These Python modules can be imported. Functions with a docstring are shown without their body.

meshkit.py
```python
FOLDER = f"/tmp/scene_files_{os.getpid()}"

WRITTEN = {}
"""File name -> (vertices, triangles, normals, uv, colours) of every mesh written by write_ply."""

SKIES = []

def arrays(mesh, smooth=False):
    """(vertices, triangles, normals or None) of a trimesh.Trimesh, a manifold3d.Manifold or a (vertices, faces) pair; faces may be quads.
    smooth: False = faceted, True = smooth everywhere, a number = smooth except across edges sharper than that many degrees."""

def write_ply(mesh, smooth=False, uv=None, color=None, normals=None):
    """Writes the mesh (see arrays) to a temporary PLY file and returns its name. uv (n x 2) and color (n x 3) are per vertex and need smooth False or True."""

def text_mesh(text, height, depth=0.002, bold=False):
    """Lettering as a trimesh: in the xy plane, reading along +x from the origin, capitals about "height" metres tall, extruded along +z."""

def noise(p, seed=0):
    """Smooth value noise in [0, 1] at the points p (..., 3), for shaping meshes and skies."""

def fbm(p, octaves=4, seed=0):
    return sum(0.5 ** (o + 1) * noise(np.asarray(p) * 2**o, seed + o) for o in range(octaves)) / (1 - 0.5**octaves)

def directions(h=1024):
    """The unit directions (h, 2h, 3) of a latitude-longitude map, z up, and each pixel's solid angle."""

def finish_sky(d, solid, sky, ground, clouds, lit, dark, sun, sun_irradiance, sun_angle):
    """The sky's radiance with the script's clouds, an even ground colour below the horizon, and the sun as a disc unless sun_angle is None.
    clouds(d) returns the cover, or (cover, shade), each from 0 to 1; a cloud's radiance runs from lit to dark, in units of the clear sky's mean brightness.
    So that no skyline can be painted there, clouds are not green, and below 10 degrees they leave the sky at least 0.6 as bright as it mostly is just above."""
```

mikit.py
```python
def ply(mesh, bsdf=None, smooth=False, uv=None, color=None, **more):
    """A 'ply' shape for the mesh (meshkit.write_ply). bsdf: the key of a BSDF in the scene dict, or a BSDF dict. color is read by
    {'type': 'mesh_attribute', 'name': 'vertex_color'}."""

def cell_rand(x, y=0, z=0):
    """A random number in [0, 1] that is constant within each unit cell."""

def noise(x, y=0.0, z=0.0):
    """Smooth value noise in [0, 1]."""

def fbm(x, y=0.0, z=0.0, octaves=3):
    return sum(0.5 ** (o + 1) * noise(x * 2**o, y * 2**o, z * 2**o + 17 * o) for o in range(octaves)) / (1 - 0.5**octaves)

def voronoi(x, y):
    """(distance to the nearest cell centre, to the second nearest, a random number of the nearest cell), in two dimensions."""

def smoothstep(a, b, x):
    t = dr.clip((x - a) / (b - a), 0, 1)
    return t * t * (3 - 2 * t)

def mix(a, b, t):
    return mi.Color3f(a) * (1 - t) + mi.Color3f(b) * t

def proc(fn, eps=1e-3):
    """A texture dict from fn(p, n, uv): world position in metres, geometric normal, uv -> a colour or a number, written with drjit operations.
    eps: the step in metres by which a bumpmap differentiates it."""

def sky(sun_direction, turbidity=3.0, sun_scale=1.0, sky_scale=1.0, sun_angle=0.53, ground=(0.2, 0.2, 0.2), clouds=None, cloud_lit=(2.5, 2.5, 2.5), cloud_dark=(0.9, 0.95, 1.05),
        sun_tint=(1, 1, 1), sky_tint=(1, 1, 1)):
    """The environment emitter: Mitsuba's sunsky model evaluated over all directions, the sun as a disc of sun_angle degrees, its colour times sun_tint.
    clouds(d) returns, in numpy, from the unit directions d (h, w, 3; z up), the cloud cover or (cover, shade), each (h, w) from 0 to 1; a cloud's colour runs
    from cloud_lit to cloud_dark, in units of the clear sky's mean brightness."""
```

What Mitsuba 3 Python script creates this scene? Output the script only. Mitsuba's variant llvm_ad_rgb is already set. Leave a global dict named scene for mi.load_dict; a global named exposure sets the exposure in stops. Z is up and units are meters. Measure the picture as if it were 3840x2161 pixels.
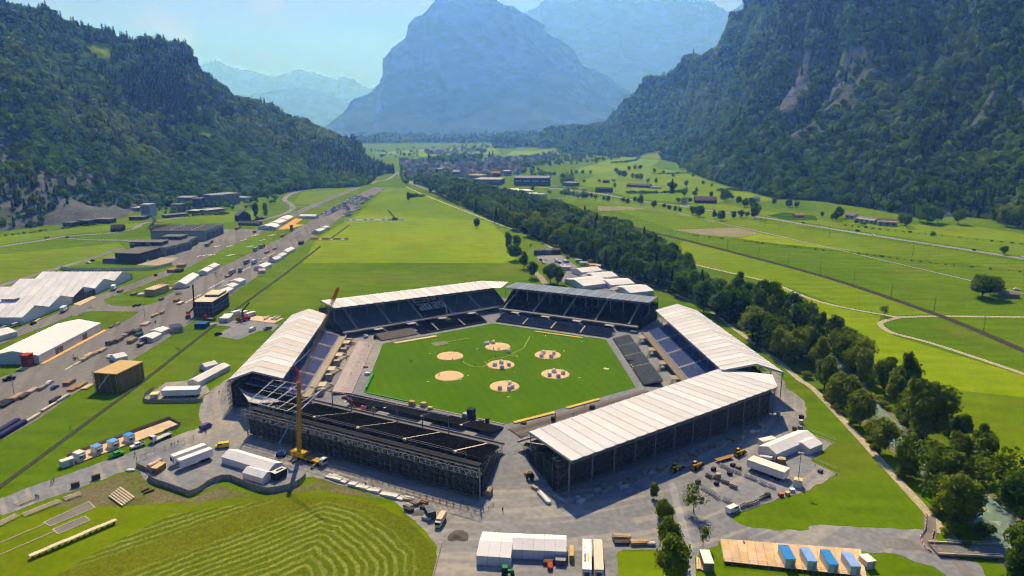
import math, random
import numpy as np, trimesh, shapely
import shapely.geometry as sg
from shapely.ops import unary_union
import drjit as dr, mitsuba as mi
import mikit, meshkit
from mikit import noise, fbm, smoothstep, mix, proc

T = mi.ScalarTransform4f
rnd = random.Random(11)
rng = np.random.default_rng(11)
scene, labels = {}, {}

# ---------------------------------------------------------------- camera, sky, air
CAM_H, PITCH, FOCAL = 120.36, math.radians(13.5544), 1717.0      # focal length in survey pixels (2576 wide)
CP, SP = math.cos(PITCH), math.sin(PITCH)
scene['haze_air'] = {'type': 'homogeneous', 'albedo': {'type': 'rgb', 'value': [0.93, 0.96, 0.98]},
                     'sigma_t': {'type': 'rgb', 'value': [0.000020, 0.000052, 0.00017]}, 'phase': {'type': 'hg', 'g': 0.5}}
scene['camera'] = {'type': 'perspective', 'fov': math.degrees(2 * math.atan(1288 / FOCAL)), 'fov_axis': 'x',
                   'near_clip': 1.0, 'far_clip': 60000.0, 'medium': {'type': 'ref', 'id': 'haze_air'},
                   'to_world': T().look_at(origin=[0, 0, CAM_H], target=[0, CP, CAM_H - SP], up=[0, 0, 1])}


def clouds(d):
    e = np.degrees(np.arcsin(np.clip(d[..., 2], -1, 1)))
    az = np.degrees(np.arctan2(d[..., 0], d[..., 1]))
    n = meshkit.fbm(np.stack([az * 0.05, e * 0.42, 0 * e], -1), 5, seed=3)
    streak = np.clip((n - 0.53) * 3.0, 0, 0.5)
    # a small cumulus low over the left ridge and its scraps
    c = np.zeros_like(e)
    for ca, ce, ra, re in ((-25.8, 7.1, 1.9, 0.85), (-24.6, 6.4, 1.2, 0.8), (-18.4, 8.4, 1.6, 0.5), (-18.9, 4.9, 0.35, 0.2), (-21.0, 4.6, 0.3, 0.2)):
        r = np.sqrt(((az - ca) / ra) ** 2 + ((e - ce) / re) ** 2)
        puff = meshkit.fbm(np.stack([az * 1.1, e * 2.0, 0 * e + 4], -1), 4, seed=8)
        c = np.maximum(c, np.clip((1.25 - r + (puff - 0.5) * 1.6) * 1.6, 0, 1))
    cover = np.maximum(streak, c)
    return cover, 0 * cover


scene['sky'] = mikit.sky([-0.09, 1.0, 1.13], turbidity=2.2, clouds=clouds, cloud_lit=(2.2, 2.0, 1.9), sky_scale=0.38, sky_tint=(0.36, 0.56, 1.25), sun_tint=(0.94, 0.98, 1.13))
exposure = 2.25

# ---------------------------------------------------------------- survey: points read off the photograph, set out on the ground
FR = {'v': (0, 0, 1.4907)}
for i in range(9):
    FR['q%d' % i] = ((0, 1280, 2560)[i % 3], (0, 720, 1441)[i // 3], 0.4969)
for k, o in dict(a1=(0, 1000), a2=(640, 1000), a3=(0, 700), a4=(640, 700), a5=(1900, 850), a6=(0, 1380), a7=(1500, 540), a8=(2150, 560)).items():
    FR[k] = (*o, 0.271739)
FR.update(z3=(1900, 1380, .4115), z4=(830, 1380, .4115), g1=(1180, 1020, .28727), g2=(1860, 1020, .28727), g3=(2360, 1080, .24845), g4=(840, 1120, .24845))


def V(f, x, y):
    a, b, s = FR[f]
    return (a + x * s) / 1.4907, (b + y * s) / 1.4907


def ray(x, y):
    a, b = (x - 1288) / FOCAL, (y - 724.8) / FOCAL
    return np.array([a, CP - b * SP, -SP - b * CP])


def at(x, y, z=0.0, f='v'):
    r = ray(*V(f, x, y))
    k = (z - CAM_H) / r[2]
    return np.array([r[0] * k, r[1] * k, z])


def at_y(x, y, Y):
    r = ray(x, y)
    return np.array([r[0] * Y / r[1], Y, CAM_H + r[2] * Y / r[1]])


def to_px(P):
    P = np.asarray(P, float)
    X, Y, Z = P[..., 0], P[..., 1], P[..., 2] - CAM_H
    d, u = Y * CP - Z * SP, Y * SP + Z * CP
    return np.stack([1288 + FOCAL * X / d, 724.8 - FOCAL * u / d], -1)


def gpts(f, pts, z=0.0):
    return [at(x, y, z, f)[:2] for x, y in pts]


# ---------------------------------------------------------------- helpers
def enc(col):
    r, g, b = (min(max(float(c), 0.0), 0.999) for c in col)
    return (math.floor(r * 255) + 0.1 + 0.8 * g, b)


class MB:
    """Collects coloured boxes, beams, prisms and tubes for one mesh."""

    def __init__(self):
        self.v, self.f, self.c, self.n = [], [], [], 0

    def add(self, v, f, col):
        v = np.asarray(v, float)
        self.v.append(v)
        self.f.append(np.asarray(f, int) + self.n)
        self.c.append(np.tile(enc(col), (len(v), 1)))
        self.n += len(v)
        return self

    def box(self, c, s, col, rz=0.0, top=None):
        """centre, size; top scales the upper face"""
        x, y, z = np.array(s) / 2
        tx, ty = top if top else (1, 1)
        v = np.array([[-x, -y, -z], [x, -y, -z], [x, y, -z], [-x, y, -z], [-x * tx, -y * ty, z], [x * tx, -y * ty, z], [x * tx, y * ty, z], [-x * tx, y * ty, z]])
        if rz:
            ca, sa = math.cos(rz), math.sin(rz)
            v = v @ np.array([[ca, sa, 0], [-sa, ca, 0], [0, 0, 1]])
        return self.add(v + np.array(c), BOXF, col)

    def beam(self, p, q, w, col, h=None):
        p, q = np.asarray(p, float), np.asarray(q, float)
        t = q - p
        t = t / (np.linalg.norm(t) + 1e-9)
        a = np.cross(t, [0, 0, 1.0]) if abs(t[2]) < 0.95 else np.cross(t, [1.0, 0, 0])
        a /= np.linalg.norm(a)
        b = np.cross(a, t)
        a, b = a * w / 2, b * (h or w) / 2
        v = [p - a - b, p + a - b, p + a + b, p - a + b, q - a - b, q + a - b, q + a + b, q - a + b]
        return self.add(v, BOXF[4:] if False else BEAMF, col)

    def prism(self, poly, z0, z1, col, side=None):
        """vertical prism over a 2-D outline (list of points)"""
        g = sg.Polygon(poly) if not hasattr(poly, 'geom_type') else poly
        for p in getattr(g, 'geoms', [g]):
            m = trimesh.creation.extrude_polygon(p, z1 - z0, engine='earcut')
            v = np.array(m.vertices)
            v[:, 2] += z0
            self.add(v, m.faces, col)
        return self

    def sect(self, prof, x0, x1, col, axis='x'):
        """extrudes a closed (a, z) outline along x (a = y) or along y (a = x)"""
        m = trimesh.creation.extrude_polygon(sg.Polygon(prof), x1 - x0, engine='earcut')
        v = np.array(m.vertices)
        if axis == 'x':
            w = np.stack([v[:, 2] + x0, v[:, 0], v[:, 1]], 1)
            return self.add(w, m.faces, col)
        w = np.stack([v[:, 0], v[:, 2] + x0, v[:, 1]], 1)
        return self.add(w, np.array(m.faces)[:, ::-1], col)

    def cyl(self, p, q, r, col, n=8, r2=None):
        p, q = np.asarray(p, float), np.asarray(q, float)
        r2 = r if r2 is None else r2
        t = (q - p) / (np.linalg.norm(q - p) + 1e-9)
        a = np.cross(t, [0, 0, 1.0]) if abs(t[2]) < 0.95 else np.cross(t, [1.0, 0, 0])
        a /= np.linalg.norm(a)
        b = np.cross(t, a)
        k = np.arange(n) * 2 * np.pi / n
        ring = np.cos(k)[:, None] * a + np.sin(k)[:, None] * b
        v = np.vstack([p + ring * r, q + ring * r2, p, q])
        i, j = np.arange(n), (np.arange(n) + 1) % n
        f = np.vstack([np.stack([i, j, j + n], 1), np.stack([i, j + n, i + n], 1), np.stack([j, i, i * 0 + 2 * n], 1), np.stack([i + n, j + n, i * 0 + 2 * n + 1], 1)])
        return self.add(v, f, col)

    def quad(self, a, b, c, d, col, th=0.0):
        """a slab between four corners, th thick downwards"""
        v = np.array([a, b, c, d], float)
        if th:
            w = v - [0, 0, th]
            return self.add(np.vstack([w, v]), BOXF, col)
        return self.add(v, [[0, 1, 2], [0, 2, 3]], col)

    def blob(self, c, r, col, seed=0, sub=1, rough=0.25):
        m = trimesh.creation.icosphere(subdivisions=sub)
        v = np.array(m.vertices)
        v = v * (1 - rough + 2 * rough * meshkit.noise(v * 1.7 + seed * 7.3, seed))[:, None]
        return self.add(v * np.array(r) + np.array(c), m.faces, col)

    def join(self, other, M=None):
        for v, f, c in [(np.vstack(other.v), np.vstack(other.f), np.vstack(other.c))]:
            if M is not None:
                v = v @ np.asarray(M)[:3, :3].T + np.asarray(M)[:3, 3]
            self.v.append(v)
            self.f.append(f + self.n)
            self.c.append(c)
            self.n += len(v)
        return self

    def ply(self, mat='paint'):
        return mikit.ply((np.vstack(self.v), np.vstack(self.f)), mat, uv=np.vstack(self.c))


BOXF = np.array([[0, 2, 1], [0, 3, 2], [4, 5, 6], [4, 6, 7], [0, 1, 5], [0, 5, 4], [1, 2, 6], [1, 6, 5], [2, 3, 7], [2, 7, 6], [3, 0, 4], [3, 4, 7]])
BEAMF = BOXF
NUM = {}


def numbered(name):
    k = NUM.get(name, 0)
    NUM[name] = k + 1
    return name if k == 0 else '%s_%03d' % (name, k)


def thing(name, label, cat, group=None):
    key = numbered(name)
    labels[key] = {'label': label, 'category': cat}
    if group:
        labels[key]['group'] = group
    return key


def part(parent, name, shape, M=None, label=None, kind=None, mat='paint'):
    key = numbered(parent + '__' + name)
    d = shape.ply(mat) if isinstance(shape, MB) else dict(shape)
    if M is not None:
        d['to_world'] = T(np.asarray(M))
    scene[key] = d
    if label or kind:
        labels[key] = {k: v for k, v in (('label', label), ('kind', kind)) if v}
    return key


def single(name, label, cat, shape, M=None, group=None, kind=None, mat='paint'):
    key = thing(name, label, cat, group)
    if kind:
        labels[key]['kind'] = kind
    d = shape.ply(mat) if isinstance(shape, MB) else dict(shape)
    if M is not None:
        d['to_world'] = T(np.asarray(M))
    scene[key] = d
    return key


def struct(name, shape, mat=None, label=None):
    key = numbered(name)
    scene[key] = shape.ply(mat or 'paint') if isinstance(shape, MB) else shape
    labels[key] = {'kind': 'structure'}
    if label:
        labels[key]['label'] = label
    return key


def mat4(o, rz=0.0, s=1.0):
    ca, sa = math.cos(rz), math.sin(rz)
    M = np.eye(4)
    s = np.broadcast_to(s, (3,))
    M[:3, :3] = np.array([[ca, -sa, 0], [sa, ca, 0], [0, 0, 1]]) * s
    M[:3, 3] = np.asarray(o)
    return M


def edge(f, a, b, z=0.0):
    """ground frame on the edge between two survey points: matrix (origin midway, x along the edge, y away from the camera), length"""
    A, B = at(*a, z, f), at(*b, z, f)
    d = B - A
    return mat4((A + B) / 2, math.atan2(d[1], d[0])), float(np.linalg.norm(d))


def edge_of(A, B):
    d = np.asarray(B) - np.asarray(A)
    return mat4((np.asarray(A) + np.asarray(B)) / 2, math.atan2(d[1], d[0])), float(np.linalg.norm(d))


PROTO = {}


def place(kind, parts, name, label, cat, M, group=None):
    """a thing made of the shared parts {part name: MB or (MB, material)} at M; parts' meshes are written once per kind"""
    key = thing(name, label, cat, group)
    if kind not in PROTO:
        PROTO[kind] = [(n, mb.ply(), sub) for n, mb, sub in parts()]
    made = {}
    for n, d, sub in PROTO[kind]:
        holder = made.get(sub, key) if sub else key
        made[n] = part(holder, n, d, M)
    return key


def sheet(poly, z, uvv=None):
    """flat polygon at height z as (mesh, uv)"""
    g = poly if hasattr(poly, 'geom_type') else sg.Polygon(poly)
    vs, fs, n = [], [], 0
    for p in getattr(g.buffer(0), 'geoms', [g.buffer(0)]):
        if p.area < 0.01:
            continue
        v, f = trimesh.creation.triangulate_polygon(p, engine='earcut')
        if len(f) and np.cross(v[f[0][1]] - v[f[0][0]], v[f[0][2]] - v[f[0][0]]) < 0:
            f = f[:, ::-1]
        vs.append(np.column_stack([v, np.full(len(v), z)]))
        fs.append(f + n)
        n += len(v)
    v, f = np.vstack(vs), np.vstack(fs)
    return (v, f), (None if uvv is None else np.tile(uvv, (len(v), 1)))


def ground_sheet(name, poly, z, mat, uvv=(0.5, 0.5), label=None):
    m, uv = sheet(poly, z, uvv)
    return struct(name, mikit.ply(m, mat, uv=uv), label=label)


def strip(pts, w):
    return sg.LineString([tuple(p[:2]) for p in pts]).buffer(w / 2, cap_style=2, join_style=1, quad_segs=6)


def smooth_line(pts, n=8):
    """Catmull-Rom through 2-D points"""
    p = np.asarray(pts, float)
    p = np.vstack([2 * p[0] - p[1], p, 2 * p[-1] - p[-2]])
    out = []
    for i in range(1, len(p) - 2):
        for t in np.linspace(0, 1, n, endpoint=False):
            out.append(0.5 * ((2 * p[i]) + (-p[i - 1] + p[i + 1]) * t + (2 * p[i - 1] - 5 * p[i] + 4 * p[i + 1] - p[i + 2]) * t ** 2 + (-p[i - 1] + 3 * p[i] - 3 * p[i + 1] + p[i + 2]) * t ** 3))
    out.append(p[-2])
    return np.array(out)
# ---------------------------------------------------------------- materials
def two(b):
    return {'type': 'twosided', 'bsdf': b}


def diffuse(fn):
    return two({'type': 'diffuse', 'reflectance': proc(fn)})


def paint_fn(p, n, uv):
    r = dr.floor(uv.x)
    c = mi.Color3f(r / 255.0, dr.clip((uv.x - r - 0.1) / 0.8, 0, 1), uv.y)
    dirt = 0.90 + 0.2 * noise(p.x * 0.6, p.y * 0.6, p.z * 0.9) - 0.06 * noise(p.x * 3.1, p.y * 3.1, p.z * 4.0)
    return c * dirt


def grass_fn(p, n, uv):
    """uv.x: from deep green to yellow green, uv.y: brightness"""
    a = fbm(p.x * 0.012, p.y * 0.012, 0.3, octaves=4)
    b = noise(p.x * 0.09, p.y * 0.25, 2.0)
    g = noise(p.x * 0.9, p.y * 0.9, 5.0)
    k = dr.clip(uv.x + (a - 0.5) * 0.75, 0, 1)
    c = mix((0.038, 0.118, 0.001), (0.165, 0.242, 0.001), k)
    dry = smoothstep(0.52, 0.8, fbm(p.x * 0.03 + 40, p.y * 0.05, 8.0, octaves=4))
    c = mix(c, (0.165, 0.165, 0.020), dry * 0.35)
    line = dr.sin(p.y * 0.42 + p.x * 0.03 + 5 * noise(p.x * 0.006, p.y * 0.006, 3.0)) * noise(p.x * 0.01, p.y * 0.03, 6.0)
    return c * (0.55 + 0.9 * uv.y) * (0.80 + 0.22 * b + 0.18 * g + 0.07 * line)


def pitch_fn(p, n, uv):
    a = fbm(p.x * 0.05, p.y * 0.05, 1.0, octaves=4)
    s = dr.sin(p.x * 1.05 + p.y * 0.4) * 0.5 + 0.5
    g = noise(p.x * 1.6, p.y * 1.6, 3.0)
    c = mix((0.052, 0.135, 0.000), (0.080, 0.165, 0.001), a)
    return c * (0.86 + 0.06 * s + 0.2 * g)


CTR = np.array([-7.2, 332.7, 0.0])
MOW_L = [at(*q)[:2] for q in ((-200, 1590), (820, 1238))]
MOW_R = [at(*q)[:2] for q in ((820, 1238), (945, 1262), (1037, 1316), (1097, 1382), (1092, 1530))]


def mow_fn(p, n, uv):
    """hay lying in nested swaths along the field's edge"""
    d = mi.Float(1e3)
    pts = MOW_L + MOW_R[1:]
    for a, b in zip(pts[:-1], pts[1:]):
        dx, dy = float(b[0] - a[0]), float(b[1] - a[1])
        t = dr.clip(((p.x - float(a[0])) * dx + (p.y - float(a[1])) * dy) / (dx * dx + dy * dy), 0, 1)
        d = dr.minimum(d, dr.sqrt(dr.square(p.x - float(a[0]) - t * dx) + dr.square(p.y - float(a[1]) - t * dy)))
    w = (noise(p.x * 0.05, p.y * 0.05, 1.0) - 0.5) * 2.4 + (noise(p.x * 0.45, p.y * 0.45, 4.0) - 0.5) * 0.8
    s = dr.sin((d + w) * (2 * math.pi / 2.7)) * 0.5 + 0.5
    rows = smoothstep(0.1 + 0.5 * noise(p.x * 0.2, p.y * 0.2, 9.0), 0.95, s) * (0.45 + 0.55 * noise(p.x * 0.3, p.y * 0.3, 6.0))
    g = noise(p.x * 1.8, p.y * 1.8, 3.0)
    big = fbm(p.x * 0.03, p.y * 0.03, 7.0)
    base = mix((0.110, 0.150, 0.006), (0.150, 0.172, 0.010), big)
    hay = mix((0.215, 0.265, 0.030), (0.260, 0.290, 0.070), g)
    dark = mi.Color3f(0.110, 0.155, 0.008)
    c = mix(base, mix(dark, hay, rows), smoothstep(3.5, 9.0, d + w))
    return c * (0.66 + 0.36 * g)


def gravel_fn(p, n, uv):
    a = fbm(p.x * 0.045, p.y * 0.045, 2.0, octaves=4)
    g = noise(p.x * 0.8, p.y * 0.8, 1.0)
    t = smoothstep(0.55, 0.8, fbm(p.x * 0.02 + 9, p.y * 0.02, 5.0, octaves=4))
    c = mix(mix((0.172, 0.184, 0.204), (0.232, 0.245, 0.268), a), (0.32, 0.30, 0.26), t * 0.8)
    ex, ey = p.x - float(CTR[0]), p.y - float(CTR[1])
    r = dr.sqrt(ex * ex + ey * ey)
    tr = noise(r * 0.55, dr.atan2(ey, ex) * 5.0, 2.0) * smoothstep(105, 125, r)
    c = mix(c, (0.36, 0.34, 0.30), smoothstep(0.55, 0.85, tr) * 0.55)
    return c * (0.84 + 0.3 * g) * (0.5 + uv.y)


def asphalt_fn(p, n, uv):
    a = fbm(p.x * 0.03, p.y * 0.03, 2.0, octaves=4)
    s = noise(p.x * 0.35 + p.y * 0.14, p.y * 0.012 - p.x * 0.008, 4.0)
    g = noise(p.x * 1.3, p.y * 1.3, 1.0)
    c = mix((0.135, 0.134, 0.134), (0.200, 0.196, 0.192), a)
    return c * (0.72 + 0.3 * s + 0.25 * g) * (0.5 + uv.y)


def dirt_fn(p, n, uv):
    a = fbm(p.x * 0.08, p.y * 0.08, 2.0, octaves=4)
    g = noise(p.x * 1.6, p.y * 1.6, 1.0)
    return mix(mix((0.15, 0.135, 0.07), (0.10, 0.125, 0.015), smoothstep(0.4, 0.65, a)), (0.30, 0.27, 0.20), uv.x) * (0.7 + 0.5 * g) * (0.5 + uv.y)


def foliage_of(dark, light, yellow):
    def fn(p, n, uv):
        a = noise(p.x * 0.075, p.y * 0.075, 1.0)
        b = noise(p.x * 0.45, p.y * 0.45, p.z * 0.45)
        far = fbm(p.x * 0.006, p.y * 0.006, p.z * 0.01)
        c = mix(dark, light, smoothstep(0.25, 0.85, a * 0.6 + b * 0.4))
        return mix(c, yellow, smoothstep(0.45, 0.75, far * 0.75 + a * 0.25) * 0.65)
    return fn


def hill_fn(p, n, uv):
    """uv.x: meadow, uv.y: rock"""
    a = fbm(p.x * 0.02, p.y * 0.02, p.z * 0.02, octaves=4)
    b = noise(p.x * 0.25, p.y * 0.25, p.z * 0.25)
    steep = smoothstep(0.80, 0.60, dr.abs(n.z) + (a - 0.5) * 0.35)
    floor = mix((0.020, 0.036, 0.009), (0.050, 0.072, 0.016), a)
    scrub = mix((0.090, 0.105, 0.036), (0.055, 0.085, 0.020), b)
    strat = noise(p.x * 0.02, p.y * 0.02, p.z * 0.35)
    rock = mix((0.058, 0.070, 0.072), (0.165, 0.182, 0.178), b * 0.5 + strat * 0.5)
    c = mix(floor, scrub, smoothstep(0.02, 0.30, uv.y))
    c = mix(c, rock, dr.clip(smoothstep(0.45, 0.95, uv.y + (a - 0.5) * 0.9), 0, 1))
    return mix(c, mix((0.150, 0.240, 0.006), (0.210, 0.280, 0.010), a), uv.x) * (0.8 + 0.4 * b)


def peak_fn(p, n, uv):
    a = fbm(p.x * 0.004, p.y * 0.004, p.z * 0.006, octaves=5)
    rock = smoothstep(0.72, 0.50, dr.abs(n.z) + (a - 0.5) * 0.5)
    return mix(mix((0.022, 0.040, 0.014), (0.055, 0.085, 0.025), a), (0.085, 0.088, 0.085), rock * 0.7) * (0.7 + 0.6 * a)


def spoil_fn(p, n, uv):
    a = fbm(p.x * 0.03, p.y * 0.03, p.z * 0.03, octaves=4)
    b = noise(p.x * 0.5, p.y * 0.5, p.z * 0.12)
    return mix((0.070, 0.082, 0.086), (0.150, 0.160, 0.158), a) * (0.7 + 0.5 * b)


def water_fn(p, n, uv):
    a = noise(p.x * 0.25 + p.y * 0.1, p.y * 0.25, 1.0)
    b = noise(p.x * 1.1, p.y * 1.1, 2.0)
    foam = smoothstep(0.72, 0.9, noise(p.x * 0.9, p.y * 0.55, 6.0))
    return mix(mix((0.115, 0.185, 0.150), (0.165, 0.235, 0.195), a), (0.42, 0.48, 0.45), foam * 0.4) * (0.85 + 0.3 * b)


def membrane_fn(p, n, uv):
    r = dr.floor(uv.x)
    c = mi.Color3f(r / 255.0, dr.clip((uv.x - r - 0.1) / 0.8, 0, 1), uv.y)
    a = fbm(p.x * 0.12, p.y * 0.12, p.z * 0.2)
    b = noise(p.x * 0.9, p.y * 0.9, 2.0)
    return c * (0.86 + 0.16 * a + 0.06 * b)


def leafy(fn):
    return {'type': 'principledthin', 'base_color': proc(fn), 'roughness': 0.9, 'diff_trans': 1.2, 'spec_trans': 0.0, 'eta': 1.02}


scene['paint'] = diffuse(paint_fn)
scene['membrane'] = diffuse(membrane_fn)
scene['grass'] = diffuse(grass_fn)
scene['pitch_grass'] = diffuse(pitch_fn)
scene['mown_hay'] = diffuse(mow_fn)
scene['gravel'] = diffuse(gravel_fn)
scene['asphalt'] = diffuse(asphalt_fn)
scene['dirt'] = diffuse(dirt_fn)
scene['hillside'] = diffuse(hill_fn)
scene['peak'] = diffuse(peak_fn)
scene['spoil'] = diffuse(spoil_fn)
scene['water'] = two({'type': 'principled', 'base_color': proc(water_fn), 'roughness': 0.25, 'specular': 0.5})
scene['broadleaf'] = leafy(foliage_of((0.040, 0.105, 0.008), (0.145, 0.255, 0.016), (0.250, 0.270, 0.020)))
scene['conifer'] = leafy(foliage_of((0.018, 0.044, 0.012), (0.046, 0.080, 0.018), (0.060, 0.085, 0.018)))
scene['forest_leaf'] = leafy(foliage_of((0.050, 0.135, 0.018), (0.170, 0.330, 0.030), (0.290, 0.350, 0.045)))
scene['bark'] = two({'type': 'diffuse', 'reflectance': {'type': 'rgb', 'value': [0.07, 0.055, 0.045]}})

# the air: one box round the whole valley
scene['haze'] = {'type': 'cube', 'to_world': T().translate([0, 10750, 1349]).scale([11500, 12250, 1350]), 'bsdf': {'type': 'null'},
                 'interior': {'type': 'ref', 'id': 'haze_air'}}
labels['haze'] = {'kind': 'stuff', 'label': 'blue summer haze filling the whole valley between the mountains', 'category': 'haze'}
# ---------------------------------------------------------------- land: ground, fields, roads, river
Z0 = 0.0
ground_sheet('ground', sg.box(-11400, -1450, 11400, 22900), Z0, 'grass', (0.42, 0.45))


def field(f, pts, tint, bright, z=0.02):
    ground_sheet('meadow', gpts(f, pts), z, 'grass', (tint, bright))


# meadows of different green on both sides of the river
field('v', [(560, 700), (800, 598), (1270, 575), (1330, 660), (1330, 720), (640, 800)], 0.55, 0.42)
field('v', [(800, 598), (900, 540), (1230, 556), (1275, 598), (1305, 662), (760, 662)], 0.95, 0.62, 0.03)
field('v', [(900, 540), (975, 470), (1030, 475), (1180, 530), (1232, 557)], 0.62, 0.62)
field('v', [(0, 640), (300, 612), (330, 640), (150, 676), (0, 712)], 0.75, 0.52)
field('v', [(0, 596), (160, 578), (350, 560), (340, 572), (160, 592), (0, 616)], 0.66, 0.55)
field('v', [(735, 512), (760, 484), (900, 473), (840, 496), (790, 514)], 0.55, 0.60)
field('v', [(380, 556), (520, 535), (660, 530), (640, 556), (470, 566)], 0.62, 0.55)
field('v', [(1680, 640), (1720, 606), (2060, 694), (2345, 790), (2250, 795), (2117, 770), (1960, 715), (1740, 662)], 0.82, 0.52)
field('v', [(1960, 722), (2117, 776), (2215, 795), (2210, 818), (2250, 845), (2576, 945), (2576, 1000), (2200, 960), (2050, 850)], 1.0, 0.62, 0.03)
field('v', [(2180, 955), (2576, 1000), (2640, 1400), (2480, 1180), (2300, 1040)], 0.72, 0.36)
field('v', [(2227, 822), (2260, 803), (2350, 800), (2576, 886), (2576, 936), (2340, 860)], 0.45, 0.46)
field('v', [(1725, 600), (2040, 628), (2576, 688), (2576, 790), (2370, 790), (2060, 692)], 0.50, 0.44)
field('v', [(1725, 585), (1850, 600), (2040, 622), (2576, 680), (2576, 660), (2300, 615), (1912, 560)], 0.60, 0.50)
field('v', [(1912, 588), (2140, 630), (1960, 614), (1858, 600)], 1.0, 0.66, 0.03)
field('v', [(1716, 516), (1912, 542), (2300, 602), (2576, 646), (2576, 610), (2118, 563), (1860, 520), (1740, 505)], 0.68, 0.52)
field('v', [(2118, 560), (2300, 565), (2430, 565), (2576, 590), (2576, 610), (2343, 588)], 0.80, 0.56)
field('v', [(1440, 486), (1610, 508), (1730, 525), (1910, 548), (1910, 575), (1720, 545), (1500, 512), (1400, 500)], 0.55, 0.60)
field('v', [(1350, 492), (1400, 502), (1500, 515), (1720, 548), (1880, 572), (1690, 576), (1630, 556), (1520, 520)], 0.65, 0.48)
field('v', [(1450, 462), (1520, 430), (1640, 420), (1740, 440), (1840, 476), (1960, 505), (1730, 512), (1600, 500)], 0.62, 0.66)
field('v', [(1440, 430), (1560, 392), (1660, 404), (1640, 418), (1500, 440)], 0.60, 0.80)
field('v', [(930, 386), (1100, 372), (1240, 372), (1260, 386), (1100, 396)], 0.60, 0.85)
field('v', [(1262, 398), (1290, 380), (1400, 380), (1430, 398), (1340, 408)], 0.66, 0.90)
ground_sheet('stubble_field', gpts('a8', [(1360, 1110), (2260, 1085), (2576, 1160), (2300, 1215), (1800, 1180)]), 0.05, 'dirt', (0.55, 0.62))
ground_sheet('stubble_field', gpts('a8', [(330, 790), (750, 790), (1010, 825), (350, 855)]), 0.05, 'dirt', (0.5, 0.62))
ground_sheet('maize_field', gpts('q5', [(760, 155), (1000, 180), (1020, 215), (800, 215), (640, 180)]), 0.05, 'grass', (0.0, 0.12))

# arena platform and the gravel yards round it
CTR = np.array([-7.2, 332.7, 0.0])


def hexagon(r, a0=93.3):
    return [(CTR[0] + r * math.cos(math.radians(a0 + 60 * k)), CTR[1] + r * math.sin(math.radians(a0 + 60 * k))) for k in range(6)]


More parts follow.
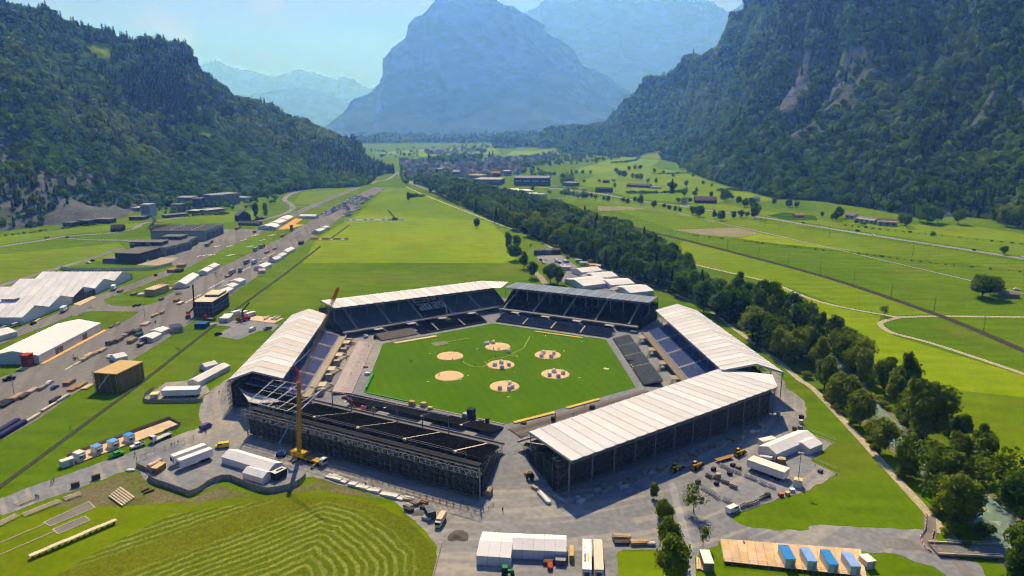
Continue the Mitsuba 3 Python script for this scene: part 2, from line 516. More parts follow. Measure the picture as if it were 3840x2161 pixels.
yard = [(575, 950), (512, 998), (500, 1040), (512, 1076), (467, 1087), (300, 1150), (200, 1182), (0, 1253), (-90, 1290), (-90, 1335), (0, 1300), (200, 1228), (300, 1192), (343, 1178),
        (372, 1214), (480, 1248), (520, 1228), (560, 1208), (600, 1216), (640, 1236), (690, 1242), (740, 1228), (775, 1196), (815, 1206), (990, 1262), (1045, 1312), (1098, 1370), (1104, 1404), (1085, 1460), (1080, 1500),
        (1556, 1500), (1552, 1384), (1640, 1384), (1690, 1388), (1718, 1450), (1722, 1500), (1748, 1500), (1744, 1400), (1800, 1372), (1816, 1362), (2186, 1390), (2260, 1398), (2360, 1430), (2440, 1500),
        (2500, 1500), (2470, 1420), (2400, 1400), (2330, 1340), (2331, 1333), (2180, 1328), (2034, 1320), (2031, 1340), (1900, 1330), (1834, 1310), (1861, 1287), (2017, 1240), (2107, 1197), (2037, 1157), (2096, 1116), (2030, 1090),
        (2024, 1083), (2027, 1010), (1980, 975), (1960, 935)]
YARD = unary_union([sg.Polygon(gpts('v', yard)).buffer(0), sg.Polygon(hexagon(141))]).buffer(3).buffer(-5).buffer(2)
YARD = sg.Polygon([(x + 2.2 * (meshkit.fbm(np.array([x * .25, y * .25, 1.0]), 3) - .5), y + 2.2 * (meshkit.fbm(np.array([x * .25, y * .25, 7.0]), 3) - .5)) for x, y in YARD.segmentize(1.6).exterior.coords]).buffer(0)
ground_sheet('gravel_yard', YARD, 0.05, 'gravel', (0.5, 0.5))
ground_sheet('grass_plot', gpts('v', [(1556, 1500), (1554, 1388), (1640, 1388), (1664, 1400), (1668, 1500)]), 0.08, 'grass', (0.7, 0.5))
ground_sheet('gravel_path', strip(smooth_line(gpts('v', [(1690, 1215), (1702, 1265), (1716, 1320), (1735, 1400), (1740, 1500)])), 2.6), 0.10, 'gravel', (0.5, 0.8))
ground_sheet('pitch', sg.Polygon(hexagon(73.0)), 0.12, 'pitch_grass')
rim = MB()
hx = hexagon(73.2)
for k in (2, 5):
    rim.beam((*hx[k], 0.2), (*hx[(k + 1) % 6], 0.2), 0.5, (0.45, 0.42, 0.30), 0.2)
struct('pitch_edging', rim)
ground_sheet('mown_field', gpts('v', [(-60, 1575), (150, 1442), (300, 1358), (433, 1294), (640, 1264), (830, 1250), (940, 1264), (1035, 1316), (1097, 1382), (1097, 1530)]), 0.04, 'mown_hay')
ground_sheet('meadow', gpts('v', [(-120, 1420), (230, 1320), (480, 1262), (640, 1248), (800, 1232), (990, 1272), (1042, 1316), (1098, 1374), (1100, 1540), (-160, 1540)]), 0.03, 'grass', (0.95, 0.20))
ground_sheet('worn_ground', gpts('v', [(180, 1240), (300, 1196), (345, 1186), (380, 1224), (480, 1256), (560, 1222), (640, 1248), (760, 1226), (815, 1206), (960, 1256), (800, 1236), (640, 1262), (460, 1280), (300, 1290), (120, 1290)]), 0.03, 'dirt', (0.12, 0.45))
ground_sheet('meadow', gpts('v', [(-120, 1320), (120, 1275), (300, 1275), (480, 1262), (230, 1345), (-120, 1420)]), 0.035, 'grass', (0.9, 0.22))
# car park and track behind the arena
ground_sheet('car_park', gpts('a5', [(420, 400), (740, 395), (960, 540), (1000, 600), (880, 640), (760, 560), (430, 480)]), 0.05, 'gravel', (0.5, 0.52))
ground_sheet('tent_yard', gpts('a5', [(760, 570), (1000, 560), (1300, 600), (2080, 1000), (1400, 1010), (760, 760)]), 0.04, 'gravel', (0.5, 0.46))
ground_sheet('dirt_track', strip(smooth_line(gpts('a5', [(300, 520), (400, 640), (470, 700), (560, 830)])), 5), 0.05, 'dirt', (0.9, 0.6))
# field west of the arena: hard standing of the crane
ground_sheet('hard_standing', gpts('a2', [(420, 790), (640, 770), (1060, 730), (1500, 800), (1420, 880), (1220, 890), (930, 1010), (600, 950), (850, 830)]), 0.05, 'gravel', (0.5, 0.5))
ground_sheet('hard_standing', gpts('a6', [(1960, 440), (2290, 200), (2800, 160), (2900, 330), (2640, 470)]), 0.05, 'gravel', (0.5, 0.5))

# the runway, taxiways, apron
RW = [(937, 471), (972, 471), (790, 593), (560, 758), (393, 870), (333, 906), (182, 993), (100, 1053), (0, 1110), (-150, 1210), (-150, 1035), (0, 950), (100, 917), (263, 831), (268, 829), (324, 802), (345, 789), (385, 762), (470, 716), (517, 692), (593, 655), (714, 596), (811, 539)]
ground_sheet('runway', gpts('v', RW), 0.05, 'asphalt', (0.5, 0.55))
TAXI = [(899, 473), (845, 494), (787, 518), (739, 540), (676, 569), (639, 586), (575, 614), (510, 645), (457, 672), (423, 686), (299, 733), (242, 752), (177, 785), (102, 816), (36, 840), (-60, 880)]
ground_sheet('taxiway', strip(gpts('v', TAXI), 13), 0.06, 'asphalt', (0.5, 0.56))
ground_sheet('taxiway', strip(smooth_line(gpts('a1', [(1290, 470), (1450, 560), (1800, 580), (2100, 545), (2300, 470)])), 11), 0.07, 'asphalt', (0.5, 0.56))
ground_sheet('taxiway', strip(smooth_line(gpts('a1', [(960, 680), (1160, 610), (1500, 590), (1900, 600), (2100, 560)])), 9), 0.075, 'asphalt', (0.5, 0.58))
ground_sheet('apron', gpts('a4', [(-200, 1000), (380, 780), (600, 700), (740, 590), (1150, 590), (1190, 640), (760, 815), (430, 960), (130, 1100), (0, 1080), (-150, 1060)]), 0.055, 'asphalt', (0.5, 0.62))
ground_sheet('forecourt', gpts('a3', [(1880, 1085), (2120, 980), (2460, 980), (2360, 1050), (2180, 1090)]), 0.08, 'dirt', (1.0, 0.75))
ground_sheet('meadow', gpts('a1', [(1070, 660), (1400, 620), (1800, 620), (1880, 640), (1780, 715), (1470, 870), (1400, 860), (1400, 800)]), 0.09, 'grass', (0.5, 0.42))
ground_sheet('meadow', gpts('a1', [(1430, 490), (1500, 440), (1700, 410), (2150, 420), (2210, 465), (2090, 520), (1800, 548), (1560, 540)]), 0.09, 'grass', (0.55, 0.45))
ground_sheet('meadow', gpts('v', [(644, 588), (713, 588), (710, 597), (593, 655), (557, 672), (517, 692), (430, 710), (440, 684), (470, 671), (520, 648), (580, 618)]), 0.04, 'grass', (0.55, 0.48))
ground_sheet('meadow', gpts('v', [(393, 870), (545, 762), (640, 700), (690, 722), (600, 800), (700, 830), (560, 950), (500, 1010), (500, 1080), (200, 1180), (0, 1250), (0, 1112), (182, 994)]), 0.025, 'grass', (0.40, 0.38))
marks = MB()
white = (0.75, 0.75, 0.73)
for f, a, b in (('v', (466, 762), (506, 740)), ('v', (524, 727), (564, 706)), ('v', (164, 930), (206, 908)), ('v', (600, 687), (630, 671)), ('v', (660, 652), (690, 636)), ('v', (860, 538), (905, 512))):
    A, B = at(*a, 0, f), at(*b, 0, f)
    m, _ = sheet(strip([A, B], 0.7), 0.075)
    marks.add(*m, white)
struct('runway_marking', marks)
sign = MB()
for x, y, k in ((1180, 668, 1), (1410, 668, 1), (1005, 740, 0), (1265, 740, 0), (820, 822, 0), (1095, 826, 0), (565, 940, 2), (840, 942, 2), (640, 824, 0), (410, 958, 0)):
    c = at(x, y, 0, 'a4')
    sign.box((c[0], c[1], 0.09), (7.5, 1.6, 0.06), white, 0.9)
    if k:
        sign.box((c[0] - 2, c[1] - 2.4, 0.09), (6.0, 1.4, 0.06), white, -0.1)
struct('airfield_marking', sign)

# roads and paths
for f, pts, w, tone in (
        ('a3', [(-150, 855), (0, 830), (600, 740), (900, 690), (1520, 640), (1850, 580), (1950, 520), (2200, 470), (2576, 420), (2800, 385)], 7, 0.75),
        ('a3', [(960, 712), (1200, 735), (1700, 742), (1860, 765)], 5, 0.72),
        ('a3', [(-200, 1430), (0, 1370), (860, 1110), (1300, 980), (1660, 850)], 7, 0.70),
        ('a4', [(1100, 500), (1400, 430), (1600, 360), (1690, 295), (1640, 230), (1570, 180), (1650, 110), (1800, 60), (2100, 25), (2576, 0)], 8, 0.85),
        ('a4', [(1690, 285), (1850, 280), (2250, 285)], 5, 0.8),
        ('v', [(932, 463), (950, 456), (975, 452), (990, 442), (1000, 434)], 7, 0.85),
        ('q5', [(0, 112), (580, 190), (1000, 260), (1740, 375), (2576, 505), (3000, 580)], 9, 0.95),
        ('a8', [(-500, 520), (0, 568), (400, 620), (900, 712), (1560, 792), (1700, 815)], 9, 0.95),
        ('q5', [(-60, 150), (0, 170), (580, 300), (1270, 460), (2130, 660), (2700, 800)], 3.0, 0.95),
        ('a8', [(-100, 640), (300, 700), (800, 770), (1300, 850), (1700, 930)], 3.0, 0.9)):
    ground_sheet('road', strip(smooth_line(gpts(f, pts)), w), 0.10, 'asphalt', (0.5, tone))
for f, pts, w in (('q5', [(70, 545), (550, 655), (720, 705), (960, 805), (1200, 870), (1500, 925), (1640, 945), (1900, 940), (2576, 945), (3000, 950)], 3.2),
                  ('q5', [(1640, 945), (1500, 985), (1510, 1022), (1600, 1070), (1900, 1150), (2576, 1375), (2900, 1500)], 3.4),
                  ('v', [(1020, 470), (1075, 494), (1160, 528), (1265, 568), (1330, 592), (1400, 630), (1512, 676), (1652, 723), (1770, 773), (1840, 822), (1905, 870), (1965, 915), (2010, 955), (2050, 983), (2160, 1100), (2217, 1163), (2300, 1253), (2343, 1303), (2352, 1340)], 3.0),
                  ('v', [(2343, 1303), (2372, 1330), (2400, 1360)], 3.0)):
    ground_sheet('path', strip(smooth_line(gpts(f, pts)), w), 0.11, 'dirt', (1.0, 0.85))
# railway
rail = smooth_line(gpts('v', [(1560, 562), (1652, 588), (1717, 603), (2050, 690), (2350, 790), (2576, 883), (2760, 965)]))
bed = MB()
for a, b in zip(rail[:-1], rail[1:]):
    d = (b - a) / np.linalg.norm(b - a)
    n_ = np.array([-d[1], d[0]])
    q = [np.append(a + n_ * o, z) for o, z in ((-2.9, 0.02), (-1.8, 0.55), (1.8, 0.55), (2.9, 0.02))] + [np.append(b + n_ * o, z) for o, z in ((-2.9, 0.02), (-1.8, 0.55), (1.8, 0.55), (2.9, 0.02))]
    bed.add(q, [[0, 4, 5], [0, 5, 1], [1, 5, 6], [1, 6, 2], [2, 6, 7], [2, 7, 3]], (0.062, 0.055, 0.045))
track = struct('railway_bed', bed)
for o in (-0.72, 0.72):
    r_ = MB()
    for a, b in zip(rail[:-1], rail[1:]):
        d = (b - a) / np.linalg.norm(b - a)
        n_ = np.array([-d[1], d[0]]) * o
        r_.beam((*(a + n_), 0.64), (*(b + n_), 0.64), 0.12, (0.16, 0.13, 0.11), 0.17)
    part(track, 'rail', r_)
# drain cover that runs along the runway, and field ditches
for pts, w in (([(-60, 1270), (0, 1226), (357, 963), (543, 816)], 1.9), ([(593, 780), (620, 760), (717, 690), (800, 625), (806, 620)], 1.9), ([(830, 602), (880, 566)], 1.8)):
    A = MB()
    g = gpts('v', pts)
    for a, b in zip(g[:-1], g[1:]):
        A.beam((*a, 0.15), (*b, 0.15), w, (0.058, 0.062, 0.045), 0.22)
    struct('drain_cover', A)
# river
RIV = smooth_line(gpts('v', [(1008, 436), (1022, 452), (1060, 470), (1180, 508), (1330, 555), (1500, 622), (1640, 680), (1780, 740), (1900, 800), (2010, 862), (2085, 912), (2125, 965), (2215, 1060), (2325, 1160), (2445, 1252), (2530, 1345), (2640, 1470), (2760, 1600)]))
ground_sheet('river', strip(RIV, 12.5), 0.06, 'water')
ground_sheet('river_bank', strip(RIV, 17).difference(strip(RIV, 12.3)), 0.05, 'dirt', (0.35, 0.42))
# ---------------------------------------------------------------- mountains and their forests
def resample(pts, n):
    p = np.asarray(pts, float)
    d = np.concatenate([[0], np.cumsum(np.linalg.norm(np.diff(p, axis=0), axis=1))])
    s = np.linspace(0, d[-1], n)
    return np.stack([np.interp(s, d, p[:, k]) for k in range(3)], 1)


def resample_at(pts, keys, us):
    """piecewise linear through points with given parameters"""
    p = np.asarray(pts, float)
    return np.stack([np.interp(us, keys, p[:, k]) for k in range(3)], 1)


def loft(curves, nu, steps, amp, freq, seed, gully=0.0, power=1.0, gfreq=0.012):
    """surface through curves [(points, keys)], steps[i] rows between curve i and i+1; displaced along its normal by noise that dies at the foot"""
    us = np.linspace(0, 1, nu)
    rows, vs = [], []
    cs = [resample_at(p, k, us) for p, k in curves]
    total = sum(steps)
    j = 0
    for i, n in enumerate(steps):
        for t in np.linspace(0, 1, n, endpoint=(i == len(steps) - 1)):
            rows.append(cs[i] * (1 - t) + cs[i + 1] * t)
            vs.append((i + t) / len(steps))
    G = np.array(rows)
    v = np.array(vs)[:, None]
    du, dv = np.gradient(G, axis=1), np.gradient(G, axis=0)
    n = np.cross(du, dv)
    n /= np.linalg.norm(n, axis=-1, keepdims=True) + 1e-9
    n *= np.sign(n[..., 2:3] + 1e-9)
    env = np.clip(v * 6, 0, 1) ** 1.2
    a = meshkit.fbm(G * freq, 6, seed) - 0.5
    disp = a * amp
    if gully:
        along = np.cumsum(np.linalg.norm(du, axis=-1), axis=1)
        w = meshkit.fbm(np.stack([along * gfreq, v * 1.3 + 0 * along, 0 * along], -1), 4, seed + 9)
        disp = disp - gully * (1 - np.abs(2 * w - 1) * 1.8) * 0.5
    G = G + n * (disp * env)[..., None]
    G[..., 2] = np.maximum(G[..., 2], -0.5) if power else G[..., 2]
    return G


def grid_mesh(G):
    r, c = G.shape[:2]
    i, j = np.meshgrid(np.arange(r - 1), np.arange(c - 1), indexing='ij')
    k = (i * c + j).ravel()
    f = np.vstack([np.stack([k, k + 1, k + c + 1], 1), np.stack([k, k + c + 1, k + c], 1)])
    return G.reshape(-1, 3), f


def keyed(px, Ys=None, ground=False):
    """pixel list -> (3-D points, parameters by pixel x)"""
    P = [at(p[0], p[1]) if ground else at_y(p[0], p[1], p[2]) for p in px]
    x = np.array([p[0] for p in px], float)
    return P, (x - x[0]) / (x[-1] - x[0])


def in_px(G, poly):
    return shapely.contains_xy(sg.Polygon(poly), *to_px(G).reshape(-1, 2).T).reshape(G.shape[:-1])


def with_uv(name, G, mat, meadow=None, rock=None, label=None):
    v, f = grid_mesh(G)
    uv = np.zeros((len(v), 2))
    if meadow is not None:
        uv[:, 0] = meadow.ravel()
    if rock is not None:
        uv[:, 1] = rock.ravel()
    struct(name, mikit.ply((v, f), mat, smooth=True, uv=uv), label=label)


# the wooded hill west of the airfield
foot = keyed([(-420, 690), (-60, 592), (0, 584), (190, 556), (380, 524), (560, 503), (672, 495), (739, 482), (794, 475), (899, 470.5), (932, 462), (949, 444), (975, 437), (992, 432)], ground=True)
top = keyed([(-420, -220, 1050), (-100, -70, 1250), (0, -28, 1330), (75, 0, 1350), (130, 14, 1400), (170, 33, 1420), (235, 64, 1450), (330, 104, 1500), (415, 116, 1560), (470, 128, 1600), (490, 150, 1620), (500, 167, 1630), (560, 204, 1680), (640, 237, 1740), (725, 272, 1800), (790, 300, 1840), (850, 322, 1880), (890, 348, 1900), (915, 364, 1900), (932, 395, 1850), (950, 415, 1820), (975, 428, 1740), (992, 431.5, 1700)])
back = ([p + np.array([-250, 500, -60 - 0.25 * p[2]]) for p in top[0]], top[1])
us = np.linspace(0, 1, 7)
GL = loft([foot, top, back], 330, [130, 14], 62, 0.006, 5, gully=55, gfreq=0.008)
vpar = np.linspace(0, 1.1, GL.shape[0])[:, None] + np.zeros(GL.shape[:2])
pL = to_px(GL)
mead = in_px(GL, [(208, 118), (240, 104), (280, 112), (292, 135), (288, 160), (262, 166), (238, 150)]) | in_px(GL, [(455, 318), (480, 308), (520, 318), (560, 330), (530, 354), (495, 348)])
nrock = meshkit.fbm(GL * 0.009, 5, 21)
low = np.clip((pL[..., 1] - 300) / 140, 0, 1) * np.clip((520 - pL[..., 0]) / 260, 0, 1)
rockL = np.clip(low * 0.75 * (nrock * 1.5), 0, 1)
for poly, val in (([(-50, 235), (20, 240), (60, 330), (95, 420), (60, 440), (-50, 400)], 0.9), ([(95, 435), (140, 455), (140, 510), (90, 505)], 1.0), ([(250, 430), (335, 430), (350, 490), (280, 500)], 1.0), ([(-60, 455), (110, 450), (200, 440), (345, 435), (365, 500), (380, 570), (-60, 620)], 0.95), ([(430, 412), (480, 415), (500, 440), (450, 436)], 0.7)):
    rockL = np.where(in_px(GL, poly), np.maximum(rockL, val * (0.25 + 1.1 * nrock)), rockL)
rockL = np.where(mead, 0, rockL)
with_uv('west_hill', GL, 'hillside', mead.astype(float), rockL, 'wooded hillside rising west of the runway')

# the steep mountain on the right
footR = keyed([(1236, 372), (1300, 376), (1420, 384), (1500, 391), (1600, 397), (1665, 402), (1703, 411), (1734, 432), (1776, 450), (1825, 466), (1890, 484), (1950, 500), (2040, 505), (2124, 515), (2200, 527), (2301, 548), (2427, 545), (2494, 553), (2576, 575), (2800, 620), (3100, 690)], ground=True)
topR = keyed([(1236, 358, 3700), (1300, 340, 3650), (1400, 322, 3600), (1480, 318, 3400), (1515, 312, 3250), (1540, 280, 3200), (1572, 233, 3150), (1585, 207, 3120), (1602, 190, 3080), (1665, 173, 3000), (1685, 160, 2950), (1717, 130, 2850), (1757, 120, 2750), (1780, 103, 2700), (1817, 50, 2600), (1840, 18, 2550), (1852, -30, 2500), (1900, -95, 2350), (2000, -130, 2050), (2200, -150, 1650), (2400, -160, 1400), (2576, -170, 1250), (2800, -190, 1100), (3100, -220, 950)])
midR = ([], footR[1])
tp = resample_at(topR[0], topR[1], footR[1])
for a, b in zip(footR[0], tp):
    midR[0].append(np.array([*(a + (b - a) * 0.55)[:2], a[2] + (b[2] - a[2]) * 0.44]))
backR = ([p + np.array([500, 500, -40 - 0.1 * p[2]]) for p in topR[0]], topR[1])
GR = loft([footR, midR, topR, backR], 430, [90, 90, 10], 84, 0.005, 31, gully=125, gfreq=0.0060)
pR = to_px(GR)
nR = np.clip((meshkit.fbm(GR * np.array([0.022, 0.022, 0.005]), 5, 44) - 0.5) * 1.7 + 0.5, 0, 1)
rockR = np.zeros(GR.shape[:2])
for poly, val in (([(1990, 130), (2040, 120), (2030, 260), (1960, 330), (1930, 320), (1990, 220)], .95), ([(2130, 115), (2200, 120), (2190, 190), (2120, 260), (2060, 300), (2070, 250), (2120, 180)], .95),
                  ([(2080, 230), (2120, 220), (2110, 280), (2060, 290)], 1.0), ([(1890, 190), (1930, 170), (1900, 250), (1850, 280)], .75), ([(1880, 300), (2060, 290), (2100, 340), (1980, 350), (1900, 330)], .7),
                  ([(2040, 345), (2230, 330), (2250, 430), (2100, 460), (2010, 430)], .33), ([(2350, 425), (2385, 430), (2370, 455), (2345, 450)], .9), ([(2555, 230), (2600, 220), (2600, 280), (2560, 270)], .9), ([(1840, 230), (1870, 210), (1870, 270), (1800, 300)], .6)):
    rockR = np.where(in_px(GR, poly), np.maximum(rockR, np.clip(val * (0.12 + 1.5 * nR), 0, 1)), rockR)
rockR = np.maximum(rockR, np.clip((nR - 0.70) * 5, 0, 0.8))
mR = in_px(GR, [(2065, 225), (2095, 165), (2130, 120), (2120, 175), (2090, 210)]) | in_px(GR, [(1832, 385), (1870, 362), (1890, 350), (1872, 370), (1840, 388)])
meadR = mR | in_px(GR, [(1540, 412), (1600, 392), (1660, 378), (1665, 402), (1620, 420)]) | in_px(GR, [(1700, 406), (1722, 388), (1740, 382), (1712, 410)])
meadR |= in_px(GR, [(1262, 398), (1300, 370), (1400, 372), (1436, 396)])
with_uv('east_mountain', GR, 'hillside', meadR * 0.8, np.where(meadR, 0, rockR), 'steep wooded mountainside on the right')

# the peak that closes the valley, the massif behind it, the far ranges
baseC = ([np.array([x, 7300.0, 0]) for x in (-2900, -1200, 700, 2200)], np.array([0, .33, .67, 1.0]))
topC = keyed([(600, 345, 8084), (760, 325, 8084), (800, 305, 8084), (830, 290, 8170), (860, 260, 8256), (882, 238, 8290), (908, 220, 8342), (935, 200, 8393), (943, 160, 8428), (952, 130, 8428), (975, 108, 8514), (1000, 85, 8600), (1020, 58, 8600), (1042, 40, 8686), (1062, 33, 8686), (1075, 20, 8772), (1100, 0, 8772), (1150, -18, 8944), (1220, -18, 9030), (1292, 2, 9030), (1318, 25, 9030), (1345, 40, 9030), (1375, 50, 9116), (1400, 74, 9116), (1440, 110, 9116), (1470, 150, 9116), (1540, 205, 9116), (1650, 290, 9116), (1800, 350, 9116)])
midC = ([], topC[1])
bp = resample_at(baseC[0], baseC[1], topC[1])
for a, b in zip(bp, topC[0]):
    midC[0].append(np.array([*(a + (b - a) * 0.5)[:2], b[2] * 0.34]))
backC = ([p + np.array([0, 900, -0.45 * p[2]]) for p in topC[0]], topC[1])
GC = loft([baseC, midC, topC, backC], 260, [50, 70, 8], 200, 0.0013, 51, gully=190, gfreq=0.0014)
with_uv('valley_peak', GC, 'peak', label='pyramid peak in blue haze closing the valley')
baseD = ([np.array([x, 11500.0, 0]) for x in (-1000, 2600, 5800, 8400)], np.array([0, .35, .7, 1.0]))
topD = keyed([(1150, 60, 13284), (1240, 50, 13284), (1318, 20, 13284), (1340, 10, 13284), (1356, -2, 13284), (1400, -18, 13446), (1500, -18, 13608), (1600, -18, 13608), (1700, -18, 13608), (1760, -18, 13446), (1800, -10, 13284), (1822, 8, 13284), (1833, 18, 13284), (1845, 12, 13284), (1870, -10, 13284), (2000, -18, 13284), (2300, -18, 13284)])
GD = loft([baseD, topD, ([p + np.array([0, 1200, -300]) for p in topD[0]], topD[1])], 200, [70, 8], 300, 0.0009, 61, gully=190, gfreq=0.001)
with_uv('massif', GD, 'peak', label='pale mountain massif behind the peak')
for k, (Y, pts) in enumerate(((19500, [(380, 205), (500, 168), (518, 158), (541, 149), (556, 158), (572, 164), (600, 172), (640, 177), (668, 186), (690, 190), (712, 184), (735, 176), (757, 171), (775, 179), (792, 188), (815, 193), (840, 196), (862, 191), (880, 192), (912, 208), (1000, 250)]),
                              (15800, [(420, 300), (560, 262), (640, 236), (690, 222), (740, 215), (778, 219), (830, 240), (880, 262), (1000, 300)]))):
    topF = keyed([(x, y, Y) for x, y in pts])
    baseF = ([np.array([p[0], p[1] - 2100, 0.0]) for p in topF[0]], topF[1])
    GF = loft([baseF, topF, ([p + np.array([0, 900, -300]) for p in topF[0]], topF[1])], 220, [40, 6], 180, 0.0015, 71 + k, gully=100, gfreq=0.0018)
    with_uv('far_range', GF, 'peak', label=('jagged pale range farthest away on the left' if k == 0 else 'lower hazy ridge before the far range'))

ridge_t = keyed([(840, 374, 4700), (905, 354, 4700), (960, 347, 4750), (1040, 350, 4800), (1110, 354, 4800), (1180, 352, 4800), (1260, 346, 4800), (1400, 334, 4900), (1520, 330, 4900)])
ridge_b = ([np.array([p[0], p[1] - 420, 0.0]) for p in ridge_t[0]], ridge_t[1])
GW = loft([ridge_b, ridge_t, ([p * [1, 1, 0] + [0, 900, 0] for p in ridge_t[0]], ridge_t[1])], 150, [30, 12], 40, 0.006, 91)
with_uv('wooded_ridge', GW, 'hillside', label='low wooded ridge at the foot of the far peak')

# quarry spoil slopes at the foot of the west hill
SP_ = []
for (cx, cy, w, d, h) in ((60, 562, 95, 75, 34), (150, 548, 70, 60, 30), (232, 535, 60, 60, 38), (300, 528, 50, 46, 30), (-40, 570, 80, 80, 40)):
    c = at(cx, cy)
    g = np.meshgrid(np.linspace(-1, 1, 26), np.linspace(-1, 1, 26))
    r = np.sqrt(g[0] ** 2 + g[1] ** 2)
    z = h * np.clip(1 - np.maximum(r, 0.18) * 1.02, 0, 1) ** 0.9
    P = np.stack([c[0] + g[0] * w, c[1] + d * 0.6 + g[1] * d, z], -1)
    P[..., 2] += (meshkit.fbm(P * 0.03, 4, 5) - 0.5) * 9 * np.clip(z / 6, 0, 1)
    P[..., 2] = np.where(r > 0.97, -0.4, P[..., 2])
    v, f = grid_mesh(P)
    struct('spoil_heap', mikit.ply((v, f), 'spoil', smooth=True))
# ---------------------------------------------------------------- trees
def leaf_tris(centres, normals, size, r):
    """one leaf-clump triangle pair per centre"""
    n = len(centres)
    a = r.normal(size=(n, 3))
    t = np.cross(normals + 0.9 * r.normal(size=(n, 3)), a)
    t /= np.linalg.norm(t, axis=1, keepdims=True) + 1e-9
    b = np.cross(t, normals + 0.6 * r.normal(size=(n, 3)))
    b /= np.linalg.norm(b, axis=1, keepdims=True) + 1e-9
    s = size * r.uniform(0.6, 1.25, (n, 1))
    v = np.stack([centres - t * s, centres + b * s * 0.7, centres + t * s, centres - b * s * 0.7], 1).reshape(-1, 3)
    k = np.arange(n)[:, None] * 4
    return v, np.vstack([k + [0, 1, 2], k + [0, 2, 3]])


def merge(ms):
    vs, fs, n = [], [], 0
    for v, f in ms:
        vs.append(v)
        fs.append(np.asarray(f) + n)
        n += len(v)
    return np.vstack(vs), np.vstack(fs)


def tree_crown(seed, h, w, base, lobes, leaves, size, core=0.78, tall=1.0):
    """uneven crown: leaf clumps on the shells of many lobes, with darkness between them"""
    r = np.random.default_rng(seed)
    ms = []
    H = h - base
    cz = base + H * 0.5
    ico = trimesh.creation.icosphere(subdivisions=1)
    for i in range(lobes):
        while True:
            p = r.uniform(-1, 1, 3)
            if np.linalg.norm(p) < 1 and np.linalg.norm(p) > 0.25:
                break
        c = np.array([p[0] * w * 0.36, p[1] * w * 0.36, cz + p[2] * H * 0.36])
        rad = np.array([w * 0.5, w * 0.5, H * 0.42 * tall]) * r.uniform(0.34, 0.58) * (1.1 - 0.35 * max(p[2], 0))
        m = int(leaves / lobes)
        d = r.normal(size=(m, 3))
        d /= np.linalg.norm(d, axis=1, keepdims=True)
        q = c + d * rad * r.uniform(0.72, 1.12, (m, 1))
        q[:, 2] = np.maximum(q[:, 2], base * 0.6)
        ms.append(leaf_tris(q, d, size, r))
        k = np.array(ico.vertices) * rad * core * r.uniform(0.8, 1.05, (42, 1)) + c
        ms.append((k, np.array(ico.faces)))
    return merge(ms)


def conifer_crown(seed, h, w, base, leaves, size):
    r = np.random.default_rng(seed)
    t = r.uniform(0, 1, leaves) ** 0.75
    z = base + (h - base) * (1 - t)
    tier = 0.75 + 0.35 * (np.sin(z * 3.6) * 0.5 + 0.5)
    rad = w * 0.5 * (t * 0.95 + 0.03) * tier * r.uniform(0.65, 1.1, leaves)
    a = r.uniform(0, 2 * np.pi, leaves)
    q = np.stack([np.cos(a) * rad, np.sin(a) * rad, z - rad * 0.25], 1)
    n = np.stack([np.cos(a), np.sin(a), 0.5 + 0 * a], 1)
    cone = trimesh.creation.cone(radius=w * 0.33, height=(h - base) * 0.93, sections=9)
    return merge([leaf_tris(q, n, size, r), (np.array(cone.vertices) + [0, 0, base], np.array(cone.faces))])


def trunk(h, r, lean, limbs, seed, w):
    m = MB()
    g = np.random.default_rng(seed)
    m.cyl((0, 0, -0.3), (lean, 0, h), r, (0, 0, 0), 7, r * 0.45)
    for i in range(limbs):
        a = g.uniform(0, 6.28)
        z = h * g.uniform(0.5, 0.95)
        m.cyl((lean * z / h, 0, z), (math.cos(a) * w * 0.3, math.sin(a) * w * 0.3, z + w * 0.28), r * 0.4, (0, 0, 0), 5, r * 0.12)
    return mikit.ply((np.vstack(m.v), np.vstack(m.f)), 'bark')


SPEC = {}


def tree_kind(name, mesh, tr, mat):
    scene['group_' + name] = {'type': 'shapegroup', 'crown': mikit.ply(mesh, mat), 'trunk': tr}
    v = mesh[0]
    SPEC[name] = float(v[:, 2].max())


for k in range(7):
    r = np.random.default_rng(100 + k)
    h, w = r.uniform(15, 20), r.uniform(10.5, 14.5)
    tree_kind('broad_%d' % k, tree_crown(200 + k, h, w, h * 0.13, 17, 2100, 0.62), trunk(h * 0.6, 0.36, 0.4, 5, k, w), 'broadleaf')
for k in range(3):
    r = np.random.default_rng(140 + k)
    h, w = r.uniform(15, 19), r.uniform(6.5, 8)
    tree_kind('slim_%d' % k, tree_crown(240 + k, h, w, h * 0.10, 14, 1300, 0.58, tall=0.8), trunk(h * 0.6, 0.26, 0.2, 4, k, w), 'broadleaf')
for k in range(3):
    r = np.random.default_rng(160 + k)
    h, w = r.uniform(20, 24), r.uniform(6.5, 8)
    tree_kind('fir_%d' % k, conifer_crown(260 + k, h, w, h * 0.06, 1500, 0.75), trunk(h * 0.3, 0.3, 0.0, 0, k, w), 'conifer')
for k in range(2):
    tree_kind('thin_%d' % k, tree_crown(280 + k, 13 + 3 * k, 9.5, 2.6, 15, 620, 0.42, core=0.3), trunk(9.0, 0.24, 0.5, 9, k, 10), 'broadleaf')
for k in range(3):
    tree_kind('shrub_%d' % k, tree_crown(300 + k, 4.2, 5.2, 0.1, 9, 500, 0.42), trunk(1.5, 0.12, 0.1, 3, k, 3), 'broadleaf')


def put_tree(kind, name, label, cat, xy, h, rz=0.0, group=None, wide=1.0, z=0.0):
    key = thing(name, label, cat, group)
    s = h / SPEC[kind]
    scene[key] = {'type': 'instance', 'to_world': T(mat4((xy[0], xy[1], z), rz, (s * wide, s * wide, s))), 'g': {'type': 'ref', 'id': 'group_' + kind}}
    return key


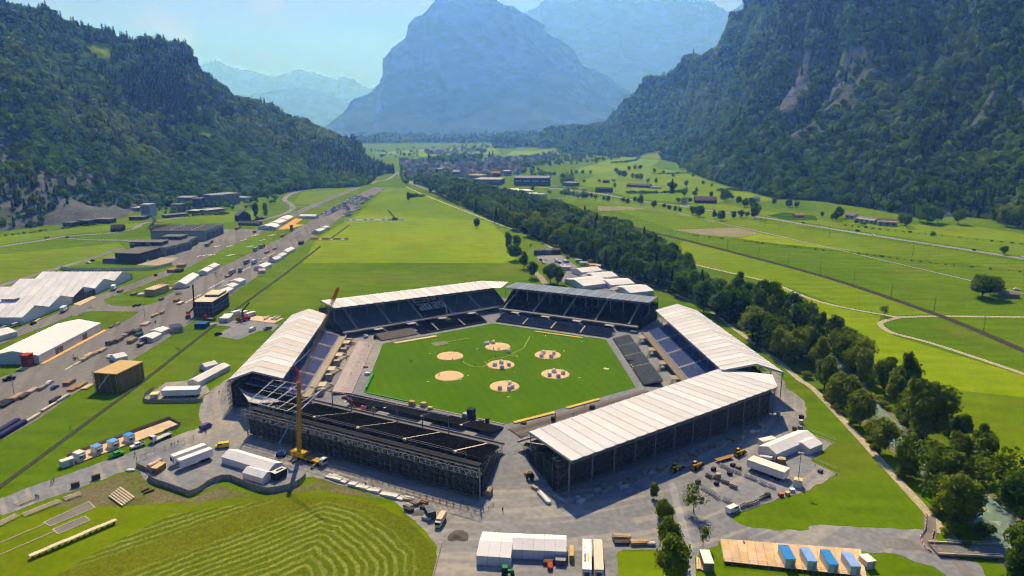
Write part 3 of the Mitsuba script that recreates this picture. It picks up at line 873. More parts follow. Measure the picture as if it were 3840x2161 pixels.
# forest of the slopes: light trees set out by the thousand
def forest_kind(name, seed, con):
    r = np.random.default_rng(seed)
    if con:
        m = conifer_crown(seed, 19, 6.6, 1.0, 110, 1.25)
    else:
        ico = trimesh.creation.icosphere(subdivisions=1)
        ms = []
        for i in range(4):
            p = r.uniform(-1, 1, 3) * [2.9, 2.9, 2.6]
            q = np.array(ico.vertices) * r.uniform(0.72, 1.2, (42, 1)) * [4.2, 4.2, 3.8] * r.uniform(0.7, 1.0) + p + [0, 0, 8.0]
            ms.append((q, np.array(ico.faces)))
        d = r.normal(size=(70, 3))
        d /= np.linalg.norm(d, axis=1, keepdims=True)
        ms.append(leaf_tris(d * [5.6, 5.6, 5.4] * r.uniform(0.7, 1.05, (70, 1)) + [0, 0, 8.4], d, 1.5, r))
        m = merge(ms)
    scene['group_' + name] = {'type': 'shapegroup', 'crown': mikit.ply(m, 'conifer' if con else 'forest_leaf')}


FK = []
for k in range(5):
    forest_kind('canopy_%d' % k, 400 + k, False)
    FK.append('group_canopy_%d' % k)
for k in range(2):
    forest_kind('spruce_%d' % k, 420 + k, True)
    FK.append('group_spruce_%d' % k)


def plant(name, G, keep, count, seed, label, zmin=0.0, size=1.0, con=0.3):
    """trees over the surface G, chosen with a chance that falls with distance; keep: 0..1 per vertex"""
    r = np.random.default_rng(seed)
    quad = 0.25 * (G[:-1, :-1] + G[1:, :-1] + G[:-1, 1:] + G[1:, 1:])
    area = 0.5 * np.linalg.norm(np.cross(G[1:, 1:] - G[:-1, :-1], G[1:, :-1] - G[:-1, 1:]), axis=-1)
    k = 0.25 * (keep[:-1, :-1] + keep[1:, :-1] + keep[:-1, 1:] + keep[1:, 1:])
    dist = np.linalg.norm(quad, axis=-1)
    px = to_px(quad)
    seen = (px[..., 0] > -160) & (px[..., 0] < 2740) & (px[..., 1] > -60) & (quad[..., 1] > 50)
    w = (area * k * seen * np.minimum(1, (1100 / dist) ** 1.1)).ravel()
    idx = r.choice(len(w), size=count, p=w / w.sum())
    i, j = np.unravel_index(idx, area.shape)
    a, b = r.uniform(0, 1, (2, count, 1))
    P = G[i, j] * (1 - a) * (1 - b) + G[i + 1, j] * a * (1 - b) + G[i, j + 1] * (1 - a) * b + G[i + 1, j + 1] * a * b
    D = np.linalg.norm(P, axis=1)
    spr = meshkit.fbm(P * 0.006, 3, seed) + r.uniform(-0.16, 0.16, count)
    labels[name] = {'kind': 'stuff', 'label': label, 'category': 'forest'}
    for q in range(count):
        s = size * r.uniform(0.65, 1.2) * max(1.0, (D[q] / 1100) ** 0.55)
        g = FK[5 + int(r.integers(2))] if spr[q] > 1 - con - 0.22 else FK[int(r.integers(5))]
        scene['%s__%05d' % (name, q)] = {'type': 'instance', 'to_world': T(mat4(P[q] - [0, 0, 1.2], r.uniform(0, 6.28), (s, s, s * r.uniform(0.8, 1.15)))), 'g': {'type': 'ref', 'id': g}}


plant('ridge_forest', GW, np.ones(GW.shape[:2]), 1500, 7, 'far forest on the low ridge under the peak', size=1.0, con=0.3)
keepL = np.where(mead, 0, np.clip(1.15 - 1.6 * np.clip(rockL - 0.25, 0, 1), 0.06, 1))
keepL[-14:] *= 0.4
plant('west_hill_forest', GL, keepL, 15500, 5, 'dense mixed forest covering the hill west of the runway', size=0.84, con=0.2)
plant('quarry_bushes', GL, in_px(GL, [(-60, 400), (110, 400), (345, 430), (380, 570), (-60, 620)]) * np.clip(nrock * 3 - 1.1, 0, 1), 300, 8, 'small bushes scattered over the grey quarry slopes', size=0.34, con=0.1)
keepR = np.where(meadR, 0, np.clip(1.12 - 1.7 * np.clip(rockR - 0.2, 0, 1), 0.03, 1))
keepR = np.where(pR[..., 0] < 1500, keepR * 0.7, keepR)
plant('mountain_forest', GR, keepR, 25000, 6, 'deciduous forest clinging to the steep mountainside on the right', size=0.86, con=0.15)
# ---------------------------------------------------------------- the arena: six grandstands round the hexagon
def boxes(mb, C, S, col):
    C = np.asarray(C, float).reshape(-1, 3)
    S = np.broadcast_to(np.asarray(S, float), C.shape) / 2
    u = np.array([[-1, -1, -1], [1, -1, -1], [1, 1, -1], [-1, 1, -1], [-1, -1, 1], [1, -1, 1], [1, 1, 1], [-1, 1, 1]], float)
    v = (C[:, None] + u[None] * S[:, None]).reshape(-1, 3)
    f = (np.arange(len(C))[:, None, None] * 8 + BOXF[None]).reshape(-1, 3)
    return mb.add(v, f, col)


def beams(mb, P, Q, w, col):
    P, Q = np.asarray(P, float).reshape(-1, 3), np.asarray(Q, float).reshape(-1, 3)
    t = Q - P
    t /= np.linalg.norm(t, axis=1, keepdims=True) + 1e-9
    up = np.where(np.abs(t[:, 2:]) < 0.95, [[0, 0, 1.0]], [[1.0, 0, 0]])
    a = np.cross(t, up)
    a /= np.linalg.norm(a, axis=1, keepdims=True)
    b = np.cross(a, t)
    a, b = a * w / 2, b * w / 2
    v = np.stack([P - a - b, P + a - b, P + a + b, P - a + b, Q - a - b, Q + a - b, Q + a + b, Q - a + b], 1).reshape(-1, 3)
    f = (np.arange(len(P))[:, None, None] * 8 + BOXF[None]).reshape(-1, 3)
    return mb.add(v, f, col)


STAND = {'s1': -116.7, 's2': -56.7, 's3': 3.3, 's4': 63.3, 's5': 123.3, 's6': 183.3}


def stand_matrix(k):
    a = math.radians(STAND[k])
    n, t = np.array([math.cos(a), math.sin(a), 0]), np.array([-math.sin(a), math.cos(a), 0])
    M = np.eye(4)
    M[:3, 0], M[:3, 1], M[:3, 2], M[:3, 3] = -t, n, [0, 0, 1], CTR
    return M


UP0, UP1 = (88.5, 3.5), (111.6, 11.0)
SLOPE = (UP1[1] - UP0[1]) / (UP1[0] - UP0[0])


def deck_z(d):
    return UP0[1] + (d - UP0[0]) * SLOPE


def seat_block(xa, xb, d0, z0, rows, dd, dz, seat, back, pitch=1.0, letters=None, t0=0.0, t1=0.0, step=(0.055, 0.055, 0.06)):
    """rows of seats climbing away from the pitch"""
    mb = MB()
    for r in range(rows):
        d, z = d0 + r * dd, z0 + r * dz
        x0, x1 = xa + t0 * (118 - d), xb - t1 * (118 - d)
        L = x1 - x0
        if L < 0.8:
            continue
        mb.box(((x0 + x1) / 2, d, z - 0.12), (L, dd, 0.24), step)
        n = max(1, int(L / pitch))
        xs = x0 + (np.arange(n) + 0.5) * L / n
        C = np.column_stack([xs, np.full(n, d + 0.10), np.full(n, z + 0.40)])
        on = np.zeros(n, bool)
        if letters is not None:
            on = letters(xs, d)
        for m, cs, cb in ((~on, seat, back), (on, (0.78, 0.78, 0.76), (0.70, 0.70, 0.68))):
            if m.any():
                boxes(mb, C[m], (L / n * 0.74, 0.42, 0.07), cs)
                boxes(mb, C[m] + [0, 0.24, 0.24], (L / n * 0.74, 0.07, 0.46), cb)
    return mb


def scaffold(xa, xb, d0, d1, top, step=2.57, col=(0.17, 0.17, 0.175), w=0.08, t0=0.0, t1=0.0):
    """tube scaffold under a stand; top(d) gives how high its standards reach"""
    mb = MB()
    ds = np.arange(d0, d1 + 0.1, 2.5)
    P, Q = [], []
    for d in ds:
        h = top(d)
        xs = np.arange(xa + t0 * (118 - d), xb - t1 * (118 - d) + 0.1, step)
        lv = np.arange(2.0, h, 2.0)
        for i, x in enumerate(xs):
            P.append((x, d, 0)); Q.append((x, d, h))
            for j, z in enumerate(lv):
                if i + 1 < len(xs):
                    P.append((x, d, z)); Q.append((xs[i + 1], d, z))
                if d + 2.5 <= d1 + 0.1:
                    P.append((x, d, z)); Q.append((x, d + 2.5, z))
                    if (i + j) % 2:
                        P.append((x, d, z)); Q.append((x, d + 2.5, z - 2))
            if i + 1 < len(xs):
                for j, z in enumerate(np.concatenate([[0.1], lv[:-1]]) if len(lv) else []):
                    if (i + j) % 2 == 0:
                        P.append((x, d, z)); Q.append((xs[i + 1], d, z + 2))
                    else:
                        P.append((xs[i + 1], d, z)); Q.append((x, d, z + 2))
    beams(mb, P, Q, w, col)
    return mb


FONT = {'E': ('111', '100', '110', '100', '111'), 'S': ('111', '100', '111', '001', '111'), 'A': ('111', '101', '111', '101', '101'), 'F': ('111', '100', '110', '100', '100'),
        '2': ('111', '001', '111', '100', '111'), '0': ('111', '101', '101', '101', '111'), '5': ('111', '100', '111', '001', '111')}


def esaf(xs, d):
    """light seats spelling ESAF over 2025"""
    on = np.zeros(len(xs), bool)
    for word, dlo, dhi in (('ESAF', 103.6, 110.4), ('2025', 94.4, 101.6)):
        if dlo <= d <= dhi:
            row = min(4, int((dhi - d) / (dhi - dlo) * 5))
            for i, ch in enumerate(word):
                u = (xs - 2.8 - i * 4.7) / 1.28
                for c in range(3):
                    if FONT[ch][row][c] == '1':
                        on |= (u >= c) & (u < c + 1)
    return on


def roof(key, M, A, B, bays, cols, thick=0.14, seam=0.16, extra=None):
    """panels between the profiles A (x = left end) and B: lists of (x, d, z) from front eave to back eave"""
    A, B = np.array(A, float), np.array(B, float)
    for i in range(bays):
        p, q = A + (B - A) * (i / bays), A + (B - A) * ((i + 1) / bays)
        g = (q - p) * 0.012
        mb = MB()
        c = tuple(k_ * (0.93 + 0.07 * ((i * 7) % 5) / 2) for k_ in cols[i % len(cols)])
        for j in range(len(A) - 1):
            m0, m1 = (p[j] + q[j]) / 2 + [0, 0, -seam], (p[j + 1] + q[j + 1]) / 2 + [0, 0, -seam]
            mb.quad(p[j] + g[j], m0, m1, p[j + 1] + g[j + 1], c, thick)
            mb.quad(m0, q[j] - g[j], q[j + 1] - g[j + 1], m1, c, thick)
        part(key, 'roof_panel', mb, M, mat='membrane')
    mb = MB()
    for i in range(bays + 1):
        p = A + (B - A) * (i / bays)
        for j in range(len(A) - 1):
            mb.beam(p[j] + [0, 0, -0.45], p[j + 1] + [0, 0, -0.45], 0.22, (0.42, 0.43, 0.44), 0.5)
    for i in range(bays + 1):
        p = A + (B - A) * (i / bays)
        for j in range(len(A) - 1):
            mb.beam(p[j] + [0, 0, .03], p[j + 1] + [0, 0, .03], 0.3, tuple(c * .62 for c in cols[0]), 0.1)
    for j in (0, len(A) - 1):
        for dz in (-0.3, -1.2):
            mb.beam(A[j] + [0, 0, dz], B[j] + [0, 0, dz], 0.14, (0.36, 0.37, 0.38))
        n = bays * 2
        for i in range(n):
            a, b = A[j] + (B[j] - A[j]) * i / n, A[j] + (B[j] - A[j]) * (i + 1) / n
            mb.beam(a + [0, 0, -0.3 if i % 2 else -1.2], b + [0, 0, -1.2 if i % 2 else -0.3], 0.08, (0.36, 0.37, 0.38))
    part(key, 'roof_truss', mb, M)
    for i in range(0, bays + 1, 2):
        p = A + (B - A) * (i / bays)
        po = MB()
        dz = p[0][1] + 1.2
        po.beam((p[0][0], dz, deck_z(dz)), (p[0][0], dz, p[0][2] - 0.4), 0.26, (0.34, 0.35, 0.36))
        part(key, 'roof_post', po, M)
        po = MB()
        po.beam((p[-1][0], p[-1][1] - 1.0, 0), (p[-1][0], p[-1][1] - 1.0, p[-1][2] - 0.4), 0.28, (0.24, 0.25, 0.26))
        part(key, 'roof_post', po, M)


AISLES = [-42, -21, 0, 21, 42]


def grandstand(k, name, label, seat, back, x0, x1, low=None, lowcol=None, ledge=(0.36, 0.35, 0.33), ledge_h=0.5, roofing=None, aisle=(0.50, 0.46, 0.38), letters=False, back_top=12.5, pitch=1.0, t0=0.12, t1=0.12):
    M = stand_matrix(k)
    key = thing(name, label, 'grandstand', 'grandstands round the arena')
    part(key, 'scaffold', scaffold(x0, x1, 86.0, 118.5, lambda d: deck_z(d) - 0.35 if d < 113 else back_top, t0=t0, t1=t1), M, kind='stuff')
    mb = MB()
    xs = np.arange(x0, x1, 1.285)
    for z0, z1 in zip(np.arange(0, back_top - 1, 2.0), np.arange(2, back_top + 1, 2.0)):
        beams(mb, [(x, 118.7, z0) for x in xs], [(x + (1.285 if i % 2 else 0), 118.7, z1) for i, x in enumerate(xs)], 0.07, (0.12, 0.125, 0.13))
        beams(mb, [(x0, 118.75, z1), (x0, 116.3, z1 + .05)], [(x1, 118.75, z1), (x1, 116.3, z1 + .05)], 0.09, (0.11, 0.115, 0.12))
    part(key, 'rear_lattice', mb, M, kind='stuff')
    for i in range(22):  # near-black panels behind the lattice, standing in for the shaded interior
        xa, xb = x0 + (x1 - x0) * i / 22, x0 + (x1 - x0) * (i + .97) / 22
        part(key, 'shade_panel', MB().box(((xa + xb) / 2, 116.9, back_top * .46), (xb - xa, .05, back_top * .86), (0.030 + .008 * (i % 3), 0.036 + .008 * (i % 3), 0.042)), M)
    for xe, t, s in ((x0, t0, 1), (x1, t1, -1)):  # the same painted shade across both ends, under the seats
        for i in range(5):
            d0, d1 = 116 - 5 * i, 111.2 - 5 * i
            part(key, 'shade_panel', MB().beam((xe + s * (t * (118 - d0) + .6), d0, deck_z(d1) * .45), (xe + s * (t * (118 - d1) + .6), d1, deck_z(d1) * .45), .05, (0.034, 0.040, 0.044), deck_z(d1) * .86), M)
    for z in (2.2, 4.3, 6.4, 8.5):  # near-black decks added to block light and darken the scaffold inside
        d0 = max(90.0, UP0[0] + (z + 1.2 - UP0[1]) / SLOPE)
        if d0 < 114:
            part(key, 'added_shade_deck', MB().box(((x0 + x1) / 2, (d0 + 116.5) / 2, z), (x1 - x0 - 8 - 2 * max(t0, t1) * (118 - d0), 116.5 - d0, 0.08), (0.030, 0.030, 0.034)), M)
    ed = [x0] + [a for a in AISLES if x0 + 3 < a < x1 - 3] + [x1]
    for a, b in zip(ed[:-1], ed[1:]):
        lt = esaf if (letters and abs(a) < 1 and abs(b - 21) < 1) else None
        part(key, 'seat_block', seat_block(a + 0.75, b - 0.75, UP0[0], UP0[1], 29, 0.8, 0.26, tuple(c * .3 for c in seat) if lt else seat, tuple(c * .3 for c in back) if lt else back, 0.64 if lt else pitch, lt, t0 if a == x0 else 0, t1 if b == x1 else 0, (0.42, 0.44, 0.50) if k in ('s3', 's6') else (0.12, 0.13, 0.14) if k == 's5' and not lt else (0.04, 0.04, 0.045)), M,
             label='seat block with lighter seats spelling ESAF 2025' if lt else None)
    for a in ed[1:-1]:
        mb = MB()
        for r in range(29):
            mb.box((a, UP0[0] + r * 0.8, UP0[1] + r * 0.26 + 0.1), (1.5, 0.5, 0.3), aisle)
            mb.box((a, UP0[0] + r * 0.8 + 0.38, UP0[1] + r * 0.26 - 0.15), (1.3, 0.34, 0.24), tuple(c * 0.6 for c in aisle))
        part(key, 'aisle_stair', mb, M)
    xo0, xo1 = x0, x1
    x0, x1 = x0 + 32 * t0, x1 - 32 * t1
    mb = MB()
    mb.box(((x0 + x1) / 2, 86.4, 2.95), (x1 - x0, 3.4, 0.22), tuple(c * 0.75 for c in ledge))
    mb.box(((x0 + x1) / 2, 84.5, 3.15), (x1 - x0, 0.5, ledge_h * 1.6), ledge)
    part(key, 'balcony', mb, M)
    mb = MB()
    xs = np.arange(x0 + 0.5, x1, 2.5)
    beams(mb, [(x, 84.4, 3.2) for x in xs], [(x, 84.4, 4.3) for x in xs], 0.07, (0.3, 0.3, 0.3))
    beams(mb, [(x0, 84.4, 4.3)], [(x1, 84.4, 4.3)], 0.07, (0.3, 0.3, 0.3))
    beams(mb, [(x, 112.3, 11) for x in xs], [(x, 112.3, 12.3) for x in xs], 0.09, (0.24, 0.24, 0.25))
    for z in (11.6, 12.3):
        beams(mb, [(x0, 112.3, z)], [(x1, 112.3, z)], 0.09, (0.24, 0.24, 0.25))
    part(key, 'railing', mb, M)
    mb = MB()
    mb.box(((x0 + x1) / 2, 113.8, 9.9), (xo1 - xo0, 2.4, 0.2), (0.045, 0.045, 0.05))
    part(key, 'rear_walkway', mb, M)
    for x in (-31, -10, 11, 32):
        mb = MB()
        mb.box((x, 82.6, 2.95), (5.5, 3.4, 0.22), tuple(min(1, c * 1.15) for c in ledge))
        for j in range(7):
            mb.box((x + 2.2 + j * 0.55, 81.2 - j * 0.35, 2.7 - j * 0.38), (0.6, 1.6, 0.2), tuple(min(1, c * 1.15) for c in ledge))
        part(key, 'stair_landing', mb, M)
    for a, b in low or []:
        part(key, 'lower_seat_block', seat_block(a, b, 68.0, 0.65, 11, 0.8, 0.17, lowcol[0], lowcol[1], 1.0), M)
    if low:
        mb = MB()
        lo, hi = min(a for a, b in low), max(b for a, b in low)
        for (_, b), (a2, _) in zip(low[:-1], low[1:]):
            for r in range(11):
                mb.box(((b + a2) / 2, 68.0 + r * 0.8, 0.6 + r * 0.17), (a2 - b - 0.1, 0.78, 0.22), aisle)
        mb.box(((lo + hi) / 2, 67.3, 0.45), (hi - lo, 0.25, 0.9), (0.07, 0.07, 0.075))
        P = [(x, d, 0) for x in np.arange(lo, hi + 0.1, 2.5) for d in (70.5, 73.5, 76.6)]
        beams(mb, P, [(p[0], p[1], 0.4 + (p[1] - 68) * 0.21) for p in P], 0.09, (0.2, 0.2, 0.2))
        part(key, 'lower_frame', mb, M)
    if roofing:
        roof(key, M, **roofing)
    return key, M


WH, WH2, BE, GM = (0.66, 0.67, 0.68), (0.61, 0.62, 0.63), (0.62, 0.585, 0.52), (0.235, 0.290, 0.365)
GM2 = (0.205, 0.255, 0.325)
lows = [(-37, -19.5), (-18.2, -0.7), (0.7, 18.2), (19.5, 37)]
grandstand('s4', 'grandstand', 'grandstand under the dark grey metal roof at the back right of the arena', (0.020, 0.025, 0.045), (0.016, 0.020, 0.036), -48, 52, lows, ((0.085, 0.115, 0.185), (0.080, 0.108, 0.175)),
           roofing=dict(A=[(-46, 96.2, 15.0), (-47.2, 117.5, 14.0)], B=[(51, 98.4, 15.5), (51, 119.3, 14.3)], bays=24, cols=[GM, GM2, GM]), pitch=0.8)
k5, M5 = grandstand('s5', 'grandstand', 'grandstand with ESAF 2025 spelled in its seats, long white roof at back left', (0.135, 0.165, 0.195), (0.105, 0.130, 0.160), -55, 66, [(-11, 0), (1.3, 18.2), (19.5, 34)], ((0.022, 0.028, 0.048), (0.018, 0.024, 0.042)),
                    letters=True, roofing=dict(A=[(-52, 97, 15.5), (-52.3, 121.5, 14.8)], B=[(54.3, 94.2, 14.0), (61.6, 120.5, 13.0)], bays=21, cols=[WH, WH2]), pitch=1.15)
mb = MB().quad((54.4, 94.2, 13.98), (59.4, 90.9, 13.98), (75.9, 106.9, 12.98), (61.7, 120.5, 12.98), WH, 0.14)
part(k5, 'roof_panel', mb, M5, mat='membrane')
mb = MB()
for r in range(11):
    mb.box((-24, 68.4 + r * 0.8, 0.55 + r * 0.14), (23, 0.79, 0.2), (0.17, 0.155, 0.135))
part(k5, 'bare_deck', mb, M5, label='empty timber deck without seats at the left end')
mb = MB()
for i in range(5):
    mb.beam((-52 + 7.5 * i, 112.6, 9.4), (-52 + 7.5 * i, 112.6, 13.2), 0.2, (0.30, 0.22, 0.12))
mb.box((-37, 111.6, 10.9), (30, 0.4, 1.6), (0.20, 0.135, 0.065))
part(k5, 'timber_gallery', mb, M5, label='brown timber gallery under the left end of the roof')
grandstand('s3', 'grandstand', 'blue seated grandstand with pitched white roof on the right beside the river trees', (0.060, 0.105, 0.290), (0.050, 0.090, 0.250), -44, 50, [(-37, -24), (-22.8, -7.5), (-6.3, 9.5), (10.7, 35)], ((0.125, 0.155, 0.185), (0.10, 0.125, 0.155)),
           ledge=(0.30, 0.26, 0.20), aisle=(0.66, 0.64, 0.58), roofing=dict(A=[(-48, 94.3, 14.0), (-50, 107.6, 17.0), (-47, 119, 13.5)], B=[(54, 97, 14.5), (53.5, 112.5, 17.0), (55, 125, 13.1)], bays=20, cols=[WH, WH2, WH]))
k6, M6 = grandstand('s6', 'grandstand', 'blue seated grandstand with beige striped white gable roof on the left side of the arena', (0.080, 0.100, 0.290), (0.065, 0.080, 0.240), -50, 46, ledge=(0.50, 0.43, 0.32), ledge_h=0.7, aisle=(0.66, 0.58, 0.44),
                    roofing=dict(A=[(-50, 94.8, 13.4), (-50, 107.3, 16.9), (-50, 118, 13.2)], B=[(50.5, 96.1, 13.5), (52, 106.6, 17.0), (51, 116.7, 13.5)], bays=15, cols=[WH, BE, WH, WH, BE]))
mb = MB()
for r in range(11):
    mb.box((0, 68.6 + r * 0.8, 0.5 + r * 0.11), (74, 0.70, 0.18), (0.46, 0.405, 0.40))
    mb.box((0, 68.6 + r * 0.8 + 0.4, 0.5 + r * 0.11), (74, 0.10, 0.12), (0.26, 0.23, 0.23))
for x in np.arange(-35, 37, 2.1):
    mb.box((x, 72.6, 1.18), (0.12, 9.2, 0.05), (0.22, 0.19, 0.18))
part(k6, 'bare_lower_tier', mb, M6, label='lower tier of bare pinkish planks without seats')
for x, s in ((-37, 1), (-18, 1), (2, 1), (21, 1), (38, 0.8)):
    part(k6, 'stair_block', MB().box((x, 82.2, 1.5), (2.6 * s, 3.2, 3.0), (0.43, 0.38, 0.29), top=(0.92, 0.92)), M6)
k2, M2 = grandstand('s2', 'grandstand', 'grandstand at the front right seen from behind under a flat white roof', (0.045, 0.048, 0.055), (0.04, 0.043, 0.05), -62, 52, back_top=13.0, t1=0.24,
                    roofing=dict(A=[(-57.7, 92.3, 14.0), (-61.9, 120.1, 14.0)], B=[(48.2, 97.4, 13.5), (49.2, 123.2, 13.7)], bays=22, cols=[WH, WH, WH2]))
mb = MB().quad((-61.9, 120.1, 13.98), (-72.1, 110.0, 13.98), (-62.5, 97.0, 13.98), (-57.8, 92.3, 13.98), WH, 0.14)
part(k2, 'roof_panel', mb, M2, mat='membrane')
mb = MB()
for r in range(4):
    mb.box((0, 69 + r * 2.4, 0.32 + r * 0.04), (76, 2.2, 0.16), ((0.17, 0.15, 0.13), (0.115, 0.11, 0.11))[r % 2])
part(k2, 'bare_base', mb, M2, label='long planks where the lower tier is not built yet')
mb = MB()
for a, b in (((46.5, 119, 8.2), (50.5, 116.5, 2.6)), ((50.0, 112.5, 6.4), (50.0, 114.5, 1.8)), ((50.0, 115.5, 1.7), (50, 113.5, 0.9)), ((50, 118, 6.0), (50, 117.5, 2.0))):
    mb.beam(a, b, 0.5, (0.50, 0.02, 0.05), 0.12)
part(k2, 'red_banner', mb, M2, label='crimson cloth strips tied to the scaffold end')
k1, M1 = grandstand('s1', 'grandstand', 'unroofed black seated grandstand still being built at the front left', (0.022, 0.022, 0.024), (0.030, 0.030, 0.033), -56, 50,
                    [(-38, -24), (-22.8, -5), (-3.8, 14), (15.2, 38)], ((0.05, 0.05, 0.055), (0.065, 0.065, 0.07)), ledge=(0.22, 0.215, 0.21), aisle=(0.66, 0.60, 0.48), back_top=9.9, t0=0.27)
mb = MB()
st = (0.27, 0.28, 0.29)
tr = [(d, z) for d, z in ((119.0, 10.2), (122.0, 10.2), (120.5, 12.3))]
for d, z in tr:
    mb.beam((-57, d, z), (50, d, z), 0.13, st)
xs = np.arange(-57, 49, 2.2)
for i, x in enumerate(xs):
    for (d0, z0), (d1, z1) in ((tr[0], tr[2]), (tr[1], tr[2]), (tr[0], tr[1])):
        mb.beam((x, d0, z0), (x + (2.2 if i % 2 else 0), d1, z1), 0.08, st)
        mb.beam((x, d1, z1), (x + 2.2, d0, z0), 0.08, st)
part(k1, 'rear_truss', mb, M1, label='long bare lattice truss along the rear top')
mb = MB()
mb.beam((-27, 90.2, 12.6), (62, 92.6, 12.8), 0.26, st, 0.4)
for x in (-26, -14, -2, 10, 21, 31):
    mb.beam((x, 89.6, 3.6), (x, 89.6, 12.5), 0.3, (0.26, 0.26, 0.27))
part(k1, 'front_frame', mb, M1, label='front posts and beam waiting for the roof')
mb = MB()
al = (0.62, 0.63, 0.63)
for i in range(5):
    mb.beam((60 - i * 6.6, 93.2 - i * 0.7, 13.0), (50.8 - i * 5.0, 115.3, 13.0), 0.22, al, 0.35)
mb.beam((33.3, 93.6, 13.0), (26, 114.8, 13.0), 0.22, al, 0.35)
for j in range(5):
    t = j / 4
    mb.beam((60 - 9.2 * t, 93.2 + 22 * t, 13.05), (33.6 - 2.8 * t, 90.4 + 24.6 * t, 13.05), 0.14, al)
part(k1, 'roof_rafters', mb, M1, label='first pale aluminium rafters of the roof at the left end')
mb = MB()
for x in (-56, 49):
    mb.beam((x, 118.8, 0), (x, 118.8, 12.0), 0.3, st)
for x in np.arange(26, 52, 6.0):
    mb.beam((x, 115.2, 9.8), (x, 115.2, 13.0), 0.2, st)
part(k1, 'rear_posts', mb, M1)
# pale tarpaulin over the unfinished corner between the left and the front left stand
mb = MB()
pts = [at(140, 155, 9.5, 'z4'), at(250, 305, 9.5, 'z4'), at(545, 300, 6.5, 'z4'), at(330, 235, 8.0, 'z4')]
for i in range(10):
    t0, t1 = i / 10, (i + 1) / 10
    p = [pts[0] * (1 - t) + pts[3] * t for t in (t0, t1)]
    q_ = [pts[1] * (1 - t) + pts[2] * t for t in (t0, t1)]
    sag = [-1.2 * math.sin(math.pi * t) for t in (t0, t1)]
    mb.quad(q_[0] + [0, 0, sag[0]], q_[1] + [0, 0, sag[1]], p[1] + [0, 0, sag[1]], p[0] + [0, 0, sag[0]], (0.46, 0.47, 0.48), 0.08)
for p in pts:
    mb.beam((p[0], p[1], 0), p, 0.25, (0.3, 0.3, 0.3))
single('corner_tarpaulin', 'pale grey tarpaulin slung over the unfinished corner between two stands', 'tarpaulin', mb)

# the sawdust rings with their bags
RINGS = [(-32.9, 344.2, 'far left'), (-7.9, 359.8, 'rearmost'), (19.1, 346.0, 'far right'), (-5.7, 330.8, 'middle'), (-30.7, 314.7, 'near left'), (21.4, 317.3, 'near right'), (-3.5, 301.1, 'front')]
RL = ['empty round sawdust ring at the far left of the pitch', 'sawdust ring rearmost on the pitch with workers on it', 'sawdust ring at the far right of the pitch with four white bags', 'sawdust ring in the middle of the pitch with four white bags',
      'sawdust ring at the near left of the pitch with a dark machine on it', 'sawdust ring at the near right of the pitch with four white bags', 'front sawdust ring nearest the camera with white bags']
for (x, y, w), lab in zip(RINGS, RL):
    g = np.random.default_rng(int(abs(x * 10)))
    n = 56
    a = np.arange(n) * 2 * np.pi / n
    vs, fs = [[0, 0, 0.42]], []
    for r_, z_ in ((2.5, 0.42), (5.6, 0.40), (6.7, 0.34), (7.05, 0.13)):
        vs += [[r_ * math.cos(t), r_ * math.sin(t), z_ + g.uniform(-0.05, 0.05)] for t in a]
    for i in range(n):
        fs.append([0, 1 + i, 1 + (i + 1) % n])
        for k in range(3):
            p, q_ = 1 + k * n + i, 1 + k * n + (i + 1) % n
            fs += [[p, p + n, q_ + n], [p, q_ + n, q_]]
    mb = MB().add(vs, fs, (0.62, 0.455, 0.265))
    rim = MB()
    for r_, z_ in ((6.55, 0.40),):
        for i in range(n):
            rim.beam((r_ * math.cos(a[i]), r_ * math.sin(a[i]), z_ - 0.02), (r_ * math.cos(a[(i + 1) % n]), r_ * math.sin(a[(i + 1) % n]), z_ - 0.02), 0.45, (0.66, 0.53, 0.27), 0.06)
    key = thing('sawdust_ring', lab, 'wrestling ring', 'sawdust rings on the pitch')
    part(key, 'bed', mb, mat4((x, y, 0)))
    part(key, 'raked_edge', rim, mat4((x, y, 0)))


def bag_parts():
    b = MB().box((0, 0, 0.75), (1.7, 1.7, 1.3), (0.64, 0.62, 0.61), top=(0.93, 0.93)).blob((0, 0, 1.42), (0.95, 0.95, 0.42), (0.80, 0.79, 0.77), 3)
    lp = MB()
    for sx in (-0.6, 0.6):
        lp.beam((sx, -0.6, 1.5), (sx * 0.7, 0, 1.95), 0.14, (0.75, 0.74, 0.72)).beam((sx * 0.7, 0, 1.95), (sx, 0.6, 1.5), 0.14, (0.75, 0.74, 0.72))
    return [('sack', b, None), ('lifting_loop', lp, None)]


FR['r'] = (1600, 1240, .23292)
for x, y, lab in ((1880, 365, 2), (1850, 420, 2), (2045, 380, 2), (2005, 430, 2), (1098, 565, 3), (1200, 525, 3), (1322, 560, 3), (1212, 610, 3), (2050, 670, 5), (2195, 695, 5), (1978, 728, 5), (2118, 748, 5), (1340, 865, 6), (1180, 945, 6), (1375, 925, 6), (1325, 950, 6), (945, 222, 1), (985, 215, 1), (1070, 205, 1), (1318, 345, 1)):
    c = at(x, y, 0.35, 'r')
    inside = min(math.hypot(c[0] - q_[0], c[1] - q_[1]) for q_ in RINGS) < 6.6
    c[2] = 0.38 if inside else 0.12
    place('bulk_bag', bag_parts, 'bulk_bag', 'white bulk bag of sawdust %s the sawdust ring %s' % ('standing on' if inside else 'set down beside', ('far left', 'rearmost on the pitch', 'at the far right', 'in the middle of the pitch', 'at the near left', 'at the near right', 'nearest the camera')[lab]), 'bag', mat4(c, rnd.uniform(0, 1.5)), 'white bags on the rings')
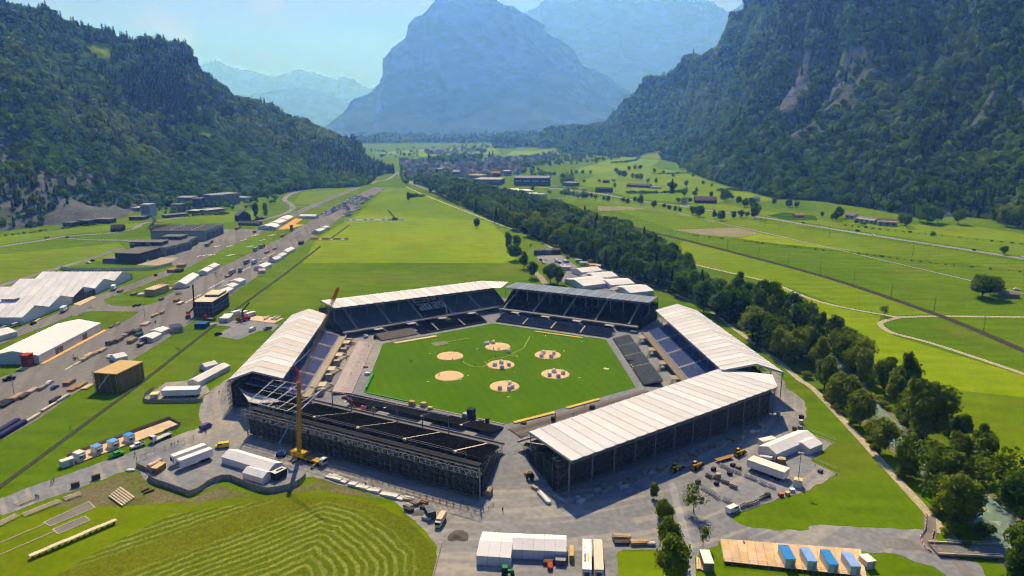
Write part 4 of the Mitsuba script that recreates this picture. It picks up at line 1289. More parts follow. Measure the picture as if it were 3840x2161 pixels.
# pale scraps and lids lying on the grass
for i, (x, y) in enumerate(((58, 375), (815, 293), (672, 722), (550, 790), (22, 826), (1315, 1070), (1418, 668), (2210, 330), (1912, 88), (2460, 758), (2498, 182))):
    c = at(x, y, 0.12, 'r')
    mb = MB().box((c[0], c[1], 0.22), (1.0, 0.8, 0.16), (0.72, 0.73, 0.68), rnd.uniform(0, 3), top=(0.8, 0.8))
    single('ground_cover', 'small pale cover lying alone on the pitch grass', 'cover', mb, group='pale covers scattered over the pitch')


def rope(name, lab, cat, f, pts, r, col, z=0.15):
    p = smooth_line(gpts(f, pts), 6)
    mb = MB()
    for a, b in zip(p[:-1], p[1:]):
        mb.beam((*a, z), (*b, z), r, col, r * 0.7)
    return single(name, lab, cat, mb)


rope('water_hose', 'yellow hose winding over the pitch from the far right to the middle ring', 'hose', 'r', [(1640, 90), (1655, 115), (1600, 210), (1560, 290), (1480, 330), (1370, 375), (1440, 395), (1455, 425), (1330, 410), (1230, 440), (1080, 460), (980, 500)], 0.34, (0.42, 0.44, 0.10))
rope('water_hose', 'yellow hose lying between the far left ring and the middle ring', 'hose', 'r', [(560, 480), (600, 520), (680, 560), (780, 582), (900, 585), (955, 560), (960, 530), (930, 505)], 0.34, (0.42, 0.44, 0.10))
mb = MB()
for a, b in (((75, 210), (150, 250)), ((150, 250), (350, 212)), ((350, 212), (275, 172)), ((275, 172), (75, 210))):
    mb.beam(at(*a, 0.2, 'r'), at(*b, 0.2, 'r'), 0.35, (0.42, 0.44, 0.20))
m, _ = sheet(gpts('r', [(85, 210), (152, 245), (340, 212), (272, 177)]), 0.17)
mb.add(*m, (0.20, 0.21, 0.15))
mb.beam(at(330, 190, 0.2, 'r'), at(700, 122, 0.2, 'r'), 0.4, (0.42, 0.44, 0.20))
single('practice_mat', 'grey square mat with a pale edging strip at the back left of the pitch', 'mat', mb)
# boards along the edge of the grass
for f, a, b, w, lab in (('g2', (510, 785), (1130, 868), 1.5, 'yellow board lying along the back right edge of the pitch'), ('z3', (65, 505), (440, 410), 1.8, 'long yellow board at the front right edge, the nearer of two'), ('z3', (545, 372), (845, 290), 1.8, 'long yellow board at the front right edge, the farther of two')):
    A, B = at(*a, 0, f), at(*b, 0, f)
    key = thing('edge_board', lab, 'board', 'yellow boards along the pitch edge')
    n = 8
    for i in range(n):
        p, q_ = A + (B - A) * i / n, A + (B - A) * (i + 0.97) / n
        part(key, 'plank', MB().beam(p + [0, 0, 0.35], q_ + [0, 0, 0.35], w, (0.66, 0.47, 0.12), 0.3))
A, B = at(1050, 935, 0, 'g1'), at(1590, 842, 0, 'g1')
key = thing('timber_deck', 'long pale timber decking being laid at the back left edge of the pitch', 'decking')
for i in range(9):
    p, q_ = A + (B - A) * i / 9, A + (B - A) * (i + 0.96) / 9
    part(key, 'plank', MB().beam(p + [0, 0, 0.3], q_ + [0, 0, 0.3], 2.6, (0.66, 0.52, 0.34), 0.25))
for i, (x, y) in enumerate(((1100, 862), (1200, 850), (1160, 885))):
    part(key, 'upright', MB().beam(at(x, y, 0, 'g1'), at(x - 20, y - 20, 2.2, 'g1'), 0.35, (0.62, 0.50, 0.34)))
mb = MB()
a_, b_, c_ = at(2150, 1385, 0, 'g4'), at(2255, 1165, 0, 'g4'), at(2150, 1385, 0, 'g4')
for i in range(6):
    p, q_ = a_ + (b_ - a_) * i / 6, a_ + (b_ - a_) * (i + 0.94) / 6
    mb.beam(p + [0, 0, 0.9], q_ + [0, 0, 0.9], 0.5, (0.08, 0.42, 0.10), 1.6)
single('green_barrier', 'bright green barrier panels at the left corner of the pitch', 'barrier', mb)
mb = MB()
a_, b_ = at(1330, 238, 0, 'z4'), at(1700, 318, 0, 'z4')
mb.beam(a_ + [0, 0, 0.45], b_ + [0, 0, 0.45], 0.5, (0.10, 0.40, 0.13), 0.7)
single('green_barrier', 'low green barrier along the front left edge of the pitch', 'barrier', mb)
# ---------------------------------------------------------------- trees along the river and over the fields
BR, SL, FI, TH, SH = ['broad_%d' % k for k in range(7)], ['slim_%d' % k for k in range(3)], ['fir_%d' % k for k in range(3)], ['thin_0', 'thin_1'], ['shrub_%d' % k for k in range(3)]


def top_h(base, top):
    """height of a tree whose foot and tip are survey points"""
    P = at(*base)
    return P, float(at_y(top[0], top[1], P[1])[2])


# the grove that fills the river bend behind the arena: set out in rows between its two edges
gr = np.random.default_rng(77)
WEST = smooth_line(gpts('v', [(1048, 462), (1090, 486), (1150, 512), (1215, 543), (1290, 574), (1375, 612), (1440, 645), (1520, 676), (1600, 703), (1690, 738), (1760, 765), (1835, 812), (1900, 860), (1965, 908), (2020, 950), (2070, 985), (2150, 1070), (2210, 1145), (2290, 1232), (2370, 1310), (2440, 1370)]), 10)
EAST = smooth_line(gpts('v', [(1120, 462), (1230, 490), (1330, 515), (1450, 555), (1560, 597), (1655, 640), (1700, 680), (1750, 715), (1800, 738), (1880, 765), (1960, 800), (2060, 855), (2140, 915), (2230, 975), (2330, 1055), (2440, 1125), (2530, 1200), (2640, 1290)]), 10)
WL, EL = sg.LineString(WEST), sg.LineString(EAST)
belt = sg.Polygon(np.vstack([WEST, EAST[::-1]])).buffer(0)
river_area = strip(RIV, 15)
pts = []
x0, y0, x1, y1 = belt.bounds
tries = 0
from scipy.spatial import cKDTree
cand = np.column_stack([gr.uniform(x0, x1, 60000), gr.uniform(y0, y1, 60000)])
cand = cand[shapely.contains_xy(belt, cand[:, 0], cand[:, 1]) & ~shapely.contains_xy(river_area, cand[:, 0], cand[:, 1])]
keep = []
cell = {}
for p in cand:
    far = p[1] / 900
    dmin = 5.6 + 2.6 * gr.random() + 2.0 * far
    if p[1] < 330:
        dmin += 2.2 + (5.0 if sg.Point(p).distance(WL) < sg.Point(p).distance(EL) else 0.5)
    k = (int(p[0] // 12), int(p[1] // 12))
    ok = True
    for a in (-1, 0, 1):
        for b in (-1, 0, 1):
            for q in cell.get((k[0] + a, k[1] + b), ()):
                if (q[0] - p[0]) ** 2 + (q[1] - p[1]) ** 2 < dmin * dmin:
                    ok = False
    if ok:
        cell.setdefault(k, []).append(p)
        keep.append(p)
keep = np.array(keep)
order = np.argsort(keep[:, 1])
keep = keep[order]
nb = nc = 0
labels['river_grove'] = {'kind': 'stuff', 'label': 'far end of the dense tree belt along the river, trees merging into one mass', 'category': 'grove'}
for i, p in enumerate(keep):
    # near the river's open reach the trees stand as two loose rows and are lower on the far bank
    h = gr.uniform(15, 22)
    if p[1] < 330:
        h = gr.uniform(12.5, 20)
    r_ = gr.random()
    kind = BR[int(gr.integers(7))] if r_ < 0.66 else (SL[int(gr.integers(3))] if r_ < 0.84 else FI[int(gr.integers(3))])
    if p[1] < 340 and kind.startswith('fir'):
        kind = BR[int(gr.integers(7))]
    if p[1] < 300 and gr.random() < 0.12:
        kind = TH[int(gr.integers(2))]
    if kind.startswith('fir'):
        h *= 1.08
    px = to_px(np.array([p[0], p[1], 0.0]))
    if px[0] < -50 or px[0] > 2700 or px[1] > 1560:
        continue
    rz = gr.uniform(0, 6.28)
    if kind.startswith('fir'):
        if nc < 120:
            nc += 1
            put_tree(kind, 'fir_tree', 'dark pointed fir rising among the leafy trees of the river belt', 'tree', p, h, rz, 'fir trees in the river belt')
            continue
    elif nb < 297:
        nb += 1
        zone = 'on the far bank of the open river reach' if p[1] < 330 and sg.Point(p).distance(EL) < sg.Point(p).distance(WL) else 'on the near bank of the open river reach' if p[1] < 330 else 'in the belt beside the right stand' if p[1] < 430 else 'in the belt behind the white tents'
        look_ = 'slim upright' if kind[0] == 's' else 'sparse airy' if kind[0] == 't' else 'tall broad' if h > 17.5 else 'lower broad'
        put_tree(kind, 'riverside_tree', '%s leafy tree standing %s' % (look_, zone), 'tree', p, h, rz, '%s trees %s' % (look_, zone), gr.uniform(0.9, 1.3))
        continue
    s = h / SPEC[kind]
    scene['river_grove__%05d' % i] = {'type': 'instance', 'to_world': T(mat4((p[0], p[1], 0), rz, s)), 'g': {'type': 'ref', 'id': 'group_' + kind}}
# scrub on both banks
n = 0
for L, off in ((WL, -1), (EL, 1)):
    for d in np.arange(0, min(L.length, 900), 5.0):
        p = np.array(L.interpolate(L.length - d).coords[0]) + gr.normal(0, 1.5, 2)
        px = to_px(np.array([*p, 0.0]))
        if gr.random() < 0.55 and -20 < px[0] < 2620 and px[1] < 1500 and not river_area.contains(sg.Point(p)):
            put_tree(SH[int(gr.integers(3))], 'bush', 'low green bush at the edge of the river belt', 'bush', p, gr.uniform(2.0, 4.5), gr.uniform(0, 6), 'bushes at the edge of the river belt', gr.uniform(0.8, 1.3))
            n += 1
for d in np.arange(0, 330, 4.2):
    L = sg.LineString(RIV)
    for s_ in (-1, 1):
        q = L.parallel_offset(8.6, 'left' if s_ > 0 else 'right')
        p = np.array(q.interpolate(q.length - 60 - d if s_ < 0 else q.length - 60 - d).coords[0]) + gr.normal(0, 0.8, 2)
        px = to_px(np.array([*p, 0.0]))
        if gr.random() < 0.5 and -20 < px[0] < 2620 and px[1] < 1470:
            put_tree(SH[int(gr.integers(3))], 'bush', 'low green bush overhanging the river water', 'bush', p, gr.uniform(1.5, 3.6), gr.uniform(0, 6), 'bushes on the river bank')

# trees one can point to
ONE = [
    ('broad_2', (2470, 748), (2462, 690), 1.45, 'broad dark lone tree on the right meadow beside the small stone shed'),
    ('broad_5', (2500, 742), (2500, 694), 1.1, 'rounded tree joined to the broad lone tree by the shed'),
    ('thin_0', (2225, 797), (2224, 766), 0.9, 'thin sparse tree beside the fork of the field path'),
    ('broad_1', (1200, 574), (1200, 547), 0.95, 'single round tree standing in the meadow right of the runway'),
    ('slim_1', (1028, 508), (1027, 482), 0.8, 'slender dark tree at the end of the far hedge by the runway'),
    ('slim_0', (644, 552), (646, 509), 0.75, 'tall dark columnar tree left of its twin behind the chalet'),
    ('slim_2', (669, 548), (671, 508), 0.7, 'tall dark columnar tree right of its twin behind the chalet'),
    ('broad_0', (1385, 712), (1385, 660), 1.0, 'broad dark tree just behind the back stand beside the dirt track'),
    ('broad_3', (1402, 716), (1398, 668), 1.1, 'dense tree behind the back right stand next to the white tents'),
    ('broad_4', (1338, 700), (1335, 655), 1.0, 'tree at the near end of the short row behind the arena'),
    ('broad_6', (1318, 676), (1316, 630), 1.0, 'second tree in the short row beside the meadow edge'),
    ('broad_2', (1296, 655), (1294, 613), 1.0, 'third tree in the short row beside the car park'),
    ('slim_1', (1278, 630), (1276, 582), 0.9, 'slim tree at the far end of the short row by the car park'),
    ('broad_5', (1300, 622), (1298, 590), 0.95, 'tree behind the far end of the short row near the car park'),
    ('thin_0', (1335, 625), (1336, 612), 0.7, 'small tree beside the parked stacks in the car park'),
    ('fir_1', (1728, 682), (1726, 632), 0.95, 'tall lone fir standing clear of the belt on the meadow side'),
    ('slim_2', (1645, 1255), (1642, 1212), 1.1, 'bright green young tree at the top of the row by the shadowed gravel'),
    ('broad_1', (1672, 1335), (1668, 1250), 0.75, 'green leafy tree second in the row leading down to the camera'),
    ('broad_4', (1684, 1400), (1680, 1300), 0.8, 'large green tree third in the row leading down to the camera'),
    ('broad_0', (1692, 1475), (1686, 1345), 0.8, 'large dark green tree at the bottom of the row nearest the camera'),
    ('broad_3', (1660, 1300), (1658, 1258), 0.8, 'bushy young tree between the first and second of the row'),
    ('thin_1', (1745, 1290), (1742, 1216), 1.2, 'olive green sparse tree beside the steel truss yard'),
    ('thin_0', (1768, 1376), (1768, 1318), 0.6, 'thin bare branched sapling above the timber deck'),
    ('broad_6', (2560, 1500), (2545, 1350), 1.0, 'olive tree cut by the bottom right corner beyond the bridge'),
    ('broad_2', (2600, 1470), (2600, 1330), 1.0, 'tree at the right edge beyond the bridge'),
    ('shrub_1', (2475, 1345), (2475, 1318), 1.2, 'yellowish bush beside the river bank above the bridge'),
    ('broad_3', (2320, 1105), (2345, 945), 0.9, 'tall loose crowned tree on the far river bank standing above its neighbours'),
    ('broad_6', (2270, 1020), (2245, 880), 0.9, 'tall rounded tree on the far river bank in front of the yellow meadow'),
    ('broad_0', (2375, 1290), (2380, 1190), 1.1, 'round dark tree leaning over the near bank of the river'),
    ('thin_1', (2320, 1250), (2320, 1105), 0.9, 'sparse birch like tree on the near bank with water behind it'),
    ('broad_5', (1925, 840), (1925, 700), 0.8, 'tallest dark tree of the belt beside the right stand'),
    ('broad_1', (1770, 785), (1768, 700), 1.0, 'rounded bright tree of the belt nearest the right stand roof'),
    ('shrub_0', (1390, 745), (1388, 735), 1.0, 'small bush at the foot of the tree behind the back stand'),
]
for kind, b, t_, wide, lab in ONE:
    P, h = top_h(b, t_)
    nm = 'bush' if kind.startswith('shrub') else ('fir_tree' if kind.startswith('fir') else 'broadleaf_tree')
    put_tree(kind, nm, lab, 'bush' if nm == 'bush' else 'tree', P, max(2.0, h), gr.uniform(0, 6), None, wide)
# meadow trees at the right, foot and height read off the photograph
FARM = [('a8', 1115, 815, 12), ('a8', 1250, 820, 8), ('a8', 1325, 845, 8), ('a8', 1400, 865, 9), ('a8', 1470, 875, 8), ('a8', 1650, 910, 13), ('a8', 1745, 935, 16), ('a8', 1945, 955, 12), ('a8', 2040, 985, 14), ('a8', 2215, 955, 10), ('a8', 2310, 945, 11),
        ('a8', 2400, 945, 9), ('a8', 2500, 960, 18), ('a8', 2500, 850, 13), ('a8', 2570, 860, 9), ('a8', 2370, 800, 14), ('a8', 2460, 800, 14), ('a8', 925, 775, 18), ('a8', 845, 735, 10), ('a8', 750, 760, 10), ('a8', 690, 740, 9), ('a8', 480, 720, 10), ('a8', 420, 715, 9),
        ('a8', 310, 700, 9), ('a8', 250, 680, 10), ('a8', 130, 695, 12), ('a8', 60, 690, 11), ('a8', 1360, 610, 26), ('a8', 1340, 560, 16), ('a8', 1400, 560, 14), ('a8', 1560, 520, 14), ('a8', 1530, 655, 15), ('a8', 2090, 720, 20), ('a8', 2130, 700, 15), ('a8', 2280, 760, 13),
        ('a8', 1700, 590, 9), ('a8', 1560, 590, 8), ('a8', 1140, 470, 12), ('a8', 1030, 470, 11), ('a8', 930, 430, 17), ('a8', 880, 420, 15), ('a8', 820, 410, 14), ('a8', 700, 400, 18), ('a8', 640, 380, 16), ('a8', 590, 340, 16), ('a8', 770, 300, 14), ('a8', 850, 280, 14), ('a8', 920, 280, 13),
        ('a8', 1120, 330, 13), ('a8', 1240, 340, 9), ('a8', 1480, 280, 16), ('a8', 1380, 390, 9), ('a8', 1650, 385, 9), ('a8', 1790, 490, 9), ('a8', 1910, 520, 8), ('a8', 2070, 490, 10), ('a8', 240, 350, 12), ('a8', 130, 350, 12), ('a8', 40, 350, 12), ('a8', 570, 530, 10), ('a8', 360, 450, 6),
        ('a8', 560, 450, 6), ('a8', 150, 455, 6), ('a8', 1680, 650, 10), ('a8', 1450, 745, 9), ('a8', 1610, 745, 9), ('a8', 1900, 660, 10), ('a8', 2190, 700, 9), ('q5', 1690, 270, 15), ('q5', 1655, 250, 14), ('q5', 1130, 215, 10), ('q5', 1050, 190, 8), ('q5', 1180, 200, 16), ('q5', 2425, 475, 9),
        ('q5', 1888, 330, 5), ('q5', 1160, 215, 12), ('q5', 800, 115, 12), ('q5', 860, 115, 9), ('q5', 690, 95, 11), ('q5', 470, 115, 13), ('q5', 520, 110, 14), ('q5', 1850, 240, 26), ('q5', 1790, 225, 22), ('q5', 1920, 235, 20), ('q5', 2080, 245, 20), ('q5', 2440, 260, 26), ('q5', 2520, 270, 28), ('q5', 2380, 230, 24), ('q5', 1310, 240, 7), ('q5', 1360, 255, 6)]
for f, x, y, h in FARM:
    P = at(x, y, 0, f)
    if h < 7:
        put_tree(SH[int(gr.integers(3))], 'bush', 'isolated bush on the meadows right of the river', 'bush', P, h, gr.uniform(0, 6), 'bushes on the right meadows')
    else:
        k = FI[int(gr.integers(3))] if h >= 26 and f == 'a8' else BR[int(gr.integers(7))]
        put_tree(k, 'meadow_tree', 'scattered tree on the meadows between the road and the mountain foot', 'tree', P, h, gr.uniform(0, 6), 'scattered meadow trees on the right', gr.uniform(0.9, 1.15))
# hedges: rows of bushes that read as one
for name, lab, f, pts_, step, h, w in (('hedge', 'thin dark hedge running beside the railway across the right meadows', 'q5', [(0, 322), (400, 367), (960, 432), (1400, 477), (1900, 542), (2600, 608)], 6.5, 1.5, 1.0),
                                      ('hedge', 'thin hedge along the upper edge of the highway meadow', 'q5', [(1180, 250), (1540, 290), (1880, 325), (2250, 365), (2600, 400)], 8, 1.7, 1.0),
                                      ('hedge', 'dense round topped hedge at the far end of the runway meadow', 'v', [(1034, 497), (1050, 495), (1066, 496)], 3.0, 6.0, 0.9),
                                      ('hedge', 'broken hedge below the mountain farm meadows', 'a8', [(760, 610), (900, 610), (1080, 610), (1250, 605), (1500, 595)], 6, 4.5, 1.1),
                                      ('hedge', 'hedge climbing the far green slope on the right', 'a8', [(520, 190), (700, 185), (850, 160), (970, 90)], 9, 5, 1.1),
                                      ('hedge', 'hedge across the far meadow above the long barn', 'a8', [(1100, 345), (1300, 345), (1600, 330)], 8, 5, 1.1),
                                      ('hedge', 'hedge near the forest edge on the right', 'a8', [(2000, 580), (2150, 560), (2330, 580), (2450, 570)], 7, 5, 1.1),
                                      ('hedge', 'hedge between quarry plant and airfield meadow', 'a4', [(200, 420), (420, 395), (640, 385), (830, 380)], 5, 4, 1.1),
                                      ('hedge', 'hedge along the quarry fence at far left', 'a3', [(0, 690), (400, 640), (860, 580), (1300, 530), (1500, 512)], 6, 2.2, 1.0)):
    labels[numbered(name)] = {'kind': 'stuff', 'label': lab, 'category': 'hedge'}
    key = name if NUM[name] == 1 else '%s_%03d' % (name, NUM[name] - 1)
    L = sg.LineString(gpts(f, pts_))
    for i, d in enumerate(np.arange(0, L.length, step)):
        p = L.interpolate(d).coords[0]
        hh = h * gr.uniform(0.4, 1.25)
        s = hh / SPEC['shrub_0']
        scene['%s__%03d' % (key, i)] = {'type': 'instance', 'to_world': T(mat4((p[0] + gr.normal(0, .5), p[1] + gr.normal(0, .5), -0.1), gr.uniform(0, 6), (s * w * 1.4, s * w * 1.4, s))), 'g': {'type': 'ref', 'id': 'group_' + SH[i % 3]}}
# copses about the village and at the foot of the mountains
labels['village_trees'] = {'kind': 'stuff', 'label': 'garden trees and copses merging between the roofs of the far village', 'category': 'trees'}
i = 0
for f, poly, n, hl, hh in (('a7', [(370, 240), (800, 180), (1150, 190), (1080, 280), (360, 290)], 150, 14, 22), ('a7', [(0, 430), (300, 400), (700, 430), (700, 520), (300, 560), (60, 560)], 110, 10, 18), ('a7', [(600, 480), (720, 400), (660, 540)], 14, 14, 20),
                           ('a7', [(0, 240), (2000, 210), (2000, 440), (900, 480), (0, 400)], 240, 8, 16), ('a7', [(1640, 200), (2200, 120), (2576, 150), (2500, 280), (1640, 340)], 170, 10, 18), ('a7', [(2230, 560), (2240, 470), (2370, 480), (2390, 540)], 22, 14, 18),
                           ('a7', [(1060, 330), (1140, 310), (1150, 380), (1080, 380)], 9, 18, 24), ('a7', [(1680, 640), (2576, 700), (2576, 760), (1900, 660)], 26, 7, 11), ('a7', [(1900, 400), (2180, 420), (2120, 450), (1820, 450)], 30, 6, 10), ('v', [(925, 380), (1230, 366), (1240, 392), (960, 398)], 90, 10, 18), ('v', [(1470, 400), (1560, 382), (1640, 372), (1560, 400), (1480, 416)], 70, 12, 18)):
    P = sg.Polygon(gpts(f, poly)).buffer(0)
    a, b, c, d = P.bounds
    k = 0
    while k < n:
        p = (gr.uniform(a, c), gr.uniform(b, d))
        if P.contains(sg.Point(p)):
            q = 'group_canopy_%d' % gr.integers(5) if gr.random() < 0.8 else 'group_spruce_%d' % gr.integers(2)
            s = gr.uniform(hl, hh) / 15
            scene['village_trees__%04d' % i] = {'type': 'instance', 'to_world': T(mat4((*p, -0.5), gr.uniform(0, 6), s)), 'g': {'type': 'ref', 'id': q}}
            i += 1
            k += 1
# scrub of the old quarry floor
labels['quarry_scrub'] = {'kind': 'stuff', 'label': 'shrubs grown over the quarry floor at the foot of the left hill', 'category': 'scrub'}
k = 0
for f, poly, n in (('v', [(0, 480), (110, 500), (120, 560), (0, 575)], 40), ('v', [(330, 520), (450, 480), (700, 480), (725, 492), (560, 505), (380, 540)], 150), ('v', [(380, 530), (520, 510), (700, 500), (690, 520), (420, 545)], 40)):
    P = sg.Polygon(gpts(f, poly)).buffer(0)
    a, b, c, d = P.bounds
    m_ = 0
    while m_ < n:
        p = (gr.uniform(a, c), gr.uniform(b, d))
        if P.contains(sg.Point(p)):
            scene['quarry_scrub__%04d' % k] = {'type': 'instance', 'to_world': T(mat4((*p, -0.3), gr.uniform(0, 6), gr.uniform(0.35, 0.85))), 'g': {'type': 'ref', 'id': 'group_canopy_%d' % gr.integers(5)}}
            k += 1
            m_ += 1
# ---------------------------------------------------------------- builders of smaller things
WHITE, OFFW, CREAM = (0.72, 0.73, 0.74), (0.72, 0.73, 0.73), (0.70, 0.64, 0.50)
DARK, STEEL, GLASS, TYRE = (0.035, 0.035, 0.038), (0.36, 0.37, 0.38), (0.03, 0.04, 0.05), (0.02, 0.02, 0.02)
WOOD, PINE, OLDWOOD = (0.42, 0.30, 0.17), (0.66, 0.50, 0.31), (0.20, 0.14, 0.09)
YEL, RED, ORANGE, BLUE = (0.72, 0.42, 0.02), (0.42, 0.03, 0.025), (0.62, 0.16, 0.03), (0.05, 0.16, 0.42)


def tent(name, label, cat, f, a, b, depth, eave, ridge, axis='x', bays=5, col=WHITE, wall=None, open_front=False, group=None, over=0.15, z=0.05, M=None, L=None):
    """marquee on the front edge a-b; the ridge runs along x or along y"""
    if M is None:
        M, L = edge(f, a, b, z)
    wall = wall or tuple(c * 0.92 for c in col)
    key = thing(name, label, cat, group)
    if axis == 'y':
        n, run, span = bays, depth, L
    else:
        n, run, span = bays, L, depth
    for i in range(n):
        u0, u1 = run * i / n + 0.03, run * (i + 1) / n - 0.03
        for s in (-1, 1):
            mb = MB()
            e, r_ = s * (span / 2 + over), 0.0
            if axis == 'y':
                q = [(e, u0, eave), (e, u1, eave), (r_, u1, ridge), (r_, u0, ridge)]
            else:
                q = [(u0 - L / 2, depth / 2 + e, eave), (u1 - L / 2, depth / 2 + e, eave), (u1 - L / 2, depth / 2, ridge), (u0 - L / 2, depth / 2, ridge)]
            if s * (1 if axis == 'y' else -1) < 0:
                q = q[::-1]
            mb.quad(*q, col, 0.09)
            part(key, 'roof_panel', mb, M, mat='membrane')
    for i in range(n):
        u0, u1 = run * i / n + 0.04, run * (i + 1) / n - 0.04
        for s in (-1, 1):
            if open_front and ((axis == 'x' and s < 0)):
                continue
            mb = MB()
            if axis == 'y':
                mb.box((s * span / 2, (u0 + u1) / 2, eave / 2), (0.08, u1 - u0, eave), wall)
            else:
                mb.box(((u0 + u1) / 2 - L / 2, depth / 2 + s * span / 2, eave / 2), (u1 - u0, 0.08, eave), wall)
            part(key, 'wall_panel', mb, M, mat='membrane')
    for s in (0, 1):
        pr = [(-span / 2, 0), (span / 2, 0), (span / 2, eave), (0, ridge - 0.05), (-span / 2, eave)]
        mb = MB()
        if axis == 'y':
            y = 0.06 if s == 0 else depth - 0.06
            if open_front and s == 0:
                pr = [(-span / 2, eave * 0.8), (span / 2, eave * 0.8), (span / 2, eave), (0, ridge - 0.05), (-span / 2, eave)]
            mb.sect(pr, y - 0.04, y + 0.04, tuple(c * 0.94 for c in wall), 'y')
        else:
            x = (-L / 2 + 0.06) if s == 0 else (L / 2 - 0.06)
            mb.sect([(p[0] + depth / 2, p[1]) for p in pr], x - 0.04, x + 0.04, tuple(c * 0.94 for c in wall), 'x')
        part(key, 'gable_wall', mb, M, mat='membrane')
    return key, M, L


def box_unit(name, label, cat, f, a, b, depth, h, col, roof=None, ribs=True, group=None, z=0.06, door=True, base=0.0, M=None, L=None):
    """container or cabin on the front edge a-b"""
    if M is None:
        M, L = edge(f, a, b, z)
    key = thing(name, label, cat, group)
    body = MB().box((0, depth / 2, base + h / 2), (L, depth, h), col)
    if ribs:
        n = max(4, int(L / 0.6))
        xs = -L / 2 + (np.arange(n) + 0.5) * L / n
        boxes(body, [(x, -0.03, base + h / 2) for x in xs], (L / n * 0.5, 0.07, h * 0.86), tuple(c * 0.9 for c in col))
        n = max(3, int(depth / 0.6))
        ys = (np.arange(n) + 0.5) * depth / n
        for s in (-1, 1):
            boxes(body, [(s * (L / 2 + 0.02), y, base + h / 2) for y in ys], (0.07, depth / n * 0.5, h * 0.86), tuple(c * 0.9 for c in col))
    part(key, 'body', body, M)
    rf = MB().box((0, depth / 2, base + h + 0.06), (L + 0.12, depth + 0.12, 0.12), roof or tuple(min(.85, c * 1.06) for c in col))
    part(key, 'roof', rf, M)
    if door:
        part(key, 'door', MB().box((L * 0.22, -0.08, base + h * 0.44), (min(1.0, L * 0.3), 0.06, h * 0.8), tuple(c * 0.55 for c in col)), M)
    if base:
        for s in (-1, 1):
            part(key, 'foot', MB().box((s * L * 0.4, depth / 2, base / 2), (0.3, depth * 0.9, base), (0.15, 0.15, 0.15)), M)
    return key, M, L


def wheel(x, y, r, w=0.3):
    return MB().cyl((x, y - w / 2, r), (x, y + w / 2, r), r, TYRE, 10)


def semitrailer(name, label, f, a, b, col=WHITE, roof=None, W=2.5, H=2.75, base=1.15, ends=True, group=None):
    M, L = edge(f, a, b, 0.05)
    key = thing(name, label, 'trailer', group)
    part(key, 'box', MB().box((0, W / 2, base + H / 2), (L, W, H), col).box((0, W / 2, base - 0.12), (L * 0.98, W * 0.7, 0.22), DARK), M)
    part(key, 'roof', MB().box((0, W / 2, base + H + 0.03), (L + 0.06, W + 0.04, 0.06), roof or (0.80, 0.80, 0.78)), M)
    for x in (0.18, 0.27, 0.36):
        for y in (0.25, W - 0.25):
            part(key, 'wheel', wheel(L * x, y, 0.5), M)
    for y in (0.4, W - 0.4):
        part(key, 'landing_leg', MB().beam((-L * 0.33, y, 0), (-L * 0.33, y, base), 0.15, STEEL), M)
    if ends:
        part(key, 'cooling_unit', MB().box((-L / 2 - 0.2, W / 2, base + H * 0.55), (0.4, W * 0.8, H * 0.7), (0.45, 0.46, 0.47)).box((-L / 2 - 0.41, W / 2, base + H * 0.55), (0.04, W * 0.55, H * 0.45), (0.06, 0.08, 0.10)), M)
    return key, M, L


def car_parts(col, kind='car'):
    def make():
        if kind == 'van':
            b = [(-2.5, .35), (2.5, .35), (2.5, 1.0), (1.75, 1.25), (1.35, 2.05), (-2.5, 2.1)]
            gl, L, W = [(1.30, 1.30), (1.66, 1.30), (1.32, 1.95), (-0.2, 1.95), (-0.2, 1.30)], 2.5, 1.9
        elif kind == 'pickup':
            b = [(-2.6, .45), (2.6, .45), (2.6, 1.05), (1.35, 1.15), (0.85, 1.8), (-0.7, 1.8), (-0.9, 1.1), (-2.6, 1.1)]
            gl, L, W = [(-0.62, 1.18), (1.22, 1.18), (0.82, 1.72), (-0.55, 1.72)], 2.6, 1.9
        else:
            b = [(-2.15, .3), (2.15, .3), (2.1, .78), (1.15, .95), (0.55, 1.45), (-1.2, 1.48), (-1.9, 1.0), (-2.15, .9)]
            gl, L, W = [(-1.65, 1.0), (1.02, .98), (0.5, 1.38), (-1.15, 1.41)], 2.15, 1.75
        out = [('body', MB().sect([(x, z) for x, z in b], -W / 2, W / 2, col, 'y'), None),
               ('window', MB().sect(gl, -W / 2 - 0.02, W / 2 + 0.02, GLASS, 'y'), None),
               ('windscreen', MB().beam((gl[1][0] + .04, 0, gl[1][1]), (gl[2][0] + .06, 0, gl[2][1]), W * 0.86, GLASS, 0.05), None)]
        for i, (x, y) in enumerate(((-L * .62, -1), (-L * .62, 1), (L * .62, -1), (L * .62, 1))):
            out.append(('wheel_%03d' % i if i else 'wheel', wheel(x, y * (W / 2 - 0.1), 0.34, 0.24), None))
        if kind == 'pickup':
            out.append(('load_bed', MB().box((-1.75, 0, 1.13), (1.5, 1.5, 0.08), (0.06, 0.06, 0.06)), None))
        return out
    return make


